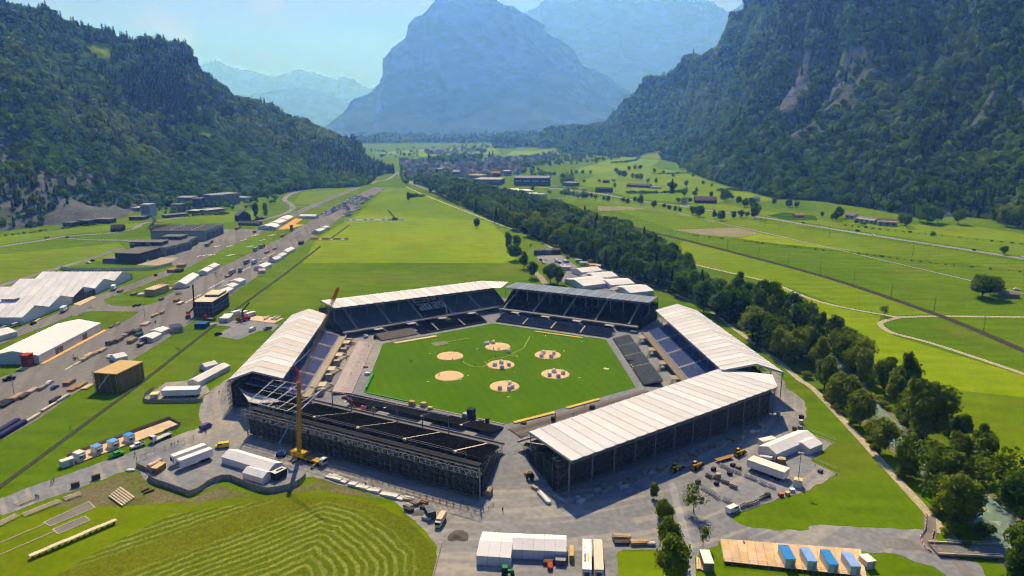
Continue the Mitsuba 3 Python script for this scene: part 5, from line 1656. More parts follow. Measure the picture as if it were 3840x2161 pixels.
def lorry_parts(cab, box, tilt=False, flat=False):
    def make():
        out = [('cab', MB().sect([(2.6, .6), (4.3, .6), (4.3, 1.7), (4.0, 2.9), (2.6, 3.0)], -1.2, 1.2, cab, 'y'), None), ('windscreen', MB().beam((4.34, 0, 1.75), (4.05, 0, 2.7), 2.1, GLASS, 0.05), None),
               ('chassis', MB().box((-0.2, 0, 0.85), (8.6, 0.9, 0.3), DARK), None)]
        if flat:
            out.append(('load_bed', MB().box((-0.9, 0, 1.15), (6.6, 2.4, 0.2), box).box((-4.1, 0, 1.5), (0.1, 2.4, 0.6), box), None))
        else:
            out.append(('cargo_box', MB().box((-0.9, 0, 2.35), (6.7, 2.45, 2.5), box), None))
            out.append(('box_roof', MB().box((-0.9, 0, 3.63), (6.75, 2.5, 0.08), tuple(min(.84, c * 1.1) for c in box)), None))
        for i, (x, y) in enumerate(((-3.0, -1), (-3.0, 1), (3.3, -1), (3.3, 1), (-1.9, -1), (-1.9, 1))):
            out.append(('wheel_%03d' % i if i else 'wheel', wheel(x, y * 1.05, 0.5, 0.32), None))
        return out
    return make


def vehicle(kind, maker, name, label, cat, f, c, nose, group=None, s=1.0, z=0.1):
    """at survey point c, its front towards the survey point nose"""
    C, N = at(*c, 0, f), at(*nose, 0, f)
    d = N - C
    C[2] = z
    return place(kind, maker, name, label, cat, mat4(C, math.atan2(d[1], d[0]), s), group)


CARC = {'white': (0.74, 0.75, 0.76), 'silver': (0.42, 0.44, 0.46), 'black': (0.025, 0.026, 0.03), 'blue': (0.05, 0.11, 0.27), 'red': (0.40, 0.03, 0.03), 'green': (0.06, 0.35, 0.09), 'yellow': (0.62, 0.50, 0.08), 'grey': (0.17, 0.18, 0.19), 'purple': (0.12, 0.10, 0.26)}


def car(colour, f, c, nose, label, kind='car', group=None):
    nm = {'car': 'parked_car', 'van': 'van', 'pickup': 'pickup_truck'}[kind]
    return vehicle(kind + colour, car_parts(CARC[colour], kind), nm, label, {'car': 'car', 'van': 'van', 'pickup': 'pickup'}[kind], f, c, nose, group)


def lofted(rings, n=8):
    """tapering limb through (centre, rx, ry) rings; one closed mesh"""
    k = np.arange(n) * 2 * np.pi / n
    v = [np.asarray(c) + np.stack([np.cos(k) * a, np.sin(k) * b, 0 * k], 1) for c, a, b in rings]
    f = []
    for i in range(len(rings) - 1):
        for j in range(n):
            p, q = i * n + j, i * n + (j + 1) % n
            f += [[p, q, q + n], [p, q + n, p + n]]
    V_ = np.vstack(v + [[np.asarray(rings[0][0], float)], [np.asarray(rings[-1][0], float)]])
    a, b = len(V_) - 2, len(V_) - 1
    for j in range(n):
        f += [[a, (j + 1) % n, j], [b, (len(rings) - 1) * n + j, (len(rings) - 1) * n + (j + 1) % n]]
    return V_, f


def person_parts(top, legs, pose):
    def make():
        skin, hair = (0.42, 0.27, 0.19), (0.05, 0.035, 0.025)
        import manifold3d as m3

        def limb(p, q, r0, r1):
            a = m3.Manifold.sphere(r0, 10).translate(list(p))
            b = m3.Manifold.sphere(r1, 10).translate(list(q))
            return m3.Manifold.batch_hull([a, b])
        st = 0.30 if pose == 'walk' else 0.05
        bend = 0.35 if pose == 'bend' else 0.0
        hip = np.array([0, 0, 0.92])
        sh = hip + [bend, 0, 0.52 - bend * 0.25]
        hd = sh + [0.03 + bend * 0.45, 0, 0.24 - bend * 0.1]
        P = []
        for s in (-1, 1):
            k, a = np.array([st * s * 0.55 + 0.04, 0.1 * s, 0.50]), np.array([st * s, 0.1 * s, 0.08])
            P += [limb(hip + [0, .09 * s, -.02], k, .10, .07), limb(k, a, .07, .05), limb(a, a + [.16, 0, -.03], .05, .035)]
            e = sh + [-0.05 - st * s * 0.4 + bend * .3, .24 * s, -.27]
            h = e + [0.12 - st * s * 0.2 + bend * .3, -.02 * s, -.22]
            P += [limb(sh + [0, .17 * s, -.03], e, .065, .05), limb(e, h, .05, .035), limb(h, h + [.03, 0, -.10], .035, .025)]
        P += [limb(hip, hip + (sh - hip) * .5, .15, .155), limb(hip + (sh - hip) * .5, sh - [0, 0, .05], .155, .15), limb(sh + [0, -.12, -.03], sh + [0, .12, -.03], .085, .085), limb(sh, hd - [0, 0, .06], .06, .06), limb(hd, hd + [.02, 0, .07], .10, .095)]
        m = m3.Manifold.batch_boolean(P, m3.OpType.Add).to_mesh()
        v, f = np.array(m.vert_properties[:, :3]), np.array(m.tri_verts)
        c = v[f].mean(1)
        w = c[:, 2]
        t = np.linalg.norm(c - hd, axis=1) < 0.24
        arm = np.abs(c[:, 1]) > 0.2
        cols = np.where(t[:, None], skin, np.where((w < 0.93)[:, None] & ~(arm & (w > .72))[:, None], legs, np.where((arm & (w < 1.02))[:, None], skin, top)))
        cols = np.where((t & (c[:, 2] > hd[2] + 0.05 - (c[:, 0] < hd[0]) * .1))[:, None], hair, cols)
        mb = MB()
        for u in np.unique(cols, axis=0):
            g = f[(cols == u).all(1)]
            mb.add(v[g].reshape(-1, 3), np.arange(len(g) * 3).reshape(-1, 3), u)
        return [('body', mb, None)]
    return make


PT = {'dark': (0.03, 0.035, 0.05), 'white': (0.70, 0.70, 0.70), 'orange': (0.62, 0.18, 0.03), 'blue': (0.06, 0.12, 0.30), 'red': (0.42, 0.05, 0.05), 'grey': (0.20, 0.20, 0.21), 'yellow': (0.60, 0.55, 0.05)}


def person(f, x, y, top, pose, where, legs='dark', group=None):
    lab = 'person in %s top %s %s' % (top, {'stand': 'standing', 'walk': 'walking', 'bend': 'bending down'}[pose], where)
    C = at(x, y, 0, f)
    C[2] = 0.1
    kk = 'person%s%s%s' % (top, pose, legs)
    if kk not in PROTO:
        PROTO[kk] = [(n, mb.ply(), s) for n, mb, s in person_parts(PT[top], PT[legs], pose)()]
    return single('person', lab, 'person', PROTO[kk][0][1], mat4(C, rnd.uniform(0, 6.28), rnd.uniform(0.97, 1.05)), group)


def pile(name, label, cat, f, c, d, size, col, n=4, kind='planks', group=None):
    """stack: bearers and layered boards; c centre, d a survey point along its length"""
    C, D = at(*c, 0.06, f), at(*d, 0.06, f)
    M = mat4(C, math.atan2(D[1] - C[1], D[0] - C[0]))
    L, W, H = size
    key = thing(name, label, cat, group)
    for s in (-1, 1):
        part(key, 'bearer', MB().box((s * L * 0.33, 0, 0.06), (0.15, W, 0.12), tuple(c_ * 0.5 for c_ in col)), M)
    for i in range(n):
        k = 0.85 + 0.3 * ((i * 7) % 5) / 5
        part(key, 'plank', MB().box((0.12 * ((i * 3) % 4) - 0.18, -W / 2 + W * (i + 0.5) / n, 0.12 + H / 2), (L, W / n * 0.86, H * (0.85 + 0.15 * ((i * 5) % 3) / 2)), tuple(min(.9, c_ * k) for c_ in col)), M)
    return key


def fence(name, label, f, pts, h, col, panel=3.0, solid=True, posts=(0.25, 0.2, 0.15), z=0.05, group=None, cat='fence'):
    key = thing(name, label, cat, group)
    g = sg.LineString(gpts(f, pts))
    n = max(1, int(g.length / panel))
    for i in range(n + 1):
        p = g.interpolate(g.length * i / n).coords[0]
        if solid or i % 1 == 0:
            part(key, 'post', MB().box((p[0], p[1], z + h * 0.52), (0.14, 0.14, h * 1.04), posts))
        if i < n:
            q = g.interpolate(g.length * (i + 1) / n).coords[0]
            a, b = np.array([*p, z]), np.array([*q, z])
            mb = MB()
            if solid:
                for j in range(3):
                    mb.beam(a + [0, 0, h * (0.17 + 0.33 * j)], b + [0, 0, h * (0.17 + 0.33 * j)], 0.05, tuple(c * (0.9 + 0.1 * ((i + j) % 3)) for c in col), h * 0.315)
                part(key, 'panel', mb)
            else:
                for zz in (0.35, 0.95):
                    mb.beam(a + [0, 0, h * zz], b + [0, 0, h * zz], 0.07, col)
                for t in np.linspace(0.1, 0.9, 6):
                    mb.beam(a * (1 - t) + b * t + [0, 0, h * .35], a * (1 - t) + b * t + [0, 0, h * .95], 0.03, col)
                part(key, 'panel', mb)
    return key


def lattice(mb, p, q, w0, w1, n, col, r=0.1):
    """four chord lattice boom from p to q"""
    p, q = np.asarray(p, float), np.asarray(q, float)
    t = (q - p) / np.linalg.norm(q - p)
    a = np.cross(t, [0, 0, 1.0]) if abs(t[2]) < 0.95 else np.cross(t, [0, 1.0, 0])
    a /= np.linalg.norm(a)
    b = np.cross(a, t)
    C = [(-1, -1), (1, -1), (1, 1), (-1, 1)]
    pos = lambda i, s: p + (q - p) * i / n + (a * s[0] + b * s[1]) * (w0 + (w1 - w0) * i / n) / 2  # noqa: E731
    for s in C:
        mb.beam(pos(0, s), pos(n, s), r * 1.4, col)
    for i in range(n):
        for k in range(4):
            mb.beam(pos(i, C[k]), pos(i + 1, C[(k + 1) % 4]), r * 0.8, col)
    return mb
# ---------------------------------------------------------------- round the arena and in the foreground
FR.update(h1=(480, 1580, .54945), h2=(1480, 1780, .68681), h4=(460, 690, .41209))
# front left: ticket cabins on their deck
dk = gpts('a6', [(945, 1240), (2340, 735), (2510, 800), (2250, 905), (1120, 1345)])
key = thing('timber_deck', 'pale plank deck carrying four small cabins beside the gravel road at front left', 'decking')
DP = sg.Polygon(dk)
A, B = np.array(dk[0]), np.array(dk[1])
u = (B - A) / np.linalg.norm(B - A)
w = np.array([u[1], -u[0]])
for i in range(15):
    for j in range(2):
        o = A + u * (i * np.linalg.norm(B - A) / 15) + w * (j * 4.2 - 0.4)
        l_ = np.linalg.norm(B - A) / 15 - 0.04
        q = sg.Polygon([o, o + u * l_, o + u * l_ + w * 4.15, o + w * 4.15]).intersection(DP)
        if q.area > 0.3:
            k = 0.9 + 0.2 * ((i * 5 + j * 3) % 4) / 4
            part(key, 'plank', MB().prism(q if q.geom_type == 'Polygon' else max(q.geoms, key=lambda g: g.area), 0.15, 0.45, (0.60 * k, 0.46 * k, 0.30 * k)))
fence('wooden_fence', 'low weathered board fence round the deck with four cabins', 'a6', [(930, 1235), (1230, 1120), (1700, 950), (1870, 880), (2335, 715), (2515, 800), (2270, 905)], 1.5, (0.30, 0.25, 0.19))
for (a, b, lab, rc) in (((1090, 1282), (1192, 1238), 'cabin with a plain cream roof, first of the row on the deck', (0.66, 0.66, 0.58)), ((1330, 1190), (1428, 1148), 'blue roofed cabin second of the row on the deck', (0.16, 0.33, 0.66)),
                        ((1558, 1118), (1655, 1076), 'blue roofed cabin third of the row on the deck', (0.13, 0.36, 0.72)), ((1780, 1030), (1870, 992), 'blue roofed cabin last of the row on the deck', (0.07, 0.30, 0.74))):
    M, L = edge('a6', a, b, 0.45)
    k_, M, L = box_unit('sales_cabin', lab, 'cabin', 'a6', a, b, 3.4, 2.5, (0.66, 0.65, 0.62), roof=rc, ribs=False, group='cabins on the deck', M=M, L=L)
    part(k_, 'counter_window', MB().box((0, -0.03, 0.95), (L * 0.72, 0.08, 0.8), (0.10, 0.13, 0.15)), M)
    part(k_, 'hatch', MB().box((0, -0.35, 1.9), (L * 0.85, 0.7, 0.06), (0.68, 0.68, 0.64)), M)
box_unit('container', 'white and green site container standing on grass at the lower end of the cabin deck', 'container', 'a6', (860, 1388), (1035, 1330), 2.4, 2.4, (0.60, 0.66, 0.64), roof=(0.72, 0.74, 0.66))
car('green', 'a6', (1610, 1222), (1740, 1175), 'green pickup parked beside the cabin deck', 'pickup')
car('white', 'a6', (1905, 1092), (1790, 1130), 'white pickup on the gravel road beside the blue roofed cabin', 'pickup')
vehicle('flat_white', lorry_parts((0.70, 0.70, 0.68), (0.55, 0.55, 0.54), flat=True), 'flatbed_truck', 'white flatbed lorry with crates parked at the upper end of the cabin deck', 'truck', 'a6', (2230, 990), (2090, 1050))
car('purple', 'q6', (1555, 335), (1590, 318), 'violet and white van driving between the deck and the arena', 'van')
car('yellow', 'h1', (645, 180), (595, 185), 'cream coloured van parked behind the two white trailers', 'van')
semitrailer('semitrailer', 'white semitrailer in front of the pair on the fenced gravel yard', 'q6', (1368, 655), (1612, 562))
semitrailer('semitrailer', 'white semitrailer behind its twin on the fenced gravel yard', 'q6', (1318, 622), (1566, 530))
tent('marquee', 'long white marquee on the fenced gravel yard by the crane', 'tent', 'h1', (642, 285), (965, 385), 6.5, 2.6, 4.0, 'x', 7)
tent('marquee', 'short white marquee against the long one on the fenced gravel yard', 'tent', 'h1', (783, 390), (925, 430), 4.6, 2.3, 3.5, 'x', 4)
M_, L_ = edge('h1', (1010, 412), (1088, 372), 0.05)
key = thing('refrigerated_trailer', 'black trailer with a cream roof standing at the end of the marquee', 'trailer')
part(key, 'body', MB().box((0, 1.3, 1.6), (L_, 2.6, 2.5), (0.035, 0.038, 0.04)), M_)
part(key, 'roof', MB().box((0, 1.3, 2.9), (L_ + .1, 2.7, 0.12), (0.62, 0.60, 0.54)).box((0.3, 1.2, 3.05), (L_ * .5, 0.8, 0.2), (0.10, 0.10, 0.10)), M_)
for x in (-0.3, 0.3):
    part(key, 'wheel', wheel(x * L_, 0.2, 0.4), M_)
fence('wooden_fence', 'long winding pale wooden fence round the trailer yard above the mown field', 'h1', [(140, 385), (155, 408), (180, 425), (300, 465), (425, 510), (490, 485), (560, 430), (640, 400), (700, 398), (760, 425), (850, 460), (945, 490), (1040, 478), (1130, 455), (1190, 420), (1212, 385)], 2.0, (0.36, 0.32, 0.25), 2.6)
fence('wooden_fence', 'short board fence at the entrance of the trailer yard', 'h1', [(60, 310), (110, 335), (165, 358)], 1.6, (0.28, 0.25, 0.18), 2.4)
fence('mesh_fence', 'light mesh fence along the gravel road beside the two trailers', 'h1', [(62, 280), (160, 232), (260, 195), (360, 160), (450, 130)], 2.1, (0.42, 0.43, 0.43), 3.2, False, (0.35, 0.35, 0.35))
fence('crowd_barrier', 'long row of crowd barriers between the front left stand and the stacked plates', 'z4', [(880, 860), (980, 900), (1150, 950), (1450, 1060), (1750, 1160), (2050, 1245), (2400, 1320), (2480, 1260)], 1.15, (0.22, 0.22, 0.22), 2.6, False, (0.15, 0.15, 0.15), cat='barrier')
key = thing('shed', 'brown timber hut with pale planks on its roof at the trailer yard entrance', 'shed')
M_, L_ = edge('h1', (200, 360), (262, 318), 0.05)
part(key, 'wall', MB().box((0, 1.2, 1.0), (L_, 2.4, 2.0), (0.24, 0.16, 0.08)), M_)
part(key, 'roof', MB().box((0, 1.2, 2.08), (L_ + .3, 2.7, 0.16), (0.55, 0.44, 0.24)), M_)
for i, (c, d, sz) in enumerate((((175, 300), (240, 270), (4.0, 2.0, 0.9)), ((215, 275), (240, 262), (2.0, 1.6, 0.8)))):
    pile('plank_stack', 'pinkish stack of boards %s at the trailer yard entrance' % ('beside the brown hut', 'behind the hut')[i], 'planks', 'h1', c, d, sz, (0.55, 0.44, 0.40))
# stacked white floor plates along the edge of the mown field
for i, (a, b) in enumerate((((945, 1000), (1130, 1060)), ((1150, 1072), (1285, 1110)), ((1290, 1115), (1430, 1150)), ((1440, 1160), (1650, 1215)))):
    key = thing('plate_stack', 'stack of white floor plates along the mown field, number %s from the crane' % ('first', 'second', 'third', 'fourth')[i], 'plates', 'white plate stacks')
    M_, L_ = edge('z4', a, b, 0.05)
    for j in range(4):
        n = 3 + (i + j) % 3
        part(key, 'plate', MB().box((-L_ / 2 + L_ * (j + .5) / 4, 1.0, 0.1 + n * .09), (L_ / 4 * .94, 2.3, n * 0.18), (0.72, 0.69, 0.62)), M_)
pile('plate_stack', 'small stack of white plates set behind the first long one', 'plates', 'z4', (1030, 985), (1060, 995), (2.6, 1.6, 0.4), (0.72, 0.70, 0.64), 2)
pile('plate_stack', 'cream plates at the right end of the white plate row', 'plates', 'z4', (1705, 1200), (1740, 1205), (3.6, 1.8, 0.7), (0.66, 0.60, 0.46), 3)
# lower left: benches, timber and pads
M_, L_ = edge('q6', (230, 1330), (890, 1050), 0.05)
key = thing('timber_bench', 'very long raised timber counter standing on the grass at the lower left', 'bench')
for i in range(5):
    part(key, 'top_board', MB().box((-L_ / 2 + L_ * (i + .5) / 5, 0.7, 1.12 + 0.1 * (i % 2)), (L_ / 5 * .985, 1.6, 0.16), (0.66, 0.56, 0.40)), M_)
for i in range(14):
    part(key, 'trestle', MB().box((-L_ / 2 + L_ * (i + .5) / 14, 0.7, 0.52), (0.16, 1.2, 1.04), (0.17, 0.12, 0.08)), M_)
key = thing('timber_stack', 'raft of ten pale squared beams laid out on the grass at lower left', 'beams')
a0, a1 = at(825, 850, 0.1, 'q6'), at(930, 925, 0.1, 'q6')
b0, b1 = at(905, 785, 0.1, 'q6'), at(1015, 865, 0.1, 'q6')
for i in range(6):
    t = i / 5
    p, q = a0 * (1 - t) + b0 * t, a1 * (1 - t) + b1 * t
    part(key, 'beam', MB().beam(p + [0, 0, .35], q + [0, 0, .35], 0.42, (0.66, 0.57, 0.42), 0.42))
for t in (0.3, 0.7):
    part(key, 'bearer', MB().beam(a0 * (1 - t) + a1 * t + [0, 0, .08], b0 * (1 - t) + b1 * t + [0, 0, .08], 0.2, (0.25, 0.18, 0.1)))
for k, (pa, pb, lab) in enumerate((((185, 1005), (465, 895), 'long pale timber frame beside the gravel road, lower half'), ((490, 885), (620, 840), 'group of pale beams at the upper end of the timber frames'), ((-40, 1095), (150, 1000), 'timber frame cut by the left edge of the picture'), ((130, 925), (265, 870), 'short stack of beams right beside the gravel road'))):
    key = thing('timber_rack', lab, 'timber')
    M_, L_ = edge('q6', pa, pb, 0.05)
    for j in range(3):
        part(key, 'rail', MB().box((0, j * 1.1, 0.45), (L_, 0.32, 0.34), (0.62, 0.56, 0.42)), M_)
    for j in range(max(2, int(L_ / 3))):
        part(key, 'cross_piece', MB().box((-L_ / 2 + L_ * (j + .5) / max(2, int(L_ / 3)), 1.1, 0.18), (0.3, 2.9, 0.22), (0.34, 0.29, 0.18)), M_)
for i, (pts_, lab) in enumerate((([(330, 1045), (670, 890), (718, 935), (380, 1075)], 'upper grey gravel pad with a pale edging on the lower left grass'), ([(398, 1098), (640, 998), (683, 1030), (440, 1135)], 'lower grey gravel pad with a pale edging on the lower left grass'))):
    key = thing('gravel_pad', lab, 'pad', 'gravel pads')
    g = gpts('q6', pts_)
    part(key, 'surface', MB().prism(g, 0.03, 0.12, (0.19, 0.185, 0.17)))
    for a, b in zip(g, g[1:] + g[:1]):
        part(key, 'edging', MB().beam((*a, 0.14), (*b, 0.14), 0.22, (0.55, 0.50, 0.40), 0.16))
for (a, b) in (((-30, 1210), (335, 1055)), ((-30, 1300), (400, 1115))):
    pa, pb = at(*a, 0.08, 'q6'), at(*b, 0.08, 'q6')
    single('narrow_track', 'narrow plank track leading from the %s gravel pad to the left edge' % ('upper' if a[1] < 1250 else 'lower'), 'track', MB().beam(pa + [0, 0.35, 0], pb + [0, 0.35, 0], 0.28, (0.40, 0.37, 0.30), 0.1).beam(pa - [0, 0.35, 0], pb - [0, 0.35, 0], 0.28, (0.24, 0.2, 0.15), 0.1))
for i, (x, y) in enumerate(((572, 790), (728, 730))):
    box_unit('flight_case', 'dark upright bin on the gravel road edge, %s of two' % ('left', 'right')[i], 'case', 'q6', (x - 32, y), (x + 32, y - 18), 0.9, 1.6, (0.10, 0.085, 0.075), ribs=False, door=False)
key = thing('log', 'two short dark logs lying on the worn grass below the trailer yard', 'logs')
for a, b in (((1068, 808), (1120, 785)), ((1085, 822), (1160, 795))):
    pa, pb = at(*a, 0.35, 'q6'), at(*b, 0.35, 'q6')
    part(key, 'trunk', MB().cyl(pa, pb, 0.38, (0.20, 0.13, 0.09), 9))
single('boat_cover', 'small white rounded cover on the ground at the corner of the trailer yard', 'cover', MB().blob(at(985, 648, 0.3, 'q6'), (1.6, 0.9, 0.5), (0.74, 0.74, 0.70), 3, 2, 0.12))
# bottom centre
tent('marquee', 'white marquee with bulging panels at the bottom centre of the gravel', 'tent', 'h2', (636, 458), (938, 470), 7.6, 3.0, 4.2, 'x', 5)
tent('marquee', 'white marquee wing projecting forward at the bottom centre', 'tent', 'h2', (446, 492), (634, 505), 11.4, 3.0, 4.0, 'x', 3)
box_unit('container', 'grey open topped skip at the right end of the bottom centre marquee', 'skip', 'h2', (878, 496), (932, 500), 2.2, 1.6, (0.16, 0.17, 0.18), roof=(0.30, 0.31, 0.32))
box_unit('container', 'narrow orange brown stack of boards on end beside the bottom marquee', 'stack', 'h2', (955, 478), (976, 479), 5.0, 2.0, (0.42, 0.26, 0.08), roof=(0.60, 0.42, 0.16), door=False)
pile('crate_stack', 'red crates and a green one in front of the bottom centre marquee', 'crates', 'h2', (848, 505), (850, 530), (3.6, 1.5, 1.1), (0.42, 0.10, 0.05), 4)
pile('crate_stack', 'brown crate against the wall of the bottom centre marquee', 'crates', 'h2', (838, 488), (860, 488), (2.6, 1.3, 1.2), (0.30, 0.15, 0.08), 3)
semitrailer('semitrailer', 'white roofed trailer with blue and yellow print at the bottom edge', 'h2', (1074, 590), (1072, 420), W=2.5, H=2.8)
semitrailer('semitrailer', 'cream roofed trailer right beside the printed one at the bottom edge', 'h2', (1140, 590), (1130, 420), col=(0.66, 0.62, 0.54), roof=(0.68, 0.62, 0.50))
# print on the roof of the left trailer
M_, L_ = edge('h2', (1074, 590), (1072, 420), 0.05)
for x_, y_, l_, w_, c_ in ((-1.6, .95, 3.6, .5, (0.62, 0.62, 0.16)), (-1.9, 1.75, 3.8, .5, (0.22, 0.22, 0.34)), (1.9, 1.65, 2.8, .10, (0.3, 0.32, 0.36)), (1.9, 2.05, 2.6, .08, (0.3, 0.32, 0.36))):
    part('semitrailer_002', 'roof_print', MB().box((x_, y_, 4.03), (l_, w_, .02), c_), M_)
vehicle('yellow_lorry', lorry_parts((0.62, 0.58, 0.36), (0.60, 0.50, 0.34)), 'lorry', 'cream and yellow box lorry parked on the gravel beside the mown field', 'truck', 'h2', (252, 268), (232, 300), s=0.72)
key = thing('generator', 'tall dark generator and steel racks stacked beside the cream lorry', 'generator')
M_, L_ = edge('h2', (185, 255), (228, 245), 0.05)
for i in range(3):
    part(key, 'rack', MB().box((0, 0.9 + 1.5 * i, 1.3), (L_, 1.3, 2.6), (0.06, 0.08, 0.085)), M_)
    part(key, 'lid', MB().box((0, 0.9 + 1.5 * i, 2.66), (L_ * 1.02, 1.35, 0.12), (0.16, 0.20, 0.21)), M_)
for i, (x, y, c) in enumerate(((75, 180, (0.30, 0.30, 0.31)), (110, 165, (0.24, 0.20, 0.15)), (160, 160, (0.36, 0.19, 0.09)), (165, 188, (0.10, 0.10, 0.10)), (175, 245, (0.42, 0.45, 0.47)), (80, 200, (0.08, 0.08, 0.08)))):
    pile('material_pile', ('grey tubes', 'brown boxes', 'rust red timber', 'black boxes', 'pale steel frames', 'dark crates')[i] + ' piled at the plate row end near the cream lorry', 'material', 'h2', (x, y), (x + 20, y + 6), (2.6, 1.7, 1.0), c, 3)
g_ = np.meshgrid(np.linspace(-1, 1, 15), np.linspace(-1, 1, 15))
for cx, cy, w_, h_, lab in ((345, 335, 3.2, 1.3, 'round heap of dark earth on the gravel above the bottom marquee'), (135, 208, 2.6, 0.6, 'low grey gravel heap beside the plate row end')):
    c = at(cx, cy, 0, 'h2')
    r_ = np.sqrt(g_[0] ** 2 + g_[1] ** 2)
    P_ = np.stack([c[0] + g_[0] * w_, c[1] + g_[1] * w_, 0.03 + h_ * np.clip(1 - r_ * (0.75 + 0.6 * meshkit.noise(np.stack([g_[0] * 1.5, g_[1] * 1.5, 0 * r_ + 2], -1), 5)), 0, 1) ** 0.8 * (0.7 + 0.6 * meshkit.noise(np.stack([g_[0] * 3, g_[1] * 3, 0 * r_], -1), 3))], -1)
    P_[..., 2] -= 0.08
    v_, f_ = grid_mesh(P_)
    single('earth_heap', lab, 'heap', MB().add(v_, f_, (0.125, 0.11, 0.10) if w_ > 3 else (0.13, 0.13, 0.13)))
for i, (c, d, sz, col) in enumerate((((1238, 350), (1275, 352), (5.2, 2.0, 1.2), (0.42, 0.34, 0.22)), ((1238, 378), (1275, 378), (4.4, 1.6, 0.8), (0.10, 0.09, 0.08)), ((1335, 380), (1370, 378), (5.2, 2.0, 1.1), (0.46, 0.32, 0.19)), ((1400, 385), (1420, 385), (2.2, 1.2, 0.9), (0.56, 0.52, 0.46)), ((1212, 345), (1215, 370), (2.6, 0.8, 0.6), (0.46, 0.40, 0.26)))):
    pile('pallet_stack', ('brown pallets with frames', 'black pallets', 'reddish boards', 'pale crates', 'loose laths')[i] + ' in the row above the lower grass plot', 'pallets', 'h2', c, d, sz, col)
fence('rail_fence', 'thin rail fence along the lower grass plot beside the cream trailer', 'h2', [(1200, 400), (1206, 480), (1214, 560)], 1.1, (0.45, 0.45, 0.43), 2.4, False, (0.4, 0.4, 0.38))
fence('rail_fence', 'white rail at the right edge of the mown field', 'h2', [(255, 390), (235, 470), (210, 560)], 1.1, (0.5, 0.5, 0.48), 2.6, False, (0.4, 0.4, 0.38))
# in the gap between the two front stands
for i, (c, d, sz, col) in enumerate((((1530, 865), (1580, 920), (7.5, 1.5, 0.9), (0.70, 0.71, 0.72)), ((1640, 870), (1680, 895), (5.0, 1.3, 0.6), (0.34, 0.38, 0.42)), ((1415, 690), (1440, 700), (2.5, 1.8, 1.0), (0.45, 0.30, 0.18)), ((1115, 835), (1130, 810), (3.5, 1.8, 2.2), (0.36, 0.29, 0.20)), ((1460, 790), (1480, 800), (2.4, 1.3, 0.8), (0.38, 0.32, 0.26)))):
    pile('material_pile', ('long white tubes', 'grey steel sections', 'orange brown boxes', 'tall brown crates', 'small mixed crates')[i] + ' in the gap between the two front stands', 'material', 'q7', c, d, sz, col)
# tubes and plates stored along the shaded foot of the front right stand
k = 0
gq = np.random.default_rng(9)
for i in range(46):
    t = i / 45
    p = at(590 + (2330 - 590) * t, 1240 - 700 * t, 0, 'z3')[:2] + gq.normal(0, 1.1, 2)
    M_ = mat4((*p, 0.05), gq.uniform(0, 0.5) + 0.4)
    L_, W_, H_ = gq.uniform(1.5, 3.6), gq.uniform(1.0, 1.8), gq.uniform(0.4, 1.2)
    c = ((0.34, 0.36, 0.38), (0.26, 0.24, 0.20), (0.44, 0.45, 0.46), (0.16, 0.30, 0.26), (0.30, 0.28, 0.26))[int(gq.integers(5))]
    mb = MB()
    for j in range(4):
        mb.box((0, -W_ / 2 + W_ * (j + .5) / 4, 0.1 + H_ / 2), (L_ * gq.uniform(.85, 1), W_ / 4 * .85, H_), c)
    single('scaffold_bundle', 'bundle of scaffold parts in the shade at the foot of the front right stand', 'scaffold parts', mb, M_, 'bundles along the front right stand', 'stuff' if False else None)
for i in range(16):
    t = i / 15
    p = at(880 + (2350 - 880) * t, 745 + 395 * t, 0, 'z4')[:2] + gq.normal(0, .5, 2)
    mb = MB().box((0, 0, 0.45), (gq.uniform(1.6, 2.6), 1.0, 0.7), (0.40, 0.40, 0.38))
    single('ballast_block', 'pale ballast block at the foot of the front left stand scaffolding', 'ballast', mb, mat4((*p, 0.05), -0.35), 'ballast blocks along the front left stand')


# machines
def telehandler_parts():
    y, d = YEL, DARK
    out = [('chassis', MB().box((0, 0, 0.95), (4.4, 1.5, 0.7), y).box((-1.5, 0, 1.4), (1.4, 1.6, 0.5), d), None), ('cab', MB().box((-0.1, 0.55, 1.95), (1.5, 0.9, 1.3), GLASS, top=(0.8, 0.9)).box((-0.1, 0.55, 2.65), (1.3, 0.9, 0.1), y), None),
           ('boom', MB().beam((-2.0, -0.35, 2.0), (2.9, -0.35, 1.5), 0.42, y).beam((2.9, -.35, 1.5), (3.4, -.35, .7), 0.3, d), None), ('fork', MB().box((3.9, -0.7, 0.35), (1.2, 0.14, 0.1), d).box((3.9, 0.0, 0.35), (1.2, 0.14, 0.1), d).box((3.35, -.35, .6), (.1, 1.2, .7), d), None)]
    for i, (x, s) in enumerate(((-1.4, -1), (-1.4, 1), (1.4, -1), (1.4, 1))):
        out.append(('wheel_%03d' % i if i else 'wheel', wheel(x, s * 0.95, 0.62, 0.42), None))
    return out


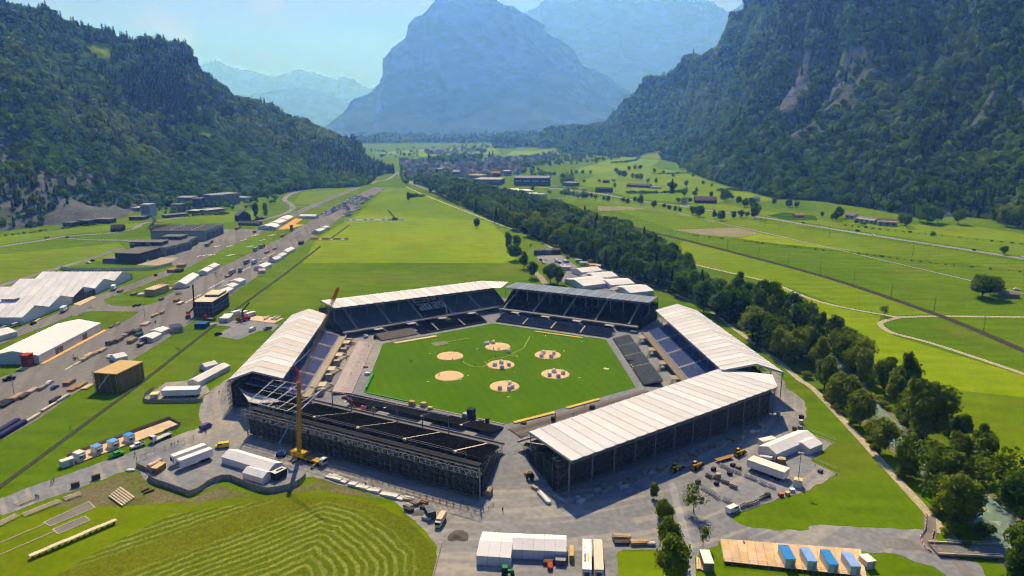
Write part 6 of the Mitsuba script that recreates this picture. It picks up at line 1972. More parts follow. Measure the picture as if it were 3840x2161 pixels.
for (f, c, nose, lab) in (('q8', (100, 640), (130, 625), 'yellow telehandler at the shadow edge of the front right stand, nearest the arena corner'), ('q8', (425, 540), (455, 525), 'yellow telehandler beside the white marquee at the right'), ('q7', (2525, 655), (2560, 640), 'yellow telehandler in the shade of the front right stand')):
    vehicle('telehandler', telehandler_parts, 'telehandler', lab, 'telehandler', f, c, nose)
for (f, c, nose, lab) in (('g4', (1690, 850), (1720, 780), 'green tractor between the left stand and its lower tier'), ('q7', (1425, 715), (1440, 690), 'dark loader standing at the gap of the front stands'), ('h2', (615, 550), (640, 548), 'small green tractor cut by the bottom edge')):
    def tractor_parts(col=(0.05, 0.26, 0.08) if 'green' in lab else (0.12, 0.09, 0.06)):
        out = [('hood', MB().box((0.9, 0, 1.15), (2.0, 0.9, 0.8), col, top=(.95, .85)), None), ('cab', MB().box((-0.6, 0, 1.9), (1.5, 1.5, 1.5), GLASS, top=(.85, .85)).box((-0.6, 0, 2.7), (1.5, 1.5, .14), col), None)]
        for i, (x, s, r_) in enumerate(((-.8, -1, .85), (-.8, 1, .85), (1.4, -1, .55), (1.4, 1, .55))):
            out.append(('wheel_%03d' % i if i else 'wheel', wheel(x, s * .85, r_, .4), None))
        return out
    vehicle('tractor' + lab[:5], tractor_parts, 'tractor', lab, 'tractor', f, c, nose)
# the big crane
C = at(2262, 560, 0, 'q6')
key = thing('mobile_crane', 'tall yellow mobile crane raising its boom behind the front left stand', 'crane')
head = at_y(*V('g4', 1130, 1300), C[1])
tip = at_y(*V('v', 851, 724), C[1] + 14)
foot_ = C + [0, 0, 2.6]
part(key, 'main_boom', MB().beam(foot_, foot_ + (head - foot_) * .55, 0.85, (0.62, 0.36, 0.05)).beam(foot_ + (head - foot_) * .5, head, 0.65, (0.60, 0.33, 0.06)))
part(key, 'boom_lattice', lattice(MB(), foot_ + (head - foot_) * .02, head, 1.3, 1.0, 16, (0.50, 0.28, 0.04), 0.13))
part(key, 'fly_jib', lattice(MB(), head, head + (tip - head) * .86, 1.2, 0.8, 22, (0.45, 0.30, 0.10), 0.09))
part(key, 'jib_head', lattice(MB(), head + (tip - head) * .86, tip, 0.9, 0.5, 4, (0.60, 0.14, 0.05), 0.15))
part(key, 'boom_joint', MB().box(head, (1.2, 1.2, 1.8), (0.62, 0.14, 0.03)))
a_, b_ = at(2300, 600, 0.05, 'q6'), at(2395, 600, 0.05, 'q6')
M_ = mat4(C * 0.35 + b_ * 0.65, math.atan2((b_ - C)[1], (b_ - C)[0]))
part(key, 'carrier', MB().box((0, 0, 1.35), (13.0, 2.8, 0.7), (0.60, 0.40, 0.05)).box((-2, 0, 1.85), (7, 2.4, 0.3), DARK), M_)
part(key, 'cab', MB().box((6.0, 0, 1.9), (2.0, 2.7, 2.0), (0.74, 0.74, 0.72), top=(.9, .95)).box((7.02, 0, 2.2), (.08, 2.2, .9), GLASS), M_)
for i in range(5):
    for s in (-1, 1):
        part(key, 'wheel', wheel(-5 + i * 2.4, s * 1.25, 0.7, 0.45), M_)
part(key, 'superstructure', MB().box((-4.6, 0, 2.4), (4.6, 2.6, 1.5), (0.66, 0.42, 0.03)).box((-7.6, 0, 2.2), (1.8, 3.2, 1.8), (0.68, 0.43, 0.03)), M_)
for x in (-5, 4):
    for s in (-1, 1):
        part(key, 'outrigger', MB().beam((x, s * 1.2, 1.0), (x, s * 3.8, 0.9), 0.4, (0.60, 0.40, 0.05)).beam((x, s * 3.8, 1.0), (x, s * 3.8, 0.15), 0.3, STEEL).box((x, s * 3.8, 0.1), (1, 1, .14), DARK), M_)
# blue boom lift beside it
C = at(2125, 540, 0, 'q6')
key = thing('boom_lift', 'blue boom lift reaching up the scaffolding beside the crane', 'lift')
part(key, 'chassis', MB().box((C[0], C[1], 0.9), (3.4, 2.0, 0.8), (0.05, 0.10, 0.20)).box((C[0], C[1], 1.6), (2.2, 1.6, 0.8), (0.05, 0.15, 0.34)))
e1, e2 = C + [0.3, 0, 2.0], at_y(*V('q6', 2110, 440), C[1])
e3 = at_y(*V('q6', 2235, 225), C[1] + 2)
part(key, 'lower_arm', MB().beam(e1, e2, 0.45, (0.05, 0.17, 0.42)))
part(key, 'upper_arm', MB().beam(e2, e3, 0.40, (0.05, 0.19, 0.46)))
part(key, 'basket', MB().box(e3 + [0, 0, .4], (1.6, .9, .9), (0.10, 0.16, 0.28)))
for sx in (-1, 1):
    for sy in (-1, 1):
        part(key, 'wheel', MB().cyl((C[0] + sx * 1.2, C[1] + sy * 1.0 - .2, .5), (C[0] + sx * 1.2, C[1] + sy * 1.0 + .2, .5), .5, TYRE, 10))
# orange knuckle crane by the left stand
key = thing('loader_crane', 'orange red knuckle boom crane working in front of the left stand', 'crane')
Y_ = at(1090, 1330, 4, 'g4')[1]
pp = [at_y(*V('g4', x, y), Y_) for x, y in ((1040, 1310), (1130, 1130), (1050, 1010), (1200, 880), (1300, 770))]
part(key, 'base', MB().box((pp[0][0], Y_, max(0.2, pp[0][2]) / 2), (2.4, 2.4, max(.4, pp[0][2])), (0.35, 0.09, 0.03)))
for i, c in enumerate(((0.66, 0.16, 0.03), (0.46, 0.04, 0.03), (0.55, 0.57, 0.58), (0.62, 0.63, 0.64))):
    part(key, 'boom_section', MB().beam(pp[i], pp[i + 1], (1.0, .8, .55, .4)[i], c))
# red lift and cabs in the corridor behind the unroofed stand
key = thing('boom_lift', 'red folding lift working behind the seats of the unroofed stand', 'lift')
pp = [at_y(*V('z4', x, y), at(1230, 405, 0, 'z4')[1]) for x, y in ((1230, 405), (1200, 330), (1130, 260), (1080, 225))]
part(key, 'chassis', MB().box(pp[0] + [0, 0, 0.9], (3.6, 1.8, 1.4), (0.45, 0.10, 0.06)))
for i in range(3):
    part(key, 'arm', MB().beam(pp[i] + [0, 0, 1.2], pp[i + 1], 0.45, (0.45, 0.10, 0.05)))
for f, x, y, col, lab in (('z4', 1140, 350, (0.70, 0.70, 0.68), 'white machine cab behind the seats of the unroofed stand'), ('z4', 1345, 360, (0.66, 0.66, 0.64), 'white lift cab between the tiers of the unroofed stand'), ('z4', 1395, 400, (0.55, 0.36, 0.20), 'orange machine between the tiers of the unroofed stand'), ('z4', 1300, 385, (0.60, 0.28, 0.25), 'pale red machine between the tiers of the unroofed stand'), ('z4', 880, 195, (0.72, 0.72, 0.72), 'white box on the balcony end of the left stand'), ('g1', 670, 860, (0.70, 0.70, 0.70), 'white packed equipment at the back left corner of the pitch'), ('g1', 800, 870, (0.06, 0.06, 0.065), 'black trailer at the back left corner of the pitch')):
    C = at(x, y, 0.05, f)
    key = thing('machine', lab, 'machine')
    part(key, 'body', MB().box((0, 0, 0.95), (2.6, 1.6, 1.1), col, top=(.85, .9)).box((-.5, 0, 1.8), (1.2, 1.3, .8), tuple(c * .8 for c in col), top=(.8, .8)), mat4(C, 0.6))
    for sx in (-1, 1):
        part(key, 'wheel', wheel(sx * .9, 0, .4, 1.7), mat4(C, 0.6))
# yellow lift in front of the lettered stand
key = thing('boom_lift', 'slender yellow boom lift standing before the lettering of the back left stand', 'lift')
Y_ = at(1740, 625, 0, 'g1')[1]
p0, p1 = at(1740, 625, 0.8, 'g1'), at_y(*V('g1', 1705, 415), Y_ + 3)
part(key, 'chassis', MB().box(p0, (3.6, 2.0, 1.4), (0.66, 0.38, 0.05)))
part(key, 'boom', MB().beam(p0 + [0, 0, .6], p0 + (p1 - p0) * .65, 0.6, (0.66, 0.42, 0.10)).beam(p0 + (p1 - p0) * .6, p1, 0.35, (0.60, 0.60, 0.60)))
# stacks on the rim of the pitch
for f, x, y, sz, col, lab in (('z4', 1740, 340, (2.6, 2.0, 2.0), (0.46, 0.33, 0.17), 'stack of brown boxes at the front left edge of the pitch'), ('z4', 1845, 350, (2.4, 1.8, 1.8), (0.52, 0.42, 0.25), 'stack of pale boxes at the front left edge of the pitch'), ('z4', 1905, 375, (2.0, 1.4, 1.0), (0.60, 0.50, 0.22), 'low yellowish crates at the front left edge of the pitch'),
                              ('z4', 2280, 465, (3.0, 2.6, 4.6), (0.05, 0.055, 0.06), 'tall dark loudspeaker stack at the front left edge of the pitch'), ('z4', 2230, 460, (2.6, 2.2, 2.4), (0.36, 0.38, 0.40), 'grey boxes beside the dark loudspeaker stack'), ('z4', 2425, 510, (1.4, 1.4, 2.4), (0.06, 0.06, 0.06), 'upright black case near the bottom corner of the pitch'), ('z4', 2370, 500, (2.0, 1.4, 1.2), (0.08, 0.08, 0.08), 'low black case near the bottom corner of the pitch'),
                              ('z3', 425, 490, (1.5, 1.5, 2.3), (0.08, 0.09, 0.07), 'upright dark case at the end of the nearer yellow board'), ('z3', 780, 380, (2.2, 1.5, 2.0), (0.10, 0.07, 0.06), 'dark boxes by the farther yellow board'), ('z3', 155, 515, (2.2, 1.4, 1.0), (0.10, 0.08, 0.07), 'low dark case at the start of the nearer yellow board'), ('g2', 1765, 1180, (3.4, 2.6, 1.6), (0.045, 0.05, 0.055), 'black pallet stack at the right edge of the pitch'),
                              ('g2', 1800, 1230, (4.2, 1.4, 0.6), (0.62, 0.58, 0.50), 'pale boards at the right edge of the pitch'), ('g2', 1825, 1275, (4.2, 1.2, 0.5), (0.58, 0.52, 0.44), 'pale boards nearest the lower tier at the right edge of the pitch'), ('g2', 1440, 1270, (2.6, 2.0, 0.3), (0.62, 0.60, 0.40), 'pale pallet lying on the grass at the right'), ('g2', 1800, 800, (4, 2, 1.4), (0.20, 0.20, 0.20), 'grey machine parts at the back right corner'), ('g4', 2140, 1040, (2.2, 1.2, .7), (0.20, 0.20, 0.21), 'grey box on the left rim of the pitch'), ('g4', 2165, 1150, (2.4, 1.6, 1.2), (0.70, 0.70, 0.70), 'white bags on the left rim of the pitch')):
    C = at(x, y, 0.1, f)
    key = thing('case_stack', lab, 'cases')
    n = max(2, int(sz[2] / 0.8))
    for i in range(n):
        part(key, 'case', MB().box((0.08 * ((i * 3) % 3 - 1), 0.05 * (i % 2), sz[2] * (i + .5) / n), (sz[0] * (1 - 0.06 * (i % 3)), sz[1], sz[2] / n * .95), tuple(c * (0.9 + .1 * (i % 3)) for c in col)), mat4(C, -0.4))
# dark pits, bins and timber below the right stand
for x, y, sz, col, lab in ((2010, 870, (9, 2.2, 1.6), (0.07, 0.065, 0.06), 'long dark skip at the far end below the right stand'), (2110, 985, (6, 3, 1.8), (0.22, 0.19, 0.16), 'brown stair box below the middle of the right stand'), (2165, 1100, (7, 2.4, 0.8), (0.36, 0.22, 0.16), 'open skip of reddish timber below the right stand'), (2270, 1185, (6, 3, 2.0), (0.24, 0.21, 0.18), 'brown stair box nearer below the right stand'), (2370, 1270, (7, 2, 1.2), (0.06, 0.06, 0.06), 'dark trough below the near end of the right stand'), (2440, 1380, (6, 3, 2.0), (0.24, 0.21, 0.17), 'last brown stair box below the right stand')):
    C = at(x, y, 0.06, 'g2')
    key = thing('stair_box', lab, 'stair box')
    part(key, 'side', MB().box((0, -sz[1] / 2, sz[2] / 2), (sz[0], .12, sz[2]), col).box((0, sz[1] / 2, sz[2] / 2), (sz[0], .12, sz[2]), col), mat4(C, -1.5))
    part(key, 'floor', MB().box((0, 0, sz[2] * .45), (sz[0], sz[1] - .3, .12), tuple(c * 1.2 for c in col)), mat4(C, -1.5))
# right: marquees, trailer, mast and truss yard
tent('marquee', 'long white marquee behind the white trailer at the right', 'tent', 'q8', (700, 580), (1000, 450), 7.5, 2.8, 4.3, 'x', 6)
tent('marquee', 'white marquee wing on the river side of the long right marquee', 'tent', 'q8', (952, 537), (1052, 495), 7.0, 2.6, 3.7, 'x', 3)
box_unit('container', 'small white kiosk with a black roof hatch behind the right marquee', 'cabin', 'q8', (602, 474), (705, 450), 2.6, 2.2, (0.66, 0.66, 0.64), ribs=False)
semitrailer('semitrailer', 'long cream white double trailer beside the light mast', 'q8', (484, 645), (760, 745), W=4.6, H=2.7, col=(0.74, 0.72, 0.66), roof=(0.76, 0.73, 0.64))
key = thing('stair_tower', 'white steel steps at the near end of the right marquee', 'steps')
M_, L_ = edge('q8', (575, 560), (668, 590), 0.05)
for i in range(7):
    part(key, 'tread', MB().box((-L_ / 2 + L_ * (i + .5) / 7, 0.8, 0.5 + .12 * i), (L_ / 7 * .8, 1.6, 1.0), (0.66, 0.66, 0.66)), M_)
box_unit('crate', 'brown timber crate behind the cream double trailer', 'crate', 'q8', (712, 600), (775, 608), 2.2, 1.8, (0.24, 0.16, 0.09), roof=(0.52, 0.40, 0.22), door=False)
M_, L_ = edge('q8', (832, 775), (895, 790), 0.05)
key = thing('light_mast', 'floodlight mast standing on a white block with a yellow top', 'mast')
part(key, 'block', MB().box((0, 1.2, 1.3), (L_, 2.4, 2.6), (0.64, 0.63, 0.60)), M_)
part(key, 'block_top', MB().box((0, 1.2, 2.68), (L_ + .1, 2.5, .16), (0.62, 0.56, 0.26)), M_)
part(key, 'pole', MB().cyl((0, 1.2, 2.7), (0, 1.2, 12.2), 0.12, (0.25, 0.26, 0.27), 8), M_)
for s in (-1, 1):
    part(key, 'floodlight', MB().box((s * .55, 1.0, 12.3), (.9, .5, .7), (0.45, 0.47, 0.48)), M_)
key = thing('flatbed_trailer', 'brown flat trailer left of the telehandler by the marquee', 'trailer')
M_, L_ = edge('q8', (265, 600), (385, 565), 0.05)
part(key, 'bed', MB().box((0, 0.9, 0.9), (L_, 1.9, 0.25), (0.32, 0.20, 0.10)), M_)
for x in (-.2, .1, .3):
    part(key, 'wheel', wheel(L_ * x, 0.9, .4, 1.9), M_)
gq = np.random.default_rng(19)
for pts_, lab, W_ in (([(285, 620), (720, 800)], 'long line of grey lattice trusses along the white trailer', 0.9), ([(175, 690), (440, 805)], 'middle line of dark trusses in the truss yard', 0.8), ([(140, 790), (385, 930)], 'near line of grey trusses in the truss yard', 1.0), ([(430, 945), (690, 825)], 'line of black trusses along the lower edge of the truss yard', 0.9)):
    g = gpts('q8', pts_)
    a_, b_ = np.array([*g[0], .5]), np.array([*g[1], .5])
    L_ = np.linalg.norm(b_ - a_)
    n = int(L_ / 3.0)
    u_ = (b_ - a_) / L_
    dk_ = 'black' in lab or 'dark' in lab
    key = thing('truss_row', lab, 'trusses')
    for i in range(n):
        o = a_ + u_ * (i * 3.0) + np.array([*gq.normal(0, .35, 2), gq.uniform(0, .2)])
        part(key, 'truss', lattice(MB(), o, o + u_ * 2.8 + np.array([*gq.normal(0, .2, 2), 0]), W_, W_, 3, (0.07, 0.07, 0.075) if dk_ else (0.30, 0.31, 0.33), 0.14))
for x, y, c, lab in ((378, 620, DARK, 'dark case near the flat trailer'), (422, 640, (0.12, 0.10, 0.09), 'dark round case beside the trusses'), (232, 650, DARK, 'dark case at the shadow edge of the truss yard'), (355, 685, DARK, 'dark case between two truss lines'), (268, 695, (0.36, 0.27, 0.20), 'brown crate at the head of the middle trusses'), (255, 758, DARK, 'dark case below the middle trusses'), (115, 748, DARK, 'dark frame at the left of the truss yard'), (640, 845, DARK, 'big black case at the end of the black trusses'), (1038, 665, (0.10, 0.10, 0.11), 'small dark frame lying on the gravel right of the mast'), (740, 845, (0.35, 0.10, 0.06), 'reddish crate at the gravel edge by the mast'), (790, 835, (0.55, 0.30, 0.16), 'orange crates at the gravel edge by the mast'), (825, 810, (0.60, 0.60, 0.58), 'white crate beside the light mast')):
    C = at(x, y, 0.05, 'q8')
    single('equipment_case', lab, 'case', MB().box((0, 0, .5), (1.6, 1.1, 1.0), c).box((0, 0, 1.04), (1.65, 1.15, .08), tuple(min(1, k_ * 1.6) for k_ in c)), mat4(C, gq.uniform(0, 1)))
car('white', 'q8', (378, 962), (405, 950), 'small white van at the lower corner of the truss yard', 'van')
for x, y, c, lab in ((895, 262, DARK, 'dark bin at the gravel edge above the right marquee'), (893, 298, (0.55, 0.48, 0.34), 'cream crate at the gravel edge above the right marquee'), (888, 345, (0.16, 0.17, 0.18), 'grey bin at the gravel edge above the right marquee'), (845, 350, (0.10, 0.09, 0.06), 'narrow dark crate beside the grey bin')):
    C = at(x, y, 0.05, 'q8')
    key = thing('waste_bin', lab, 'bin')
    part(key, 'body', MB().box((0, 0, .8), (1.5, 1.2, 1.4), c, top=(1.05, 1.05)), mat4(C, .2))
    part(key, 'lid', MB().box((0, 0, 1.56), (1.65, 1.35, .12), tuple(k_ * 1.3 for k_ in c)), mat4(C, .2))
key = thing('portable_toilet', 'blue and white portable toilet at the far end of the shaded stand foot', 'toilet')
C = at(720, 245, 0.05, 'q8')
part(key, 'cabin', MB().box((0, 0, 1.1), (1.2, 1.2, 2.2), (0.12, 0.20, 0.42)), mat4(C))
part(key, 'roof', MB().box((0, 0, 2.3), (1.3, 1.3, .2), (0.62, 0.64, 0.68), top=(.7, .7)), mat4(C))
for pts_, lab in (([(925, 340), (1155, 430)], 'upper'), ([(930, 375), (1160, 462)], 'second'), ([(960, 560), (1185, 660)], 'third'), ([(1000, 620), (1160, 690)], 'lowest')):
    fence('rail_fence', 'thin pale rail on the grass right of the marquees, %s of four' % lab, 'q8', pts_, 1.0, (0.50, 0.50, 0.40), 5.0, False, (0.4, 0.4, 0.33))
# deck with the blue topped containers
key = thing('timber_platform', 'large pale timber platform on posts at the bottom right with blue containers on it', 'platform')
g = gpts('q8', [(278, 1165), (1345, 1245), (1390, 1450), (310, 1335)], 1.0)
g = [np.array(p) for p in g]
n = 16
for i in range(n):
    for j in range(2):
        lo, hi = j / 2, (j + 1) / 2
        t0, t1 = i / n + .001, (i + 1) / n - .001
        top = lambda t: g[0] * (1 - t) + g[1] * t  # noqa: E731
        bot = lambda t: g[3] * (1 - t) + g[2] * t  # noqa: E731
        q = [top(t0) * (1 - lo) + bot(t0) * lo, top(t1) * (1 - lo) + bot(t1) * lo, top(t1) * (1 - hi) + bot(t1) * hi, top(t0) * (1 - hi) + bot(t0) * hi]
        k_ = (0.88, 1.0, 1.06, 0.94)[(i * 3 + j * 5) % 4]
        part(key, 'plank', MB().prism(q, 0.82, 1.0, (0.66 * k_, 0.48 * k_, (0.31 if (i + j) % 3 else 0.25) * k_)))
for i in range(26):
    p = bot((i + .5) / 26)
    part(key, 'post', MB().box((p[0], p[1] + .25, .42), (.5, .5, .82), (0.16, 0.12, 0.09)))
mb = MB()
for a_, b_ in ((g[3], g[2]), (g[0], g[3])):
    m_ = int(np.linalg.norm(b_ - a_) / 2.2)
    for i in range(m_ + 1):
        p = a_ + (b_ - a_) * i / m_
        mb.beam((*p, 1.0), (*p, 2.1), .07, STEEL)
    for z_ in (1.55, 2.1):
        mb.beam((*a_, z_), (*b_, z_), .06, STEEL)
part(key, 'railing', mb)
for a, b, c2, rc, lab in (((772, 1385), (848, 1388), (742, 1215), (0.05, 0.24, 0.60), 'container with a strong blue roof, first from the left on the platform'), ((940, 1400), (1010, 1402), (902, 1235), (0.22, 0.40, 0.76), 'container with a pale blue roof, second on the platform'), ((1098, 1425), (1170, 1428), (1060, 1250), (0.05, 0.25, 0.62), 'container with a strong blue roof, third on the platform'), ((1265, 1440), (1338, 1442), (1222, 1268), (0.26, 0.42, 0.76), 'container with a light blue roof, fourth on the platform')):
    A_, B_, C_ = at(*a, 1.0, 'q8'), at(*b, 1.0, 'q8'), at(*c2, 3.6, 'q8')
    M_, L_ = edge_of(A_, B_)
    D_ = abs((np.linalg.inv(M_) @ np.append(C_, 1))[1])
    box_unit('container', lab, 'container', 'q8', a, b, D_, 2.6, (0.62, 0.68, 0.70), roof=rc, M=M_, L=L_, group='containers on the platform')
box_unit('container', 'white container standing on grass left of the timber platform', 'container', 'q8', (158, 1415), (232, 1418), 6.2, 2.6, (0.30, 0.27, 0.20), roof=(0.76, 0.76, 0.72))
box_unit('container', 'small white container standing on grass right of the timber platform', 'container', 'q8', (1385, 1405), (1452, 1395), 3.4, 2.5, (0.66, 0.68, 0.60), roof=(0.78, 0.78, 0.74))
pile('plank_stack', 'pale boards lying left of the white container by the platform', 'planks', 'q8', (130, 1360), (128, 1300), (5.5, 2.0, .3), (0.62, 0.48, 0.32), 3)
# bridge over the river
key = thing('road_bridge', 'low road bridge with a pale parapet crossing the river at the bottom right', 'bridge')
a0, a1, b0, b1 = at(1850, 1195, 0.7, 'q8'), at(2420, 1220, 0.9, 'q8'), at(1930, 1285, 0.7, 'q8'), at(2420, 1310, 0.9, 'q8')
part(key, 'deck', MB().quad(b0, b1, a1, a0, (0.17, 0.17, 0.165), .5))
for p, q in ((a0, a1), (b0, b1)):
    for i in range(8):
        s0, s1 = p + (q - p) * i / 8, p + (q - p) * (i + .97) / 8
        part(key, 'parapet', MB().beam(s0 + [0, 0, .3], s1 + [0, 0, .3], .45, (0.62, 0.46, 0.25) if i < 2 else (0.30, 0.30, 0.28), .5))
    part(key, 'rail', MB().beam(p + [0, 0, 1.1], q + [0, 0, 1.1], .1, STEEL))
for pts_ in ([(1838, 980), (1832, 1100), (1790, 1160), (1830, 1250), (1880, 1280)], [(1895, 1110), (1880, 1170), (1900, 1240), (1990, 1290), (2060, 1330)]):
    key = thing('striped_barrier', 'red and white barrier posts %s the lane to the bridge' % ('along the left of' if pts_[0][0] < 1850 else 'along the right of'), 'barrier')
    L = sg.LineString(gpts('q8', pts_))
    m_ = int(L.length / 1.1)
    for i in range(m_):
        p, q = L.interpolate(i * 1.1).coords[0], L.interpolate(i * 1.1 + 1.0).coords[0]
        part(key, 'panel', MB().beam((*p, .55), (*q, .55), .12, (0.55, 0.06, 0.05) if i % 2 else (0.72, 0.72, 0.70), .5))
ground_sheet('lane', strip(smooth_line(gpts('q8', [(1860, 1000), (1868, 1110), (1860, 1190), (1930, 1250), (2060, 1330), (2180, 1450)])), 3.4), 0.12, 'asphalt', (.5, .62))
ground_sheet('lane', strip(gpts('q8', [(1500, 1200), (1700, 1205), (1850, 1235), (1920, 1245)]), 5.0), 0.115, 'asphalt', (.5, .72))
# people
for f, x, y, c, p, w_ in (('r', 418, 490, 'dark', 'stand', 'at the front rim of the far left sawdust ring'), ('r', 448, 358, 'dark', 'stand', 'behind the far left sawdust ring'), ('r', 565, 520, 'dark', 'stand', 'holding the hose right of the far left ring'), ('r', 786, 595, 'dark', 'stand', 'on the grass left of the middle ring'), ('r', 1075, 320, 'dark', 'stand', 'on the rearmost ring, left of two others'), ('r', 1148, 322, 'dark', 'stand', 'on the rearmost ring, middle one'), ('r', 1170, 325, 'white', 'walk', 'on the rearmost ring, right one'), ('r', 1115, 445, 'dark', 'bend', 'on the grass above the middle ring'),
                          ('r', 205, 742, 'dark', 'bend', 'by a dark machine on the near left ring'), ('g1', 1245, 1180, 'dark', 'stand', 'alone on the left of the pitch'), ('g1', 1272, 1188, 'dark', 'walk', 'second of two on the left of the pitch'), ('g1', 705, 990, 'dark', 'walk', 'at the far end of the bare lower tier'), ('g1', 545, 1250, 'dark', 'walk', 'in the middle of the bare lower tier'), ('g1', 485, 1360, 'red', 'bend', 'low on the bare lower tier'), ('g1', 350, 1390, 'dark', 'stand', 'at the outer edge of the bare lower tier'), ('g1', 420, 1160, 'dark', 'stand', 'beside the dark line above the bare tier'),
                          ('q7', 1218, 965, 'dark', 'walk', 'alone on the gravel between the front stands'), ('q7', 185, 775, 'dark', 'stand', 'among the white plates, left one'), ('q7', 240, 795, 'dark', 'stand', 'among the white plates, right one'), ('a6', 1865, 1222, 'dark', 'walk', 'on the gravel road below the white pickup'), ('a6', 2370, 1090, 'red', 'walk', 'on the gravel road by the mesh fence, left one'), ('a6', 2460, 1050, 'dark', 'walk', 'on the gravel road by the mesh fence, right one'), ('a6', 2250, 925, 'dark', 'stand', 'on the plank deck by the flatbed'), ('q6', 390, 760, 'dark', 'walk', 'walking up the gravel road, left of a pair'), ('q6', 408, 745, 'grey', 'walk', 'walking up the gravel road, right of a pair'),
                          ('q6', 275, 865, 'dark', 'stand', 'by the short beam stack, left of a pair'), ('q6', 292, 868, 'grey', 'stand', 'by the short beam stack, right of a pair'), ('q6', 1555, 378, 'blue', 'walk', 'behind the violet van'), ('q6', 1655, 75, 'dark', 'walk', 'on the gravel left of the arena corner, upper one'), ('q6', 1700, 118, 'dark', 'walk', 'on the gravel left of the arena corner, lower one'), ('q6', 530, 350, 'dark', 'bend', 'beside the drain cover on the left meadow'), ('q8', 465, 1225, 'blue', 'bend', 'working on the timber platform'), ('z3', 712, 370, 'dark', 'stand', 'by the farther yellow board'), ('z3', 445, 455, 'dark', 'stand', 'by the nearer yellow board'), ('z3', 612, 440, 'dark', 'bend', 'on the planks of the front right stand'), ('g2', 500, 575, 'white', 'stand', 'on the balcony of the dark grey roofed stand'),
                          ('h1', 1180, 300, 'orange', 'stand', 'at the foot of the big crane')):
    person(f, x, y, c, p, w_)
for p_ in (k for k in labels if k.startswith('person')):
    labels[p_]['label'] = labels[p_]['label'].replace('standing holding', 'holding').replace('walking walking', 'walking').replace('standing standing', 'standing')
# ---------------------------------------------------------------- the airfield side
def poly_tent(name, label, f, ridges, depth_dir, eave, ridge_h, col, bays=12, end=None):
    """great marquee of several gables side by side: ridges is a list of front points (valley, ridge, valley, ...) on the ground line"""
    key = thing(name, label, 'tent')
    P = [at(x, y, 0, f) for x, y in ridges]
    d = np.asarray(depth_dir, float)
    for i in range(len(P) - 1):
        up0, up1 = (eave, ridge_h) if i % 2 == 0 else (ridge_h, eave)
        a, b = P[i] + [0, 0, up0], P[i + 1] + [0, 0, up1]
        for j in range(bays):
            t0, t1 = j / bays + .002, (j + 1) / bays - .002
            part(key, 'roof_panel', MB().quad(a + d * t0, b + d * t0, b + d * t1, a + d * t1, tuple(c * (1.0 - .05 * ((i + j) % 3)) for c in col), .1), mat='membrane')
        q = [P[i], P[i + 1], b, a]
        for off in (0.02, 0.985):
            part(key, 'gable_wall', MB().quad(*[p + d * off for p in q], (0.62, 0.65, 0.70), 0), mat='membrane')
    for p in (P[0], P[-1]):
        part(key, 'side_wall', MB().quad(p, p + d, p + d + [0, 0, eave], p + [0, 0, eave], (0.60, 0.63, 0.68), 0), mat='membrane')
    return key


# festival hall of five gables, left edge
base_ = [(330, 800), (455, 745), (610, 705), (815, 600), (1020, 530), (1140, 470), (1250, 400), (1400, 330), (1560, 270), (1690, 200), (1835, 175)]
g0, g1_ = at(330, 800, 0, 'a1'), at(1835, 175, 0, 'a1')
line = [g0 + (g1_ - g0) * t for t in np.linspace(0, 1, 11)]
FR['w'] = (0, 0, 1.4907)
line_px = [tuple(to_px(p)) for p in line]
u_ = (g1_ - g0) / np.linalg.norm(g1_ - g0)
dep = np.array([-u_[1], u_[0], 0])
dep = dep if dep[0] < 0 else -dep
hall = poly_tent('festival_marquee', 'huge white festival marquee of five gables at the left edge', 'w', line_px, dep * 62, 4.6, 9.0, (0.84, 0.85, 0.86), 11)
part(hall, 'entrance', MB().quad(*(p + [0, 0, z] - dep * .1 for p, z in ((line[4], 0.1), (line[6], 0.1), (line[6], 4.2), (line[4], 4.2))), (0.06, 0.065, 0.09)).quad(*(p + [0, 0, z] - dep * .12 for p, z in ((line[4], 4.2), (line[5], 4.2), (line[5], 8.3), (line[4], 4.4))), (0.07, 0.075, 0.10)))
pm = [at(x, y, 0, 'a1') for x, y in ((1010, 520), (1240, 405), (1330, 425), (1100, 545))]
single('plank_floor', 'pale plank floor laid before the entrance of the festival marquee', 'floor', MB().prism([p[:2] for p in pm], .1, .3, (0.62, 0.50, 0.33)))
p0 = at(190, 430, 8, 'a1')
single('roof_hatch', 'dark sunken court cut into the roof of the festival marquee', 'hatch', MB().box(p0 + [0, 0, -.9], (10, 9, 2.0), (0.11, 0.11, 0.16)).box(p0 + [-1, -1, .2], (9, 7, .2), (0.6, 0.6, 0.66)))
k_, M_, L_ = tent('marquee', 'long white hall tent beside the runway at the left edge', 'tent', 'a1', (545, 1345), (1405, 880), 25, 4.6, 7.2, 'x', 12)
M_[:3, 3] += 0
for x0_, w_ in ((-.17, 3.2), (-.11, 3), (.27, 4.5)):
    part(k_, 'doorway', MB().box((x0_ * L_ - 4, -.12, 1.7), (w_, .1, 3.2), (0.20, 0.17, 0.15)), M_)
for i in range(10):
    a_, b_ = at(575, 1345, .06, 'a1'), at(1460, 875, .06, 'a1')
    p, q = a_ + (b_ - a_) * i / 10, a_ + (b_ - a_) * (i + .97) / 10
    if i == 0:
        kk = thing('plank_walk', 'orange plank walk along the long hall tent', 'walkway')
    part(kk, 'plank', MB().beam(p + [0, 0, .1], q + [0, 0, .1], 2.6, (0.64, 0.42, 0.17), .2))
tent('marquee', 'low white tent behind the long hall tent at the left edge', 'tent', 'a1', (-200, 1090), (245, 965), 14, 3.2, 5.0, 'x', 5)
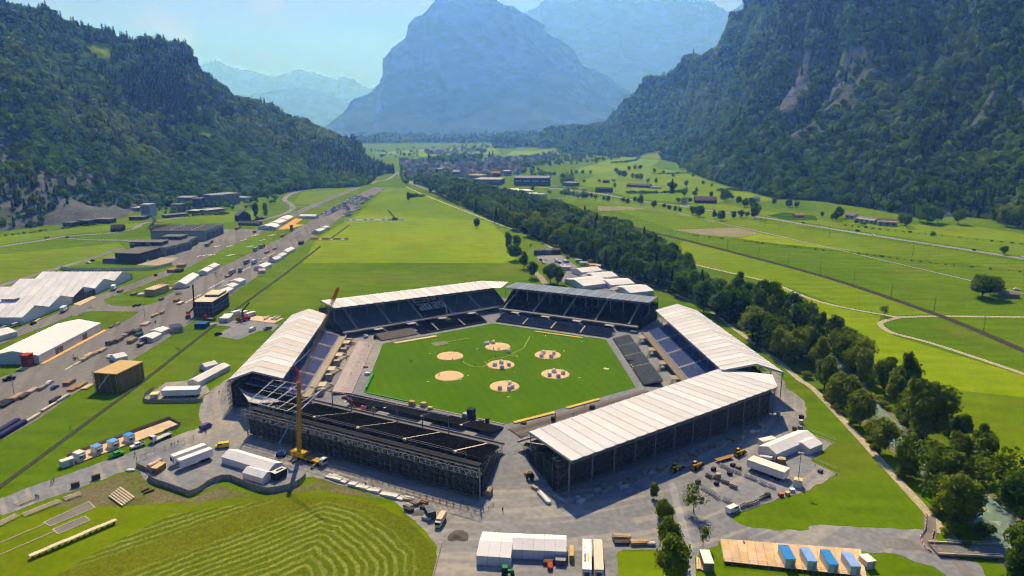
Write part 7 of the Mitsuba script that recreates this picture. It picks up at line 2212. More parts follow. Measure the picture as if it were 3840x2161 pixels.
T_ = [('a2', (215, 300), (400, 165), 9, 3.0, 5.2, 'x', 7, 'white ridge tent beside the runway near the mast'), ('a4', (510, 1220), (590, 1170), 8, 2.6, 4.2, 'x', 3, 'white tent on the strip, nearer of two joined'), ('a4', (595, 1165), (680, 1120), 8, 2.8, 4.6, 'x', 3, 'white tent on the strip, farther of two joined'),
      ('a4', (1450, 1050), (1540, 1015), 7, 2.6, 4.4, 'x', 3, 'white pagoda tent on the meadow side of the runway'), ('a4', (1530, 1000), (1610, 965), 7, 2.6, 4.4, 'x', 3, 'second white pagoda tent on the meadow side'), ('a4', (1615, 945), (1720, 890), 7, 2.8, 4.4, 'x', 3, 'third white pagoda tent on the meadow side'),
      ('a4', (1290, 1160), (1400, 1110), 9, 2.8, 4.4, 'x', 4, 'white tent behind the pink striped booth'), ('a4', (2050, 655), (2140, 620), 9, 3, 4.6, 'x', 3, 'white tent right of the far runway'), ('a4', (2130, 605), (2200, 590), 9, 3, 4.4, 'x', 3, 'farther white tent right of the far runway'),
      ('a4', (1300, 600), (1450, 600), 16, 3.2, 5.0, 'y', 3, 'white tent at the near end of the catering row'), ('a4', (1380, 598), (1500, 560), 16, 3.4, 5.4, 'x', 3, 'second white tent of the catering row'), ('a4', (1500, 545), (1610, 500), 14, 3.2, 5.2, 'x', 3, 'third white tent of the catering row'), ('a4', (1620, 490), (1700, 445), 14, 3.2, 5.2, 'x', 3, 'farthest white tent of the catering row'),
      ('a4', (1770, 440), (2000, 445), 12, 3.4, 4.8, 'x', 6, 'long white canopy across the far end of the catering area'), ('a2', (680, 420), (760, 395), 8, 2.6, 4.0, 'x', 2, 'white pavilion next to the black stage building'), ('a2', (770, 400), (880, 350), 8, 2.6, 4.0, 'x', 3, 'second white pavilion behind the stage building'), ('a2', (860, 330), (940, 290), 8, 2.6, 4.0, 'x', 2, 'third white pavilion behind the stage building'),
      ('a2', (960, 270), (1040, 235), 9, 3.4, 4.6, 'x', 2, 'tall pale pavilion at the end of the pavilion row'), ('a1', (2110, 1050), (2240, 980), 8, 2.4, 3.6, 'x', 2, 'white flat pavilion right of the runway near the flatbed'), ('a1', (2225, 960), (2350, 905), 8, 2.4, 3.6, 'x', 2, 'white pavilion below the solar roofed hut'), ('a1', (1600, 1330), (1770, 1290), 8, 2.4, 3.4, 'x', 3, 'white tent behind the tan timber cube'),
      ('a2', (480, 1450), (660, 1400), 6, 2.4, 3.6, 'x', 4, 'pale tent at the top of the fenced pair of trailers')]
for f, a, b, dp, e, r_, ax, n, lab in T_:
    tent('marquee', lab, 'tent', f, a, b, dp, e, r_, ax, n)
tent('marquee', 'pink and white striped booth tent beside the runway', 'tent', 'a4', (1210, 1200), (1310, 1195), 8, 2.4, 3.2, 'x', 3, (0.66, 0.50, 0.46))
tent('marquee', 'white ridge tent at the left end of the fenced hard standing', 'tent', 'q3', (1500, 1475), (1740, 1345), 6, 2.6, 3.8, 'x', 5)
# white double trailer and fence in the meadow left of the arena
semitrailer('semitrailer', 'white double trailer inside the grey fence on the left meadow', 'q6', (1225, 108), (1495, 100), W=4.8, H=2.6)
box_unit('container', 'small cream cabin inside the grey fence on the left meadow', 'cabin', 'q6', (1135, 110), (1195, 105), 3.5, 1.8, (0.62, 0.62, 0.52), roof=(0.70, 0.66, 0.36), ribs=False)
fence('wooden_fence', 'grey board fence round the white double trailer on the left meadow', 'q6', [(1160, 40), (1085, 100), (1090, 142), (1300, 142), (1530, 138), (1535, 95)], 1.7, (0.34, 0.32, 0.28), 3.0)
fence('mesh_fence', 'grey mesh fence on the hard standing behind the white double trailer', 'q3', [(1440, 1430), (1480, 1370), (1570, 1318), (1680, 1315)], 2.0, (0.36, 0.37, 0.38), 3.0, False, (0.3, 0.3, 0.3))
fence('white_fence', 'long pale solid fence before the dark hangar office', 'a3', [(840, 1140), (950, 1165), (1500, 1162), (2150, 1150), (2380, 1080)], 2.6, (0.50, 0.52, 0.52), 8.0)
fence('mesh_fence', 'short fence joining runway and drain cover in the meadow', 'a4', [(1200, 1235), (1400, 1238), (1555, 1232)], 2.4, (0.30, 0.32, 0.26), 5, False)
fence('mesh_fence', 'fence crossing from the runway to the drain cover farther up', 'a4', [(1760, 852), (1900, 852), (2050, 848)], 2.4, (0.38, 0.40, 0.40), 6, False)


# hangars
def hall_block(name, label, cat, f, a, b, depth, h, col, roofcol, strip_=None, lights=0, doors=0, dcol=None):
    M, L = edge(f, a, b, 0.05)
    key = thing(name, label, cat)
    col = tuple(c * 1.35 for c in col) if name == 'hangar' else col
    part(key, 'wall', MB().box((0, depth / 2, h / 2), (L, depth, h), col), M)
    part(key, 'roof', MB().box((0, depth / 2, h + .2), (L + .5, depth + .5, .4), roofcol), M)
    for i in range(lights):
        part(key, 'skylight', MB().box((-L * .36 + L * .72 * ((i * 3) % lights) / max(1, lights - 1), depth * (0.3 + .4 * (i % 2)), h + .6), (1.6, 1.6, .5), (0.72, 0.74, 0.75)), M)
    for i in range(doors):
        part(key, 'door', MB().box((-L / 2 + L * (i + .5) / doors, -.06, h * .4), (L / doors * .9, .1, h * .74), dcol or tuple(c * .55 for c in col)), M)
    if strip_:
        for i in range(int(L / 4)):
            part(key, 'window', MB().box((-L / 2 + 4 * i + 2, -.07, h * .68), (2.6, .1, h * .3), GLASS), M)
    return key, M, L


hall_block('hangar', 'largest grey hangar with small round skylights behind the other hangars', 'hangar', 'a4', (500, 745), (735, 650), 58, 10, (0.20, 0.22, 0.25), (0.085, 0.085, 0.09), None, 10, 4, (0.10, 0.12, 0.15))
hall_block('hangar', 'long grey hangar with wide doors and roof offices', 'hangar', 'a3', (2300, 955), (2650, 860), 34, 7.5, (0.21, 0.22, 0.24), (0.15, 0.15, 0.155), None, 0, 5, (0.11, 0.13, 0.16))
hall_block('hangar', 'long grey hangar end bay next to the apron', 'hangar', 'a4', (90, 925), (380, 795), 26, 7.6, (0.19, 0.205, 0.225), (0.155, 0.155, 0.16), None, 0, 6, (0.10, 0.125, 0.155))
hall_block('hangar_office', 'dark flat roofed office block nearest on the apron side', 'building', 'a3', (1600, 1050), (1930, 1060), 30, 8.5, (0.045, 0.052, 0.062), (0.165, 0.16, 0.145), None, 0)
hall_block('hangar_office', 'low reddish brown annex left of the dark office block', 'building', 'a3', (1420, 1055), (1595, 1055), 10, 3.6, (0.13, 0.095, 0.085), (0.20, 0.19, 0.185))
for x0_, x1_, y_, z_, lab in ((1790, 2230, 815, 8.0, 'nearer'), (2240, 2500, 735, 8.5, 'farther')):
    A_, B_ = at(x0_, y_, 8, 'a3'), at(x1_, y_, 8, 'a3')
    M_, L_ = edge_of(A_, B_)
    M_[2, 3] = 0.05
    key = thing('office_storey', 'flat roofed glass storey on the long grey hangar, the %s one' % lab, 'building')
    part(key, 'wall', MB().box((0, 7, 5.5), (L_, 13, 11), (0.10, 0.10, 0.11)), M_)
    part(key, 'roof', MB().box((0, 7, 11.2), (L_ + 1.5, 15, .4), (0.17, 0.175, 0.17)), M_)
    for i in range(int(L_ / 5)):
        part(key, 'window', MB().box((-L_ / 2 + 5 * i + 2.5, -.05 + .5, 9.5), (3.8, .12, 2.0), (0.035, 0.04, 0.05) if i % 3 else (0.28, 0.27, 0.25)), M_)


def barn(name, label, f, a, b, depth, eave, ridge, wall, roofc, axis='x', windows=0, group=None, z=0.03):
    M, L = edge(f, a, b, z)
    key = thing(name, label, 'barn' if 'barn' in name else 'house', group)
    part(key, 'wall', MB().sect([(0, 0), (depth, 0), (depth, eave), (depth / 2, ridge - .1), (0, eave)], -L / 2, L / 2, wall, 'x') if axis == 'x' else MB().sect([(-L / 2, 0), (L / 2, 0), (L / 2, eave), (0, ridge - .1), (-L / 2, eave)], 0, depth, wall, 'y'), M)
    for s in (0, 1):
        mb = MB()
        if axis == 'x':
            y0_ = -.6 if s == 0 else depth + .6
            q = [(-L / 2 - .5, y0_, eave - .3), (L / 2 + .5, y0_, eave - .3), (L / 2 + .5, depth / 2, ridge), (-L / 2 - .5, depth / 2, ridge)]
        else:
            x0_ = -L / 2 - .6 if s == 0 else L / 2 + .6
            q = [(0, -.5, ridge), (0, depth + .5, ridge), (x0_, depth + .5, eave - .3), (x0_, -.5, eave - .3)]
        q = q if s == 0 else q[::-1]
        mb.quad(*q, roofc, .2)
        part(key, 'roof_slope', mb, M)
    for i in range(windows):
        part(key, 'window', MB().box((-L / 2 + L * (i + .5) / windows, -.05, eave * .55), (L / windows * .45, .1, eave * .4), GLASS), M)
    return key


BB, BR_ = (0.055, 0.042, 0.038), (0.060, 0.055, 0.055)
for r in ((('barn', 'black brown wooden barn left of the big hangar', 'a3', (2075, 640), (2300, 645), 16, 4.5, 8.5, BB, BR_)), ('barn', 'small dark barn by the road left of the hangars', 'a3', (1530, 625), (1690, 620), 11, 4, 7.5, BB, BR_),
          ('chalet', 'tall dark chalet with grey gable roof near the columnar trees', 'a4', (935, 480), (1110, 465), 14, 7, 13, (0.06, 0.045, 0.04), (0.16, 0.165, 0.165), 'y', 4), ('barn', 'long low grey house beside the tall chalet', 'a4', (935, 535), (1220, 540), 8, 3, 5, (0.16, 0.15, 0.15), (0.10, 0.10, 0.10), 'x', 6), ('barn', 'small dark shed right of the tall chalet', 'a4', (1170, 460), (1280, 455), 7, 3, 4.5, (0.09, 0.08, 0.075), (0.22, 0.22, 0.21)),
          ('farm_barn', 'long barn with a row of white skylights on the right meadows', 'a8', (735, 520), (1050, 535), 16, 4, 7, (0.13, 0.10, 0.09), (0.13, 0.115, 0.12), 'x', 4), ('farm_barn', 'low grey barn at the right end of the long barn', 'a8', (1060, 540), (1190, 545), 9, 2.5, 4, (0.2, 0.2, 0.19), (0.28, 0.29, 0.28)), ('farmhouse', 'white farmhouse left of the wide brown roofed farm', 'a8', (1490, 755), (1560, 758), 10, 6, 9, (0.60, 0.60, 0.57), (0.10, 0.09, 0.09), 'x', 3),
          ('farm_barn', 'wide dark farm building with a brown roof on the right meadows', 'a8', (1680, 745), (1980, 750), 20, 5, 10, (0.06, 0.055, 0.055), (0.13, 0.09, 0.085), 'x', 3), ('farm_barn', 'dark field barn above the road on the right', 'a8', (415, 465), (500, 465), 10, 4, 6, BB, (0.09, 0.10, 0.10)), ('farm_barn', 'dark green roadside hall with a flat side by the village edge', 'a8', (300, 595), (535, 600), 18, 7, 9, (0.05, 0.065, 0.07), (0.085, 0.10, 0.10)),
          ('farm_barn', 'small orange roofed shed in the maize field on the right', 'q5', (850, 192), (915, 192), 8, 3, 5, (0.3, 0.2, 0.14), (0.42, 0.22, 0.13)), ('farmhouse', 'white hip roofed house of the farm below the mountain', 'q5', (1225, 200), (1290, 208), 10, 5, 8, (0.55, 0.54, 0.52), (0.22, 0.21, 0.20), 'x', 2), ('farm_barn', 'long grey farm stable below the mountain', 'q5', (1300, 225), (1440, 245), 14, 4.5, 7, (0.36, 0.35, 0.34), (0.20, 0.20, 0.21), 'x', 4),
          ('farm_barn', 'brown roofed barn with a white end at the right of the farm below the mountain', 'q5', (1470, 255), (1615, 262), 16, 5, 8, (0.30, 0.27, 0.25), (0.15, 0.085, 0.075), 'x', 3), ('stone_shed', 'small stone shed with an old roof under the broad lone tree', 'q5', (2400, 795), (2540, 805), 7, 3, 4.2, (0.24, 0.22, 0.18), (0.20, 0.19, 0.17)), ('farmhouse', 'white chapel like house on the slope below the forest', 'a8', (2480, 720), (2540, 725), 8, 5, 8, (0.52, 0.52, 0.52), (0.16, 0.17, 0.18))):
    barn(*r)
mb = []
# quarry plant
for f, a, b, dp, h, c, rc, lab in (('h4', (170, 300), (260, 300), 16, 26, (0.36, 0.38, 0.41), (0.42, 0.43, 0.44), 'pale grey silo tower with five dark slots in the quarry plant'), ('h4', (325, 190), (470, 190), 22, 15, (0.26, 0.275, 0.30), (0.34, 0.35, 0.36), 'left grey block hall on the quarry terrace'), ('h4', (490, 200), (632, 200), 22, 20, (0.25, 0.265, 0.29), (0.36, 0.36, 0.37), 'middle grey block hall on the quarry terrace'), ('h4', (825, 205), (1068, 180), 26, 26, (0.22, 0.22, 0.215), (0.30, 0.32, 0.30), 'wide grey quarry hall with a yellow green stair tower'),
                                   ('h4', (640, 220), (720, 220), 14, 22, (0.07, 0.085, 0.10), (0.2, 0.21, 0.22), 'dark sorting tower between the quarry halls'), ('h4', (440, 262), (530, 262), 16, 18, (0.17, 0.16, 0.165), (0.2, 0.19, 0.19), 'brown grey bunker in front of the quarry halls'), ('h4', (590, 270), (680, 272), 16, 6, (0.16, 0.15, 0.14), (0.46, 0.47, 0.45), 'low shed with a pale roof before the quarry plant'), ('h4', (770, 268), (930, 248), 18, 6, (0.15, 0.15, 0.16), (0.40, 0.41, 0.41), 'long low garage before the wide quarry hall'),
                                   ('h4', (400, 310), (600, 290), 14, 5, (0.13, 0.125, 0.14), (0.19, 0.185, 0.2), 'long low dark wall shed at the quarry fence'), ('h4', (1010, 150), (1110, 160), 14, 9, (0.2, 0.2, 0.21), (0.34, 0.37, 0.38), 'small grey hall right of the wide quarry hall'), ('h4', (75, 250), (160, 248), 14, 8, (0.22, 0.21, 0.19), (0.62, 0.60, 0.52), 'white roofed shed left of the silo tower'), ('h4', (110, 190), (225, 200), 14, 12, (0.29, 0.30, 0.33), (0.33, 0.34, 0.36), 'pale old block at the left of the quarry terrace'), ('h4', (60, 330), (190, 330), 14, 6, (0.10, 0.10, 0.11), (0.16, 0.16, 0.16), 'dark workshop below the silo tower'),
                                   ('a3', (870, 555), (985, 560), 12, 8, (0.05, 0.055, 0.07), (0.15, 0.15, 0.16), 'left dark stone bin along the quarry road'), ('a3', (1075, 530), (1215, 538), 12, 9, (0.05, 0.055, 0.07), (0.16, 0.16, 0.17), 'middle dark stone bin along the quarry road'), ('a3', (1290, 505), (1515, 510), 12, 8, (0.06, 0.065, 0.08), (0.2, 0.2, 0.2), 'right dark stone bin along the quarry road')):
    h *= .62
    k_, M_, L_ = hall_block('quarry_building', lab, 'building', f, a, b, dp, h, c, rc)
    if 'slots' in lab:
        for i in range(5):
            part(k_, 'slot', MB().box((-L_ * .32 + L_ * .16 * i, -.2, h * .55), (L_ * .06, .3, h * .5), (0.12, 0.13, 0.15)), M_)
    elif 'stair tower' in lab:
        part(k_, 'stair_tower', MB().box((-L_ * .18, -2, h * .46), (5, 4, h * .92), (0.24, 0.26, 0.15)), M_)
    else:
        for i in range(max(2, int(L_ / 9))):
            part(k_, 'opening', MB().box((-L_ / 2 + L_ * (i + .5) / max(2, int(L_ / 9)), -.12, h * (.35 + .2 * (i % 2))), (L_ / max(2, int(L_ / 9)) * .5, .2, h * .25), tuple(q * .45 for q in c)), M_)
key = thing('conveyor', 'slanting conveyor bridge in the quarry plant beside the silo tower', 'conveyor')
p, q = at(300, 325, 1, 'h4'), at(255, 290, 14, 'h4')
part(key, 'belt', MB().beam(p, q, 2.2, (0.2, 0.21, 0.23), 1.6))
part(key, 'trestle', MB().beam((p * .4 + q * .6) * [1, 1, 0], p * .4 + q * .6, .8, STEEL))

# stage building, cranes, containers on the hard standing beside the runway
k_, M_, L_ = hall_block('stage_building', 'black open scaffold building with cream roof decks beside the runway', 'building', 'a2', (330, 690), (590, 690), 26, 9.5, (0.055, 0.06, 0.07), (0.66, 0.58, 0.42), None)
for z_ in (3.0, 6.0):
    part(k_, 'floor_slab', MB().box((0, 13, z_), (L_ + 1, 27, .4), (0.20, 0.20, 0.21)), M_)
part(k_, 'roof_deck', MB().box((0.5, 19, 11.2), (L_ * .8, 13, .5), (0.68, 0.60, 0.44)).box((.5, 19, 10.3), (L_ * .76, 12, 1.4), (0.12, 0.10, 0.08)), M_)
for i in range(6):
    part(k_, 'column', MB().box((-L_ / 2 + L_ * i / 5, -.3, 4.8), (.3, .3, 9.6), (0.16, 0.17, 0.18)), M_)


def truck_crane(label, f, c, nose, boom, col):
    C = at(*c, 0.1, f)
    N = at(*nose, 0.1, f)
    key = thing('truck_crane', label, 'crane')
    M = mat4(C, math.atan2((N - C)[1], (N - C)[0]))
    part(key, 'carrier', MB().box((0, 0, 1.1), (8, 2.4, .6), DARK).box((-1.5, 0, 1.9), (4, 2.3, 1.1), col), M)
    part(key, 'cab', MB().box((3.4, 0, 1.9), (1.8, 2.4, 2.2), col, top=(.85, .95)), M)
    for i in range(3):
        for s in (-1, 1):
            part(key, 'wheel', wheel(-2.8 + 2.8 * i, s * 1.1, .5), M)
    pr = C + [0, 0, 2.2]
    for i, (x, y, dy) in enumerate(boom):
        q = at_y(*V(f, x, y), C[1] + dy)
        part(key, 'boom_section', MB().beam(pr, q, .9 - .2 * i, tuple(k * (.6 if i else 1) for k in (0.12, 0.05, 0.05))))
        pr = q
    return key


truck_crane('red truck crane with a dark folding boom beside the white containers', 'a2', (1010, 750), (960, 760), [(985, 620, 0), (1080, 500, 2)], (0.36, 0.03, 0.03))
truck_crane('red brown truck crane with a tall mast left of the stage building', 'a2', (245, 700), (240, 650), [(325, 560, 1), (305, 250, 3)], (0.36, 0.08, 0.05))
vehicle('red_lorry', lorry_parts((0.45, 0.03, 0.03), (0.16, 0.14, 0.13), flat=True), 'flatbed_truck', 'red flatbed lorry in front of the stage building', 'truck', 'a2', (540, 740), (500, 735))
for a, b, dp, c, rc, lab in (((670, 770), (795, 775), 5, (0.60, 0.63, 0.66), None, 'grey white double container nearest the drain cover'), ((720, 740), (845, 735), 5, (0.62, 0.62, 0.58), (0.74, 0.72, 0.66), 'cream white container behind the nearest double one'), ((870, 690), (985, 655), 2.6, (0.62, 0.60, 0.57), (0.76, 0.75, 0.72), 'white container left of the red crane boom'), ((990, 690), (1075, 665), 2.6, (0.58, 0.56, 0.55), (0.74, 0.73, 0.71), 'white container right behind the red crane boom'), ((1070, 710), (1180, 675), 2.6, (0.62, 0.60, 0.57), (0.76, 0.75, 0.73), 'white container right of the red crane on the plank floor'), ((330, 855), (485, 855), 6, (0.03, 0.08, 0.25), (0.05, 0.13, 0.36), 'bright blue container on the meadow below the stage building')):
    box_unit('container', lab, 'container', 'a2', a, b, dp, 2.7, c, roof=rc)
single('plank_floor', 'pale plank floor right of the red crane with bench frames on it', 'floor', MB().prism([at(x, y, 0, 'a2')[:2] for x, y in ((1060, 715), (1180, 685), (1560, 720), (1430, 785), (1060, 740))], .1, .3, (0.64, 0.50, 0.33)))
for i, (x, y) in enumerate(((1330, 720), (1430, 720), (1480, 725))):
    pile('bench_stack', 'pale bench frame on the plank floor, %s of three from the left' % ('first', 'second', 'third')[i], 'benches', 'a2', (x, y), (x + 30, y - 20), (7, 1.4, 1.1), (0.55, 0.48, 0.38), 3)
k_, M_, L_ = box_unit('hut', 'small hut with a dark solar panel roof beside the runway', 'hut', 'a2', (30, 925), (180, 900), 9, 3.2, (0.42, 0.38, 0.24), roof=(0.10, 0.12, 0.17), ribs=False)
for i in range(4):
    part(k_, 'solar_panel', MB().box((-L_ * .36 + L_ * .24 * i, 4.5, 3.4), (L_ * .2, 7, .1), (0.07, 0.10, 0.18)), M_)
k_, M_, L_ = hall_block('timber_cube', 'tan timber clad cube with open scaffold front beside the drain cover', 'building', 'a6', (1330, 325), (1640, 350), 17, 9.0, (0.15, 0.10, 0.04), (0.56, 0.40, 0.19))
for i in range(9):
    part(k_, 'cladding_plank', MB().box((L_ / 2 + .12, 17 * (i + .5) / 9, 4.5), (.14, 17 / 9 * .93, 8.8), (0.20 + .03 * (i % 2), 0.135 + .02 * (i % 2), 0.05)), M_)
for i in range(5):
    part(k_, 'scaffold_pole', MB().beam((-L_ / 2 + L_ * i / 4, -.5, 0), (-L_ / 2 + L_ * i / 4, -.5, 9.6), .2, (0.36, 0.28, 0.15)), M_)
part(k_, 'hoist', MB().beam((-L_ * .3, -1.0, 2), (L_ * .3, -1.0, 10), .4, (0.62, 0.56, 0.42)), M_)
single('weather_balloon', 'bright lime round lamp balloon behind the tan timber cube', 'lamp', MB().blob(at(1885, 60, 3.4, 'a6'), (1.3, 1.3, 1.2), (0.55, 0.66, 0.04), 2, 2, .05).beam(at(1885, 95, 0, 'a6'), at(1885, 70, 3, 'a6'), .2, STEEL))
k_, M_, L_ = hall_block('red_tower', 'dark red timber tower at the corner of the long hall tent', 'tower', 'a1', (305, 1400), (395, 1400), 4.5, 6.2, (0.20, 0.05, 0.03), (0.42, 0.06, 0.04))
k_, M_, L_ = hall_block('brown_tower', 'small brown tower at the catering area', 'tower', 'a4', (1650, 615), (1680, 615), 3, 6.5, (0.22, 0.12, 0.05), (0.30, 0.18, 0.09))
k_, M_, L_ = hall_block('timber_stage', 'yellow timber stage hut with open roof frame between taxiway and runway', 'hut', 'a1', (2000, 405), (2140, 410), 17, 4.5, (0.42, 0.34, 0.14), (0.58, 0.50, 0.36))
for i in range(6):
    part(k_, 'frame_post', MB().beam((-L_ / 2 + L_ * i / 5, 14, 4), (-L_ / 2 + L_ * i / 5, 14, 8.5), .35, (0.55, 0.43, 0.15)), M_)
for x, y, c in ((2360, 85, (0.40, 0.22, 0.06)), (2450, 80, (0.12, 0.10, 0.05)), (2490, 15, (0.32, 0.27, 0.10))):
    box_unit('crate', '%s box hut on the grass strip above the stage hut' % ('orange brown', 'dark', 'olive')[(2360, 2450, 2490).index(x)], 'hut', 'a1', (x - 55, y), (x + 50, y), 5, 2.6, c, door=False)
# materials, vehicles and people spread over the runway
gw = np.random.default_rng(29)
MAT = [('a1', 1560, 1050, (9, 4, 2.2), (0.22, 0.19, 0.20), 'dark stack of stage parts'), ('a1', 1640, 1030, (7, 3, 2.0), (0.26, 0.21, 0.19), 'reddish stack of stage parts'), ('a1', 1800, 930, (7, 3, 2.2), (0.18, 0.14, 0.12), 'brown heap of frames'), ('a1', 1740, 960, (6, 3, 1.5), (0.30, 0.30, 0.30), 'grey stack of frames'), ('a1', 1900, 920, (6, 3, 2.2), (0.10, 0.10, 0.10), 'black heap of frames'), ('a1', 1920, 955, (5, 3, 1.6), (0.05, 0.12, 0.11), 'dark green boxes'), ('a1', 1830, 1040, (7, 3, 1.8), (0.32, 0.24, 0.08), 'yellowish machine parts'),
       ('a1', 1410, 1170, (6, 2.6, 1.2), (0.50, 0.38, 0.22), 'pale timber stack by the white car'), ('a1', 1330, 1200, (6, 2.6, 1.0), (0.40, 0.30, 0.20), 'brown timber stack by the white car'), ('a1', 1230, 1250, (7, 3, 1.6), (0.52, 0.42, 0.26), 'larger pale timber stack on the centre line'), ('a1', 1160, 1295, (4, 2.4, 1.3), (0.46, 0.40, 0.30), 'cream box on the centre line'), ('a1', 1080, 1335, (7, 1.4, .4), (0.60, 0.54, 0.42), 'low pale boards on the centre line'), ('a1', 2115, 700, (3, 1.6, 1.5), (0.56, 0.42, 0.28), 'pale crate on the empty runway, first'), ('a1', 2165, 675, (3.4, 1.6, 1.3), (0.58, 0.46, 0.34), 'pale crate on the empty runway, second'), ('a1', 2240, 650, (4, 1.6, 1.5), (0.42, 0.30, 0.16), 'brown crate on the empty runway, third'), ('a1', 2010, 800, (7, 4, 1.0), (0.56, 0.44, 0.38), 'pinkish fenced base of the lamp post'), ('a1', 2490, 515, (6, 3, 1.2), (0.60, 0.48, 0.45), 'pink boards on the runway near the mast'), ('a1', 2440, 480, (5, 3, 1.6), (0.30, 0.20, 0.05), 'dark yellow machine near the mast'),
       ('a1', 2230, 460, (4, 2.4, 1.4), (0.20, 0.13, 0.08), 'brown crate at the oval lawn tip'), ('a1', 1860, 550, (4, 1.4, 1.0), (0.06, 0.06, 0.06), 'black box under the oval lawn'), ('a1', 1920, 540, (3.4, 1.4, 1.0), (0.07, 0.06, 0.06), 'second black box under the oval lawn'), ('a1', 1660, 350, (5, 3, 1.5), (0.24, 0.17, 0.12), 'brown material left of the timber stage'), ('a1', 1850, 390, (6, 3, 1.5), (0.28, 0.17, 0.12), 'rusty material left of the timber stage'), ('a1', 1950, 395, (5, 4, 1.2), (0.55, 0.55, 0.55), 'white sheets left of the timber stage'), ('a1', 2230, 360, (8, 5, .8), (0.58, 0.46, 0.32), 'pale floor boards right of the timber stage'), ('a1', 2330, 320, (8, 4, .8), (0.55, 0.44, 0.30), 'more pale boards right of the timber stage'), ('a1', 520, 745, (7, 1.4, .5), (0.66, 0.56, 0.16), 'yellow boards before the festival marquee'), ('a1', 1630, 800, (4, 1.5, 1.0), (0.40, 0.30, 0.18), 'timber by the oval lawn near the long hall tent'), ('a1', 1540, 840, (4, 1.5, 1.0), (0.18, 0.16, 0.14), 'dark material by the oval lawn near the long hall tent'),
       ('a6', 960, 220, (6, 3, 1.6), (0.30, 0.22, 0.16), 'brown boxes left of the tan cube'), ('a6', 1030, 290, (7, 3, .8), (0.36, 0.20, 0.10), 'reddish timber left of the tan cube'), ('a6', 1120, 250, (7, 2.4, .8), (0.40, 0.27, 0.15), 'brown timber nearer the tan cube'), ('a6', 1210, 270, (6, 3, .6), (0.60, 0.50, 0.28), 'yellow boards at the foot of the tan cube'), ('a6', 680, 550, (9, 1.6, .8), (0.62, 0.54, 0.38), 'long pale timber at the runway edge, upper'), ('a6', 450, 705, (9, 1.6, .8), (0.62, 0.55, 0.38), 'long pale timber at the runway edge, lower'), ('a6', 870, 430, (8, 2, .9), (0.46, 0.46, 0.45), 'grey beams on the runway edge'), ('a6', 770, 465, (6, 2, 1.6), (0.06, 0.065, 0.07), 'black cases on the runway edge'), ('a6', 240, 425, (7, 3, 1.6), (0.42, 0.30, 0.22), 'pinkish stack under the lamp mast'), ('a6', 330, 410, (5, 2, 1.2), (0.12, 0.10, 0.08), 'dark stack beside the lamp mast'), ('a6', 450, 320, (6, 3, .8), (0.50, 0.36, 0.34), 'pink boards above the lamp mast'), ('a6', 590, 290, (5, 2, 1.4), (0.36, 0.30, 0.25), 'mixed crates on the runway left of the blue car'),
       ('a6', 60, 510, (8, 5, 1.2), (0.05, 0.055, 0.06), 'black platform parts at the left edge'), ('a6', 60, 860, (16, 2.6, 1.6), (0.06, 0.06, 0.13), 'dark blue seat rows stored on the runway edge'), ('a6', 150, 880, (16, 2.6, 1.6), (0.055, 0.055, 0.14), 'second dark blue row of seats on the runway edge'), ('a6', 330, 10, (6, 4, .4), (0.64, 0.56, 0.26), 'yellow boards at the foot of the red tower'), ('a4', 1330, 915, (9, 3, 1.5), (0.32, 0.18, 0.15), 'red brown material on the far runway'), ('a4', 1440, 865, (6, 3, 1.5), (0.26, 0.26, 0.26), 'grey material on the far runway'), ('a4', 1800, 795, (8, 4, 3), (0.10, 0.10, 0.11), 'dark machine at the right edge of the far runway'), ('a4', 1545, 690, (5, 3, 2), (0.42, 0.18, 0.07), 'orange crate at the strip end'), ('a4', 930, 585, (16, 3, 2.4), (0.24, 0.18, 0.08), 'long brown wood pile near the chalet'), ('a4', 1160, 635, (4, 3, 2), (0.28, 0.16, 0.12), 'reddish crate on the taxiway corner'), ('a4', 510, 820, (8, 4, 3), (0.28, 0.27, 0.25), 'grey machine on the apron'), ('a4', 570, 775, (5, 2, 2), (0.10, 0.10, 0.10), 'dark machine on the apron edge')]
for f, x, y, sz, c, lab in MAT:
    pile('material_pile', lab if len(lab.split()) > 5 else lab + ' on the runway', 'material', f, (x, y), (x + 40, y - 24), sz, c, 4)
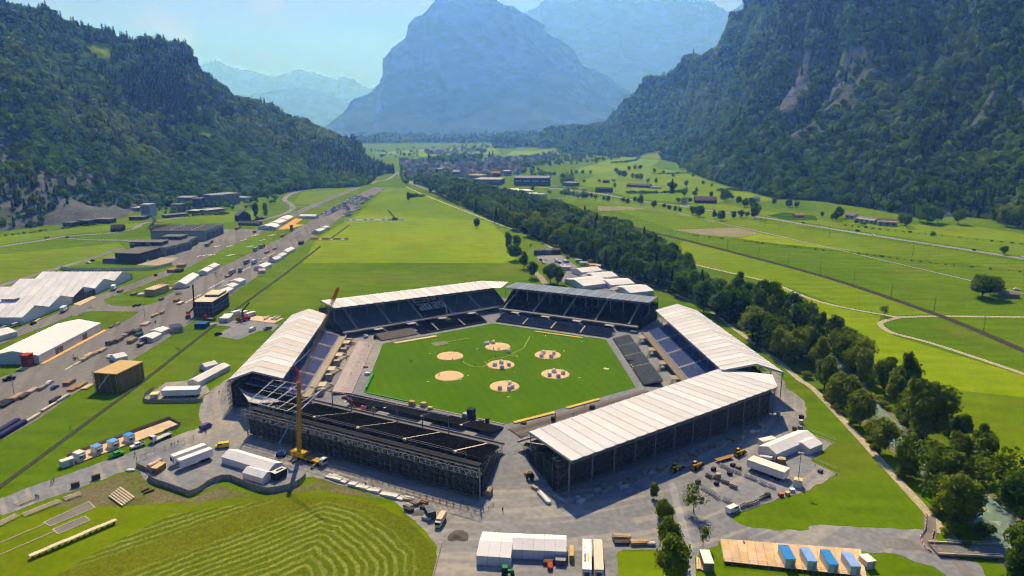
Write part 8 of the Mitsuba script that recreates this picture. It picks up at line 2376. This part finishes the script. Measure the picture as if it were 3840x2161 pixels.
CARS = [('black', 'a6', (130, 170), (220, 150), 'black and silver pickup on the runway at the left edge', 'pickup'), ('blue', 'a6', (760, 285), (820, 250), 'light blue car on the runway before the tan cube', 'car'), ('white', 'a6', (690, 220), (740, 190), 'white car with trailer above the blue one', 'car'), ('white', 'a1', (1520, 1255), (1570, 1225), 'white car beside the pale timber stacks on the runway', 'car'), ('silver', 'a1', (230, 820), (300, 800), 'silver van parked at the corner of the festival marquee', 'van'), ('silver', 'a1', (75, 850), (140, 830), 'silver car at the left edge by the festival marquee', 'car'), ('black', 'a1', (460, 800), (500, 780), 'black car on grass by the festival marquee corner', 'car'), ('black', 'a1', (2150, 130), (2190, 100), 'black car driving on the taxiway', 'car'), ('white', 'a2', (1130, 885), (1170, 865), 'white van on the hard standing below the drain cover', 'van'), ('grey', 'a2', (1340, 870), (1300, 880), 'grey trailer car at the right end of the hard standing', 'pickup'), ('black', 'a2', (660, 945), (710, 930), 'dark green low car on the hard standing edge', 'car'), ('grey', 'a2', (240, 290), (280, 265), 'grey car in front of the white ridge tent', 'car'), ('white', 'a3', (2040, 1030), (2090, 1010), 'white car on the forecourt of the dark office block', 'car'), ('white', 'a3', (2100, 995), (2140, 980), 'second white car on the forecourt of the dark office block', 'car'), ('black', 'a3', (1280, 1030), (1320, 1035), 'black car beside the reddish annex', 'car'), ('white', 'a3', (1220, 1060), (1260, 1060), 'white car beside the reddish annex', 'car'), ('green', 'a3', (650, 715), (690, 705), 'lime green van on the far left road', 'van'), ('black', 'a3', (935, 705), (970, 700), 'black car at the far left road fork', 'car'), ('white', 'a4', (1255, 1055), (1290, 1035), 'white car beside the grey buses on the runway', 'car'), ('grey', 'a4', (1385, 985), (1420, 965), 'grey car on the runway opposite the pagoda tents', 'car'), ('blue', 'a2', (700, 350), (740, 330), 'blue grey car beside the pavilions', 'car'), ('white', 'a8', (1595, 800), (1630, 805), 'white lorry like van on the highway by the farmhouse', 'van'), ('black', 'q5', (1320, 300), (1350, 305), 'dark van on the highway right', 'van'), ('white', 'q5', (1435, 328), (1460, 332), 'white car on the highway right', 'car'), ('black', 'q5', (2200, 443), (2230, 450), 'black car on the highway at right', 'car'), ('white', 'q5', (2560, 497), (2575, 500), 'white car on the highway at the right edge', 'car'), ('white', 'q5', (2520, 742), (2550, 745), 'white car behind the stone shed', 'car'), ('black', 'a8', (2190, 880), (2220, 885), 'dark car on the highway behind the meadow trees', 'car'), ('black', 'q5', (910, 238), (940, 245), 'dark car on the highway by the maize field', 'car'), ('white', 'q5', (45, 112), (70, 118), 'white van on the highway at the village end', 'van')]
for c, f, p, n_, lab, kd in CARS:
    car(c, f, p, n_, lab, kd)
for f, c, n_, cab, bx, lab, fl in (('a1', (890, 620), (960, 570), (0.10, 0.12, 0.13), (0.62, 0.66, 0.68), 'white box lorry parked along the festival marquee', 0), ('a1', (1575, 320), (1610, 280), (0.08, 0.12, 0.14), (0.64, 0.70, 0.72), 'white box lorry at the far corner of the festival marquee', 0), ('a1', (1960, 1080), (2100, 980), (0.16, 0.06, 0.06), (0.20, 0.20, 0.20), 'long dark flatbed lorry with a red cab beside the pavilions', 1), ('a4', (1050, 1065), (1100, 1040), (0.12, 0.18, 0.24), (0.24, 0.30, 0.35), 'grey blue lorry on the runway, left of two', 0), ('a4', (1155, 1065), (1210, 1035), (0.30, 0.36, 0.40), (0.42, 0.48, 0.52), 'pale grey lorry on the runway, right of two', 0), ('a4', (965, 1175), (990, 1130), (0.05, 0.06, 0.09), (0.18, 0.22, 0.30), 'blue black lorry on the runway facing away', 0), ('a4', (850, 1205), (880, 1190), (0.25, 0.30, 0.42), (0.36, 0.40, 0.50), 'pale blue lorry on the runway beside a grey box', 0), ('a4', (795, 1245), (830, 1230), (0.25, 0.25, 0.24), (0.30, 0.30, 0.28), 'grey flat lorry on the runway', 1), ('a4', (1175, 890), (1260, 850), (0.12, 0.14, 0.16), (0.30, 0.33, 0.34), 'grey coach like lorry at the strip edge', 0), ('a4', (1260, 850), (1310, 830), (0.05, 0.06, 0.08), (0.20, 0.23, 0.26), 'dark lorry at the strip edge', 0)):
    vehicle('lorry' + lab[:14], lorry_parts(cab, bx, flat=bool(fl)), 'lorry', lab, 'truck', f, c, n_)
k = 0
for f, pts_, rows, n, L0 in (('a4', [(2080, 395), (2560, 130)], 3, 42, 'rows'), ('a4', [(2400, 410), (2576, 300)], 2, 15, 'rows'), ('q4', [(20, 165), (230, 30)], 2, 22, 'rows'), ('q4', [(0, 130), (150, 40)], 3, 20, 'rows')):
    a_, b_ = at(*pts_[0], 0, f), at(*pts_[1], 0, f)
    for r_ in range(rows):
        for i in range(n):
            if gw.random() < .25:
                continue
            p = a_ + (b_ - a_) * (i + gw.uniform(-.2, .2)) / n + np.array([4.5, -1.5, 0]) * r_
            col = list(CARC)[int(gw.choice([0, 0, 0, 1, 1, 2, 3, 3, 8, 7]))]
            kk = 'farcar' + col
            if kk not in PROTO:
                m = MB()
                for n_, mb_, _ in car_parts(CARC[col])():
                    m.join(mb_)
                PROTO[kk] = m.ply()
            single('parked_car', 'parked car in the long rows on the far half of the runway', 'car', PROTO[kk], mat4((p[0], p[1], .1), .6 + gw.uniform(-.1, .1), 1.1), 'cars parked on the far runway')
for f, cx, cy, n, sx, sy, w_ in (('a4', 1850, 620, 26, 300, 60, 'on the far runway near the catering area'), ('a4', 1620, 720, 18, 220, 90, 'on the runway beside the timber deck'), ('a4', 1200, 960, 12, 300, 50, 'on the runway along the grass strip'), ('a4', 640, 1220, 8, 60, 50, 'on the runway by the joined strip tents'), ('a1', 2480, 395, 10, 80, 18, 'in the group on the runway near the mast'), ('a1', 1030, 1290, 7, 50, 35, 'in the group beside the pale timber on the centre line'), ('a2', 660, 270, 6, 70, 40, 'on the runway in front of the pavilions'), ('a1', 2150, 775, 3, 25, 12, 'beside the lamp post on the runway'), ('a1', 1580, 830, 4, 60, 20, 'along the oval lawn edge'), ('a1', 2450, 1150, 5, 60, 30, 'at the drain cover on the left meadow')):
    for i in range(n):
        c = ('dark', 'dark', 'blue', 'white', 'red', 'grey')[int(gw.integers(6))]
        kk = 'person%s%s%s' % (c, 'walk', 'dark')
        if kk not in PROTO:
            PROTO[kk] = [(n_, mb_.ply(), s) for n_, mb_, s in person_parts(PT[c], PT['dark'], 'walk')()]
        p = at(cx + gw.normal(0, sx * .5), cy + gw.normal(0, sy * .5), .1, f)
        single('person', 'person in work clothes %s' % w_, 'person', PROTO[kk][0][1], mat4(p, gw.uniform(0, 6)), 'people ' + w_)
for f, x, y, h, lab in (('a1', 2010, 790, 9, 'lamp post on a fenced base standing on the runway'), ('a6', 205, 410, 11, 'lamp mast with a stack at its foot on the runway at left')):
    p = at(x, y, .05, f)
    key = thing('lamp_mast', lab, 'mast')
    part(key, 'pole', MB().cyl(p, p + [0, 0, h], .12, (0.2, 0.2, 0.2), 6))
    part(key, 'lamp', MB().box(p + [0, 0, h], (1.6, .4, .5), (0.35, 0.35, 0.36)))
for f, a, b, c, lab in (('a4', (1940, 730), (2450, 735), (0.66, 0.50, 0.18), 'yellow timber deck with frames beside the far runway'), ('q4', (25, 215), (480, 215), (0.60, 0.62, 0.62), 'long white platform with machines on the far runway meadow')):
    A_, B_ = at(*a, .05, f), at(*b, .05, f)
    key = thing('timber_deck', lab, 'decking')
    for i in range(10):
        p, q = A_ + (B_ - A_) * i / 10, A_ + (B_ - A_) * (i + .95) / 10
        part(key, 'plank', MB().beam(p + [0, 0, .3], q + [0, 0, .3], 5, c, .4))
        if i % 3 != 2:
            part(key, 'frame', MB().box((p + q) / 2 + [0, 1, 1.4], (4, 3, 2.2), tuple(k_ * .8 for k_ in c)))
key = thing('crawler_crane', 'dark lattice crane leaning over the far meadow platform', 'crane')
p = at(405, 212, .3, 'q4')
part(key, 'boom', lattice(MB(), p + [0, 0, 2], at_y(*V('q4', 352, 135), p[1]), 1.6, 1.0, 10, (0.06, 0.06, 0.06), .22))
part(key, 'body', MB().box(p + [0, 0, 1.6], (7, 3.5, 2.6), (0.06, 0.055, 0.05)))
single('plank_floor', 'orange plank floor before the catering tents', 'floor', MB().prism([at(x, y, 0, 'a4')[:2] for x, y in ((1470, 600), (1720, 440), (1830, 450), (1720, 520), (1850, 530), (1620, 590))], .12, .25, (0.58, 0.33, 0.10)))
# behind the arena
for i, (a, b, lab) in enumerate((((895, 640), (1035, 690), 'farthest'), ((1075, 705), (1225, 770), 'second'), ((1280, 795), (1435, 870), 'third'), ((1495, 890), (1700, 980), 'nearest'))):
    tent('marquee', 'white tent in the diagonal row behind the back right stand, %s' % lab, 'tent', 'a5', a, b, 20, 3.4, 5.2, 'y', 5, WHITE)
for i, (x0_, y0_, x1_, y1_) in enumerate(((1040, 692, 1215, 610), (1232, 775, 1420, 700), (1440, 875, 1640, 800))):
    A_, B_ = at(x0_, y0_, 3.2, 'a5'), at(x1_, y1_, 3.2, 'a5')
    single('link_roof', 'grey flat link roof in the diagonal tent row, %s' % ('far', 'middle', 'near')[i], 'roof', MB().beam(A_, B_, 5.0, (0.30, 0.31, 0.31), .3).beam(A_ * [1, 1, 0], A_, .3, STEEL).beam(B_ * [1, 1, 0], B_, .3, STEEL))
tent('marquee', 'single white tent left of the diagonal row behind the back stand', 'tent', 'a5', (800, 780), (1060, 880), 24, 3.2, 5.6, 'y', 7, WHITE)
for i in range(9):
    x = 400 + i * 40
    pile('rack_stack', 'dark high stack of racks along the back of the car park', 'racks', 'a5', (x, 385 - 2 * i), (x + 10, 340), (9, 3.2, 4.6 - .2 * (i % 3)), ((0.12, 0.13, 0.16), (0.20, 0.21, 0.25), (0.16, 0.10, 0.10))[0 if i < 4 else 1 if i < 6 else 2], 3, group='racks along the car park')
for i, (x, y, c) in enumerate(((470, 470, 'black'), (550, 460, 'white'), (505, 510, 'silver'), (680, 465, 'white'), (685, 500, 'grey'), (730, 495, 'white'), (730, 510, 'black'), (800, 475, 'white'), (805, 500, 'blue'), (845, 500, 'blue'), (740, 550, 'white'), (800, 550, 'white'), (840, 440, 'black'))):
    car(c, 'a5', (x, y), (x + 20, y + 12), 'car parked in the yard behind the arena', 'car', 'cars in the yard behind the arena')
for x, y, w_, c, lab in ((995, 490, 90, (0.30, 0.36, 0.34), 'pale green long vehicle at the right of the car park, farther'), (1060, 530, 110, (0.34, 0.42, 0.40), 'pale green long vehicle at the right of the car park, nearer'), (1190, 560, 90, (0.62, 0.38, 0.20), 'orange roofed cabin at the end of the tent row'), (1260, 570, 80, (0.62, 0.54, 0.42), 'cream cabin at the end of the tent row'), (820, 590, 130, (0.50, 0.51, 0.51), 'grey white container row beside the tree behind the stand')):
    box_unit('container', lab, 'container', 'a5', (x - w_ / 2, y + 12), (x + w_ / 2, y + 14), 5, 2.8, c, ribs=False)
# masts along the railway and over the fields
for f, pts_, h, lab in (('q5', [(110, 388), (337, 445), (573, 497), (797, 548), (1035, 618), (1290, 697), (1572, 797), (1895, 905), (2268, 1058)], 10.2, 'slim dark mast standing beside the railway'), ('a8', [(1023, 1090), (1345, 1200), (545, 960)], 10, 'slim dark mast at the far railway behind the grove'), ('q5', [(1103, 352), (1735, 485), (620, 262)], 13, 'wooden power pole in the meadow left of the highway'), ('a8', [(585, 605), (965, 690), (760, 660), (1403, 815), (1938, 850), (95, 520)], 16, 'wooden power pole near the far farms')):
    for x, y in pts_:
        p = at(x, y, 0, f)
        key = thing('line_mast', lab, 'mast', lab.replace('slim dark mast', 'masts').replace('wooden power pole', 'poles'))
        part(key, 'pole', MB().cyl(p, p + [0, 0, h], .17, (0.09, 0.08, 0.07), 6, .11))
        part(key, 'cross_arm', MB().beam(p + [-1.0, -.3, h * .92], p + [1.0, .3, h * .92], .12, (0.11, 0.10, 0.09)))
# ---------------------------------------------------------------- the far village
def house_proto(k, wall, roofc):
    m = MB().sect([(-5, 0), (5, 0), (5, 6), (0, 10), (-5, 6)], -6, 6, wall, 'y')
    m.quad((0, -6.5, 10.3), (0, 6.5, 10.3), (-5.8, 6.5, 5.6), (-5.8, -6.5, 5.6), roofc, .2)
    m.quad((5.8, -6.5, 5.6), (5.8, 6.5, 5.6), (0, 6.5, 10.3), (0, -6.5, 10.3), roofc, .2)
    for z in (1.8, 4.4):
        for x in (-2.6, 2.6):
            m.box((x, -6.03, z), (1.4, .1, 1.4), GLASS)
        for y in (-3, 0, 3):
            for s in (-1, 1):
                m.box((s * 5.03, y, z), (.1, 1.4, 1.4), GLASS)
    m.box((1.5, 2, 10.2), (.9, .9, 2), (0.25, 0.2, 0.18))
    return m.ply()


HP = [house_proto(i, w_, r_) for i, (w_, r_) in enumerate((((0.52, 0.54, 0.56), (0.10, 0.105, 0.115)), ((0.46, 0.48, 0.50), (0.13, 0.135, 0.145)), ((0.40, 0.39, 0.37), (0.12, 0.10, 0.10)), ((0.60, 0.62, 0.64), (0.10, 0.105, 0.12)), ((0.26, 0.25, 0.24), (0.09, 0.09, 0.095)), ((0.50, 0.51, 0.51), (0.28, 0.29, 0.31))))]
gv = np.random.default_rng(41)
nh = 0
for f, poly, n, s0 in (('a7', [(0, 250), (330, 240), (620, 300), (900, 290), (1150, 260), (1640, 250), (1760, 330), (1720, 430), (1250, 450), (900, 470), (640, 420), (300, 390), (60, 390)], 190, 1.15), ('a7', [(1200, 190), (1500, 200), (2000, 200), (2000, 260), (1300, 250)], 30, 1.2), ('a7', [(350, 100), (1100, 70), (1200, 130), (400, 150)], 34, 1.2), ('a7', [(100, 420), (600, 440), (620, 500), (180, 520)], 14, 1.0), ('a7', [(640, 620), (820, 600), (860, 690), (700, 680)], 7, .9), ('a7', [(1250, 640), (1420, 700), (1280, 700)], 4, .9)):
    P = sg.Polygon(gpts(f, poly)).buffer(0)
    a_, b_, c_, d_ = P.bounds
    k = 0
    got = []
    t_ = 0
    while k < n and t_ < 20000:
        t_ += 1
        p = np.array([gv.uniform(a_, c_), gv.uniform(b_, d_)])
        if P.contains(sg.Point(p)) and all(np.hypot(*(p - q)) > 15 for q in got):
            got.append(p)
            s = s0 * gv.uniform(.75, 1.3)
            single('village_house', 'small gabled house in the far village', 'house', HP[int(gv.integers(6))], mat4((*p, 0), gv.uniform(-.5, .5) + (1.57 if gv.random() < .4 else 0), (s, s * gv.uniform(.8, 1.5), s)), 'houses of the far village')
            k += 1
for a, b, dp, h, c, rc, lab in (((1570, 575), (2050, 580), 60, 15, (0.10, 0.12, 0.18), (0.22, 0.24, 0.28), 'long dark blue industrial hall at the right of the village'), ((1030, 565), (1390, 570), 50, 11, (0.09, 0.13, 0.15), (0.42, 0.40, 0.36), 'dark green grey hall in front of the village'), ((720, 445), (920, 440), 50, 10, (0.30, 0.32, 0.36), (0.36, 0.37, 0.40), 'pale grey factory with a white band in the village'), ((930, 495), (1120, 500), 40, 10, (0.46, 0.44, 0.38), (0.40, 0.34, 0.30), 'cream hall with a low roof in the village'), ((1275, 480), (1380, 480), 34, 13, (0.34, 0.20, 0.16), (0.44, 0.22, 0.17), 'brick red roofed hall in the middle of the village'), ((890, 640), (1070, 610), 60, 7, (0.16, 0.16, 0.17), (0.28, 0.27, 0.25), 'wide grey brown flat roof before the village'), ((1000, 695), (1130, 670), 50, 7, (0.13, 0.13, 0.14), (0.26, 0.25, 0.23), 'second grey brown flat roof before the village'),
                                ((1080, 745), (1420, 760), 26, 6, (0.30, 0.24, 0.22), (0.66, 0.60, 0.56), 'long pale roofed building just above the grove'), ((580, 560), (660, 560), 16, 9, (0.20, 0.18, 0.18), (0.70, 0.72, 0.74), 'white roofed house among the trees left of the village'), ((1460, 440), (1545, 438), 26, 11, (0.4, 0.4, 0.42), (0.6, 0.62, 0.64), 'white block hall above the dark blue hall'), ((2240, 580), (2400, 590), 20, 7, (0.2, 0.19, 0.2), (0.34, 0.34, 0.36), 'low grey garage right of the village copse'), ((1860, 740), (1940, 750), 14, 6, (0.5, 0.46, 0.42), (0.54, 0.50, 0.46), 'pale house at the right end of the grove'), ((520, 395), (720, 390), 30, 9, (0.34, 0.36, 0.40), (0.40, 0.42, 0.46), 'long grey hall left in the village')):
    k_, M_, L_ = hall_block('village_hall', lab, 'building', 'a7', a, b, dp, h, c, rc)
    n = max(2, int(L_ / 14))
    for i in range(n):
        part(k_, 'window_band', MB().box((-L_ / 2 + L_ * (i + .5) / n, -.15, h * .62), (L_ / n * .8, .3, h * .22), (0.05, 0.06, 0.08) if c[0] > .2 else (0.30, 0.33, 0.38)), M_)
key = thing('greenhouse_field', 'white covered crop field in front of the village', 'crop covers')
for i, (x0_, x1_, y_) in enumerate(((1220, 1640, 625), (1280, 1800, 636), (1330, 1840, 648), (1420, 1760, 672), (1480, 1900, 684))):
    A_, B_ = at(x0_, y_, .2, 'a7'), at(x1_, y_, .2, 'a7')
    part(key, 'cover', MB().beam(A_ + [0, 0, .5], B_ + [0, 0, .5], 20, (0.56, 0.62, 0.56), .6))
key = thing('church', 'small church with a pointed dark spire among the village roofs', 'church')
p = at(1235, 300, 0, 'a7')
part(key, 'tower', MB().box(p + [0, 0, 13], (7, 7, 26), (0.56, 0.55, 0.53)))
part(key, 'spire', MB().cyl(p + [0, 0, 26], p + [0, 0, 44], 4.8, (0.07, 0.09, 0.08), 4, .1))
part(key, 'nave', MB().sect([(-7, 0), (7, 0), (7, 9), (0, 16), (-7, 9)], 0, 26, (0.54, 0.53, 0.50), 'y'), mat4(p + [0, 3.6, 0]))
# traffic queue on the road at the village edge
for i in range(16):
    p = at(2120 + i * 30, 590 + i * 3.3, .15, 'a7')
    kk = 'farcar' + list(CARC)[int(gv.choice([0, 1, 2, 3]))]
    single('parked_car', 'car in the lot beside the road at the village edge', 'car', PROTO[kk] if kk in PROTO else PROTO['farcarwhite'], mat4(p, gv.uniform(-.3, .3), 1.2), 'cars at the village edge')
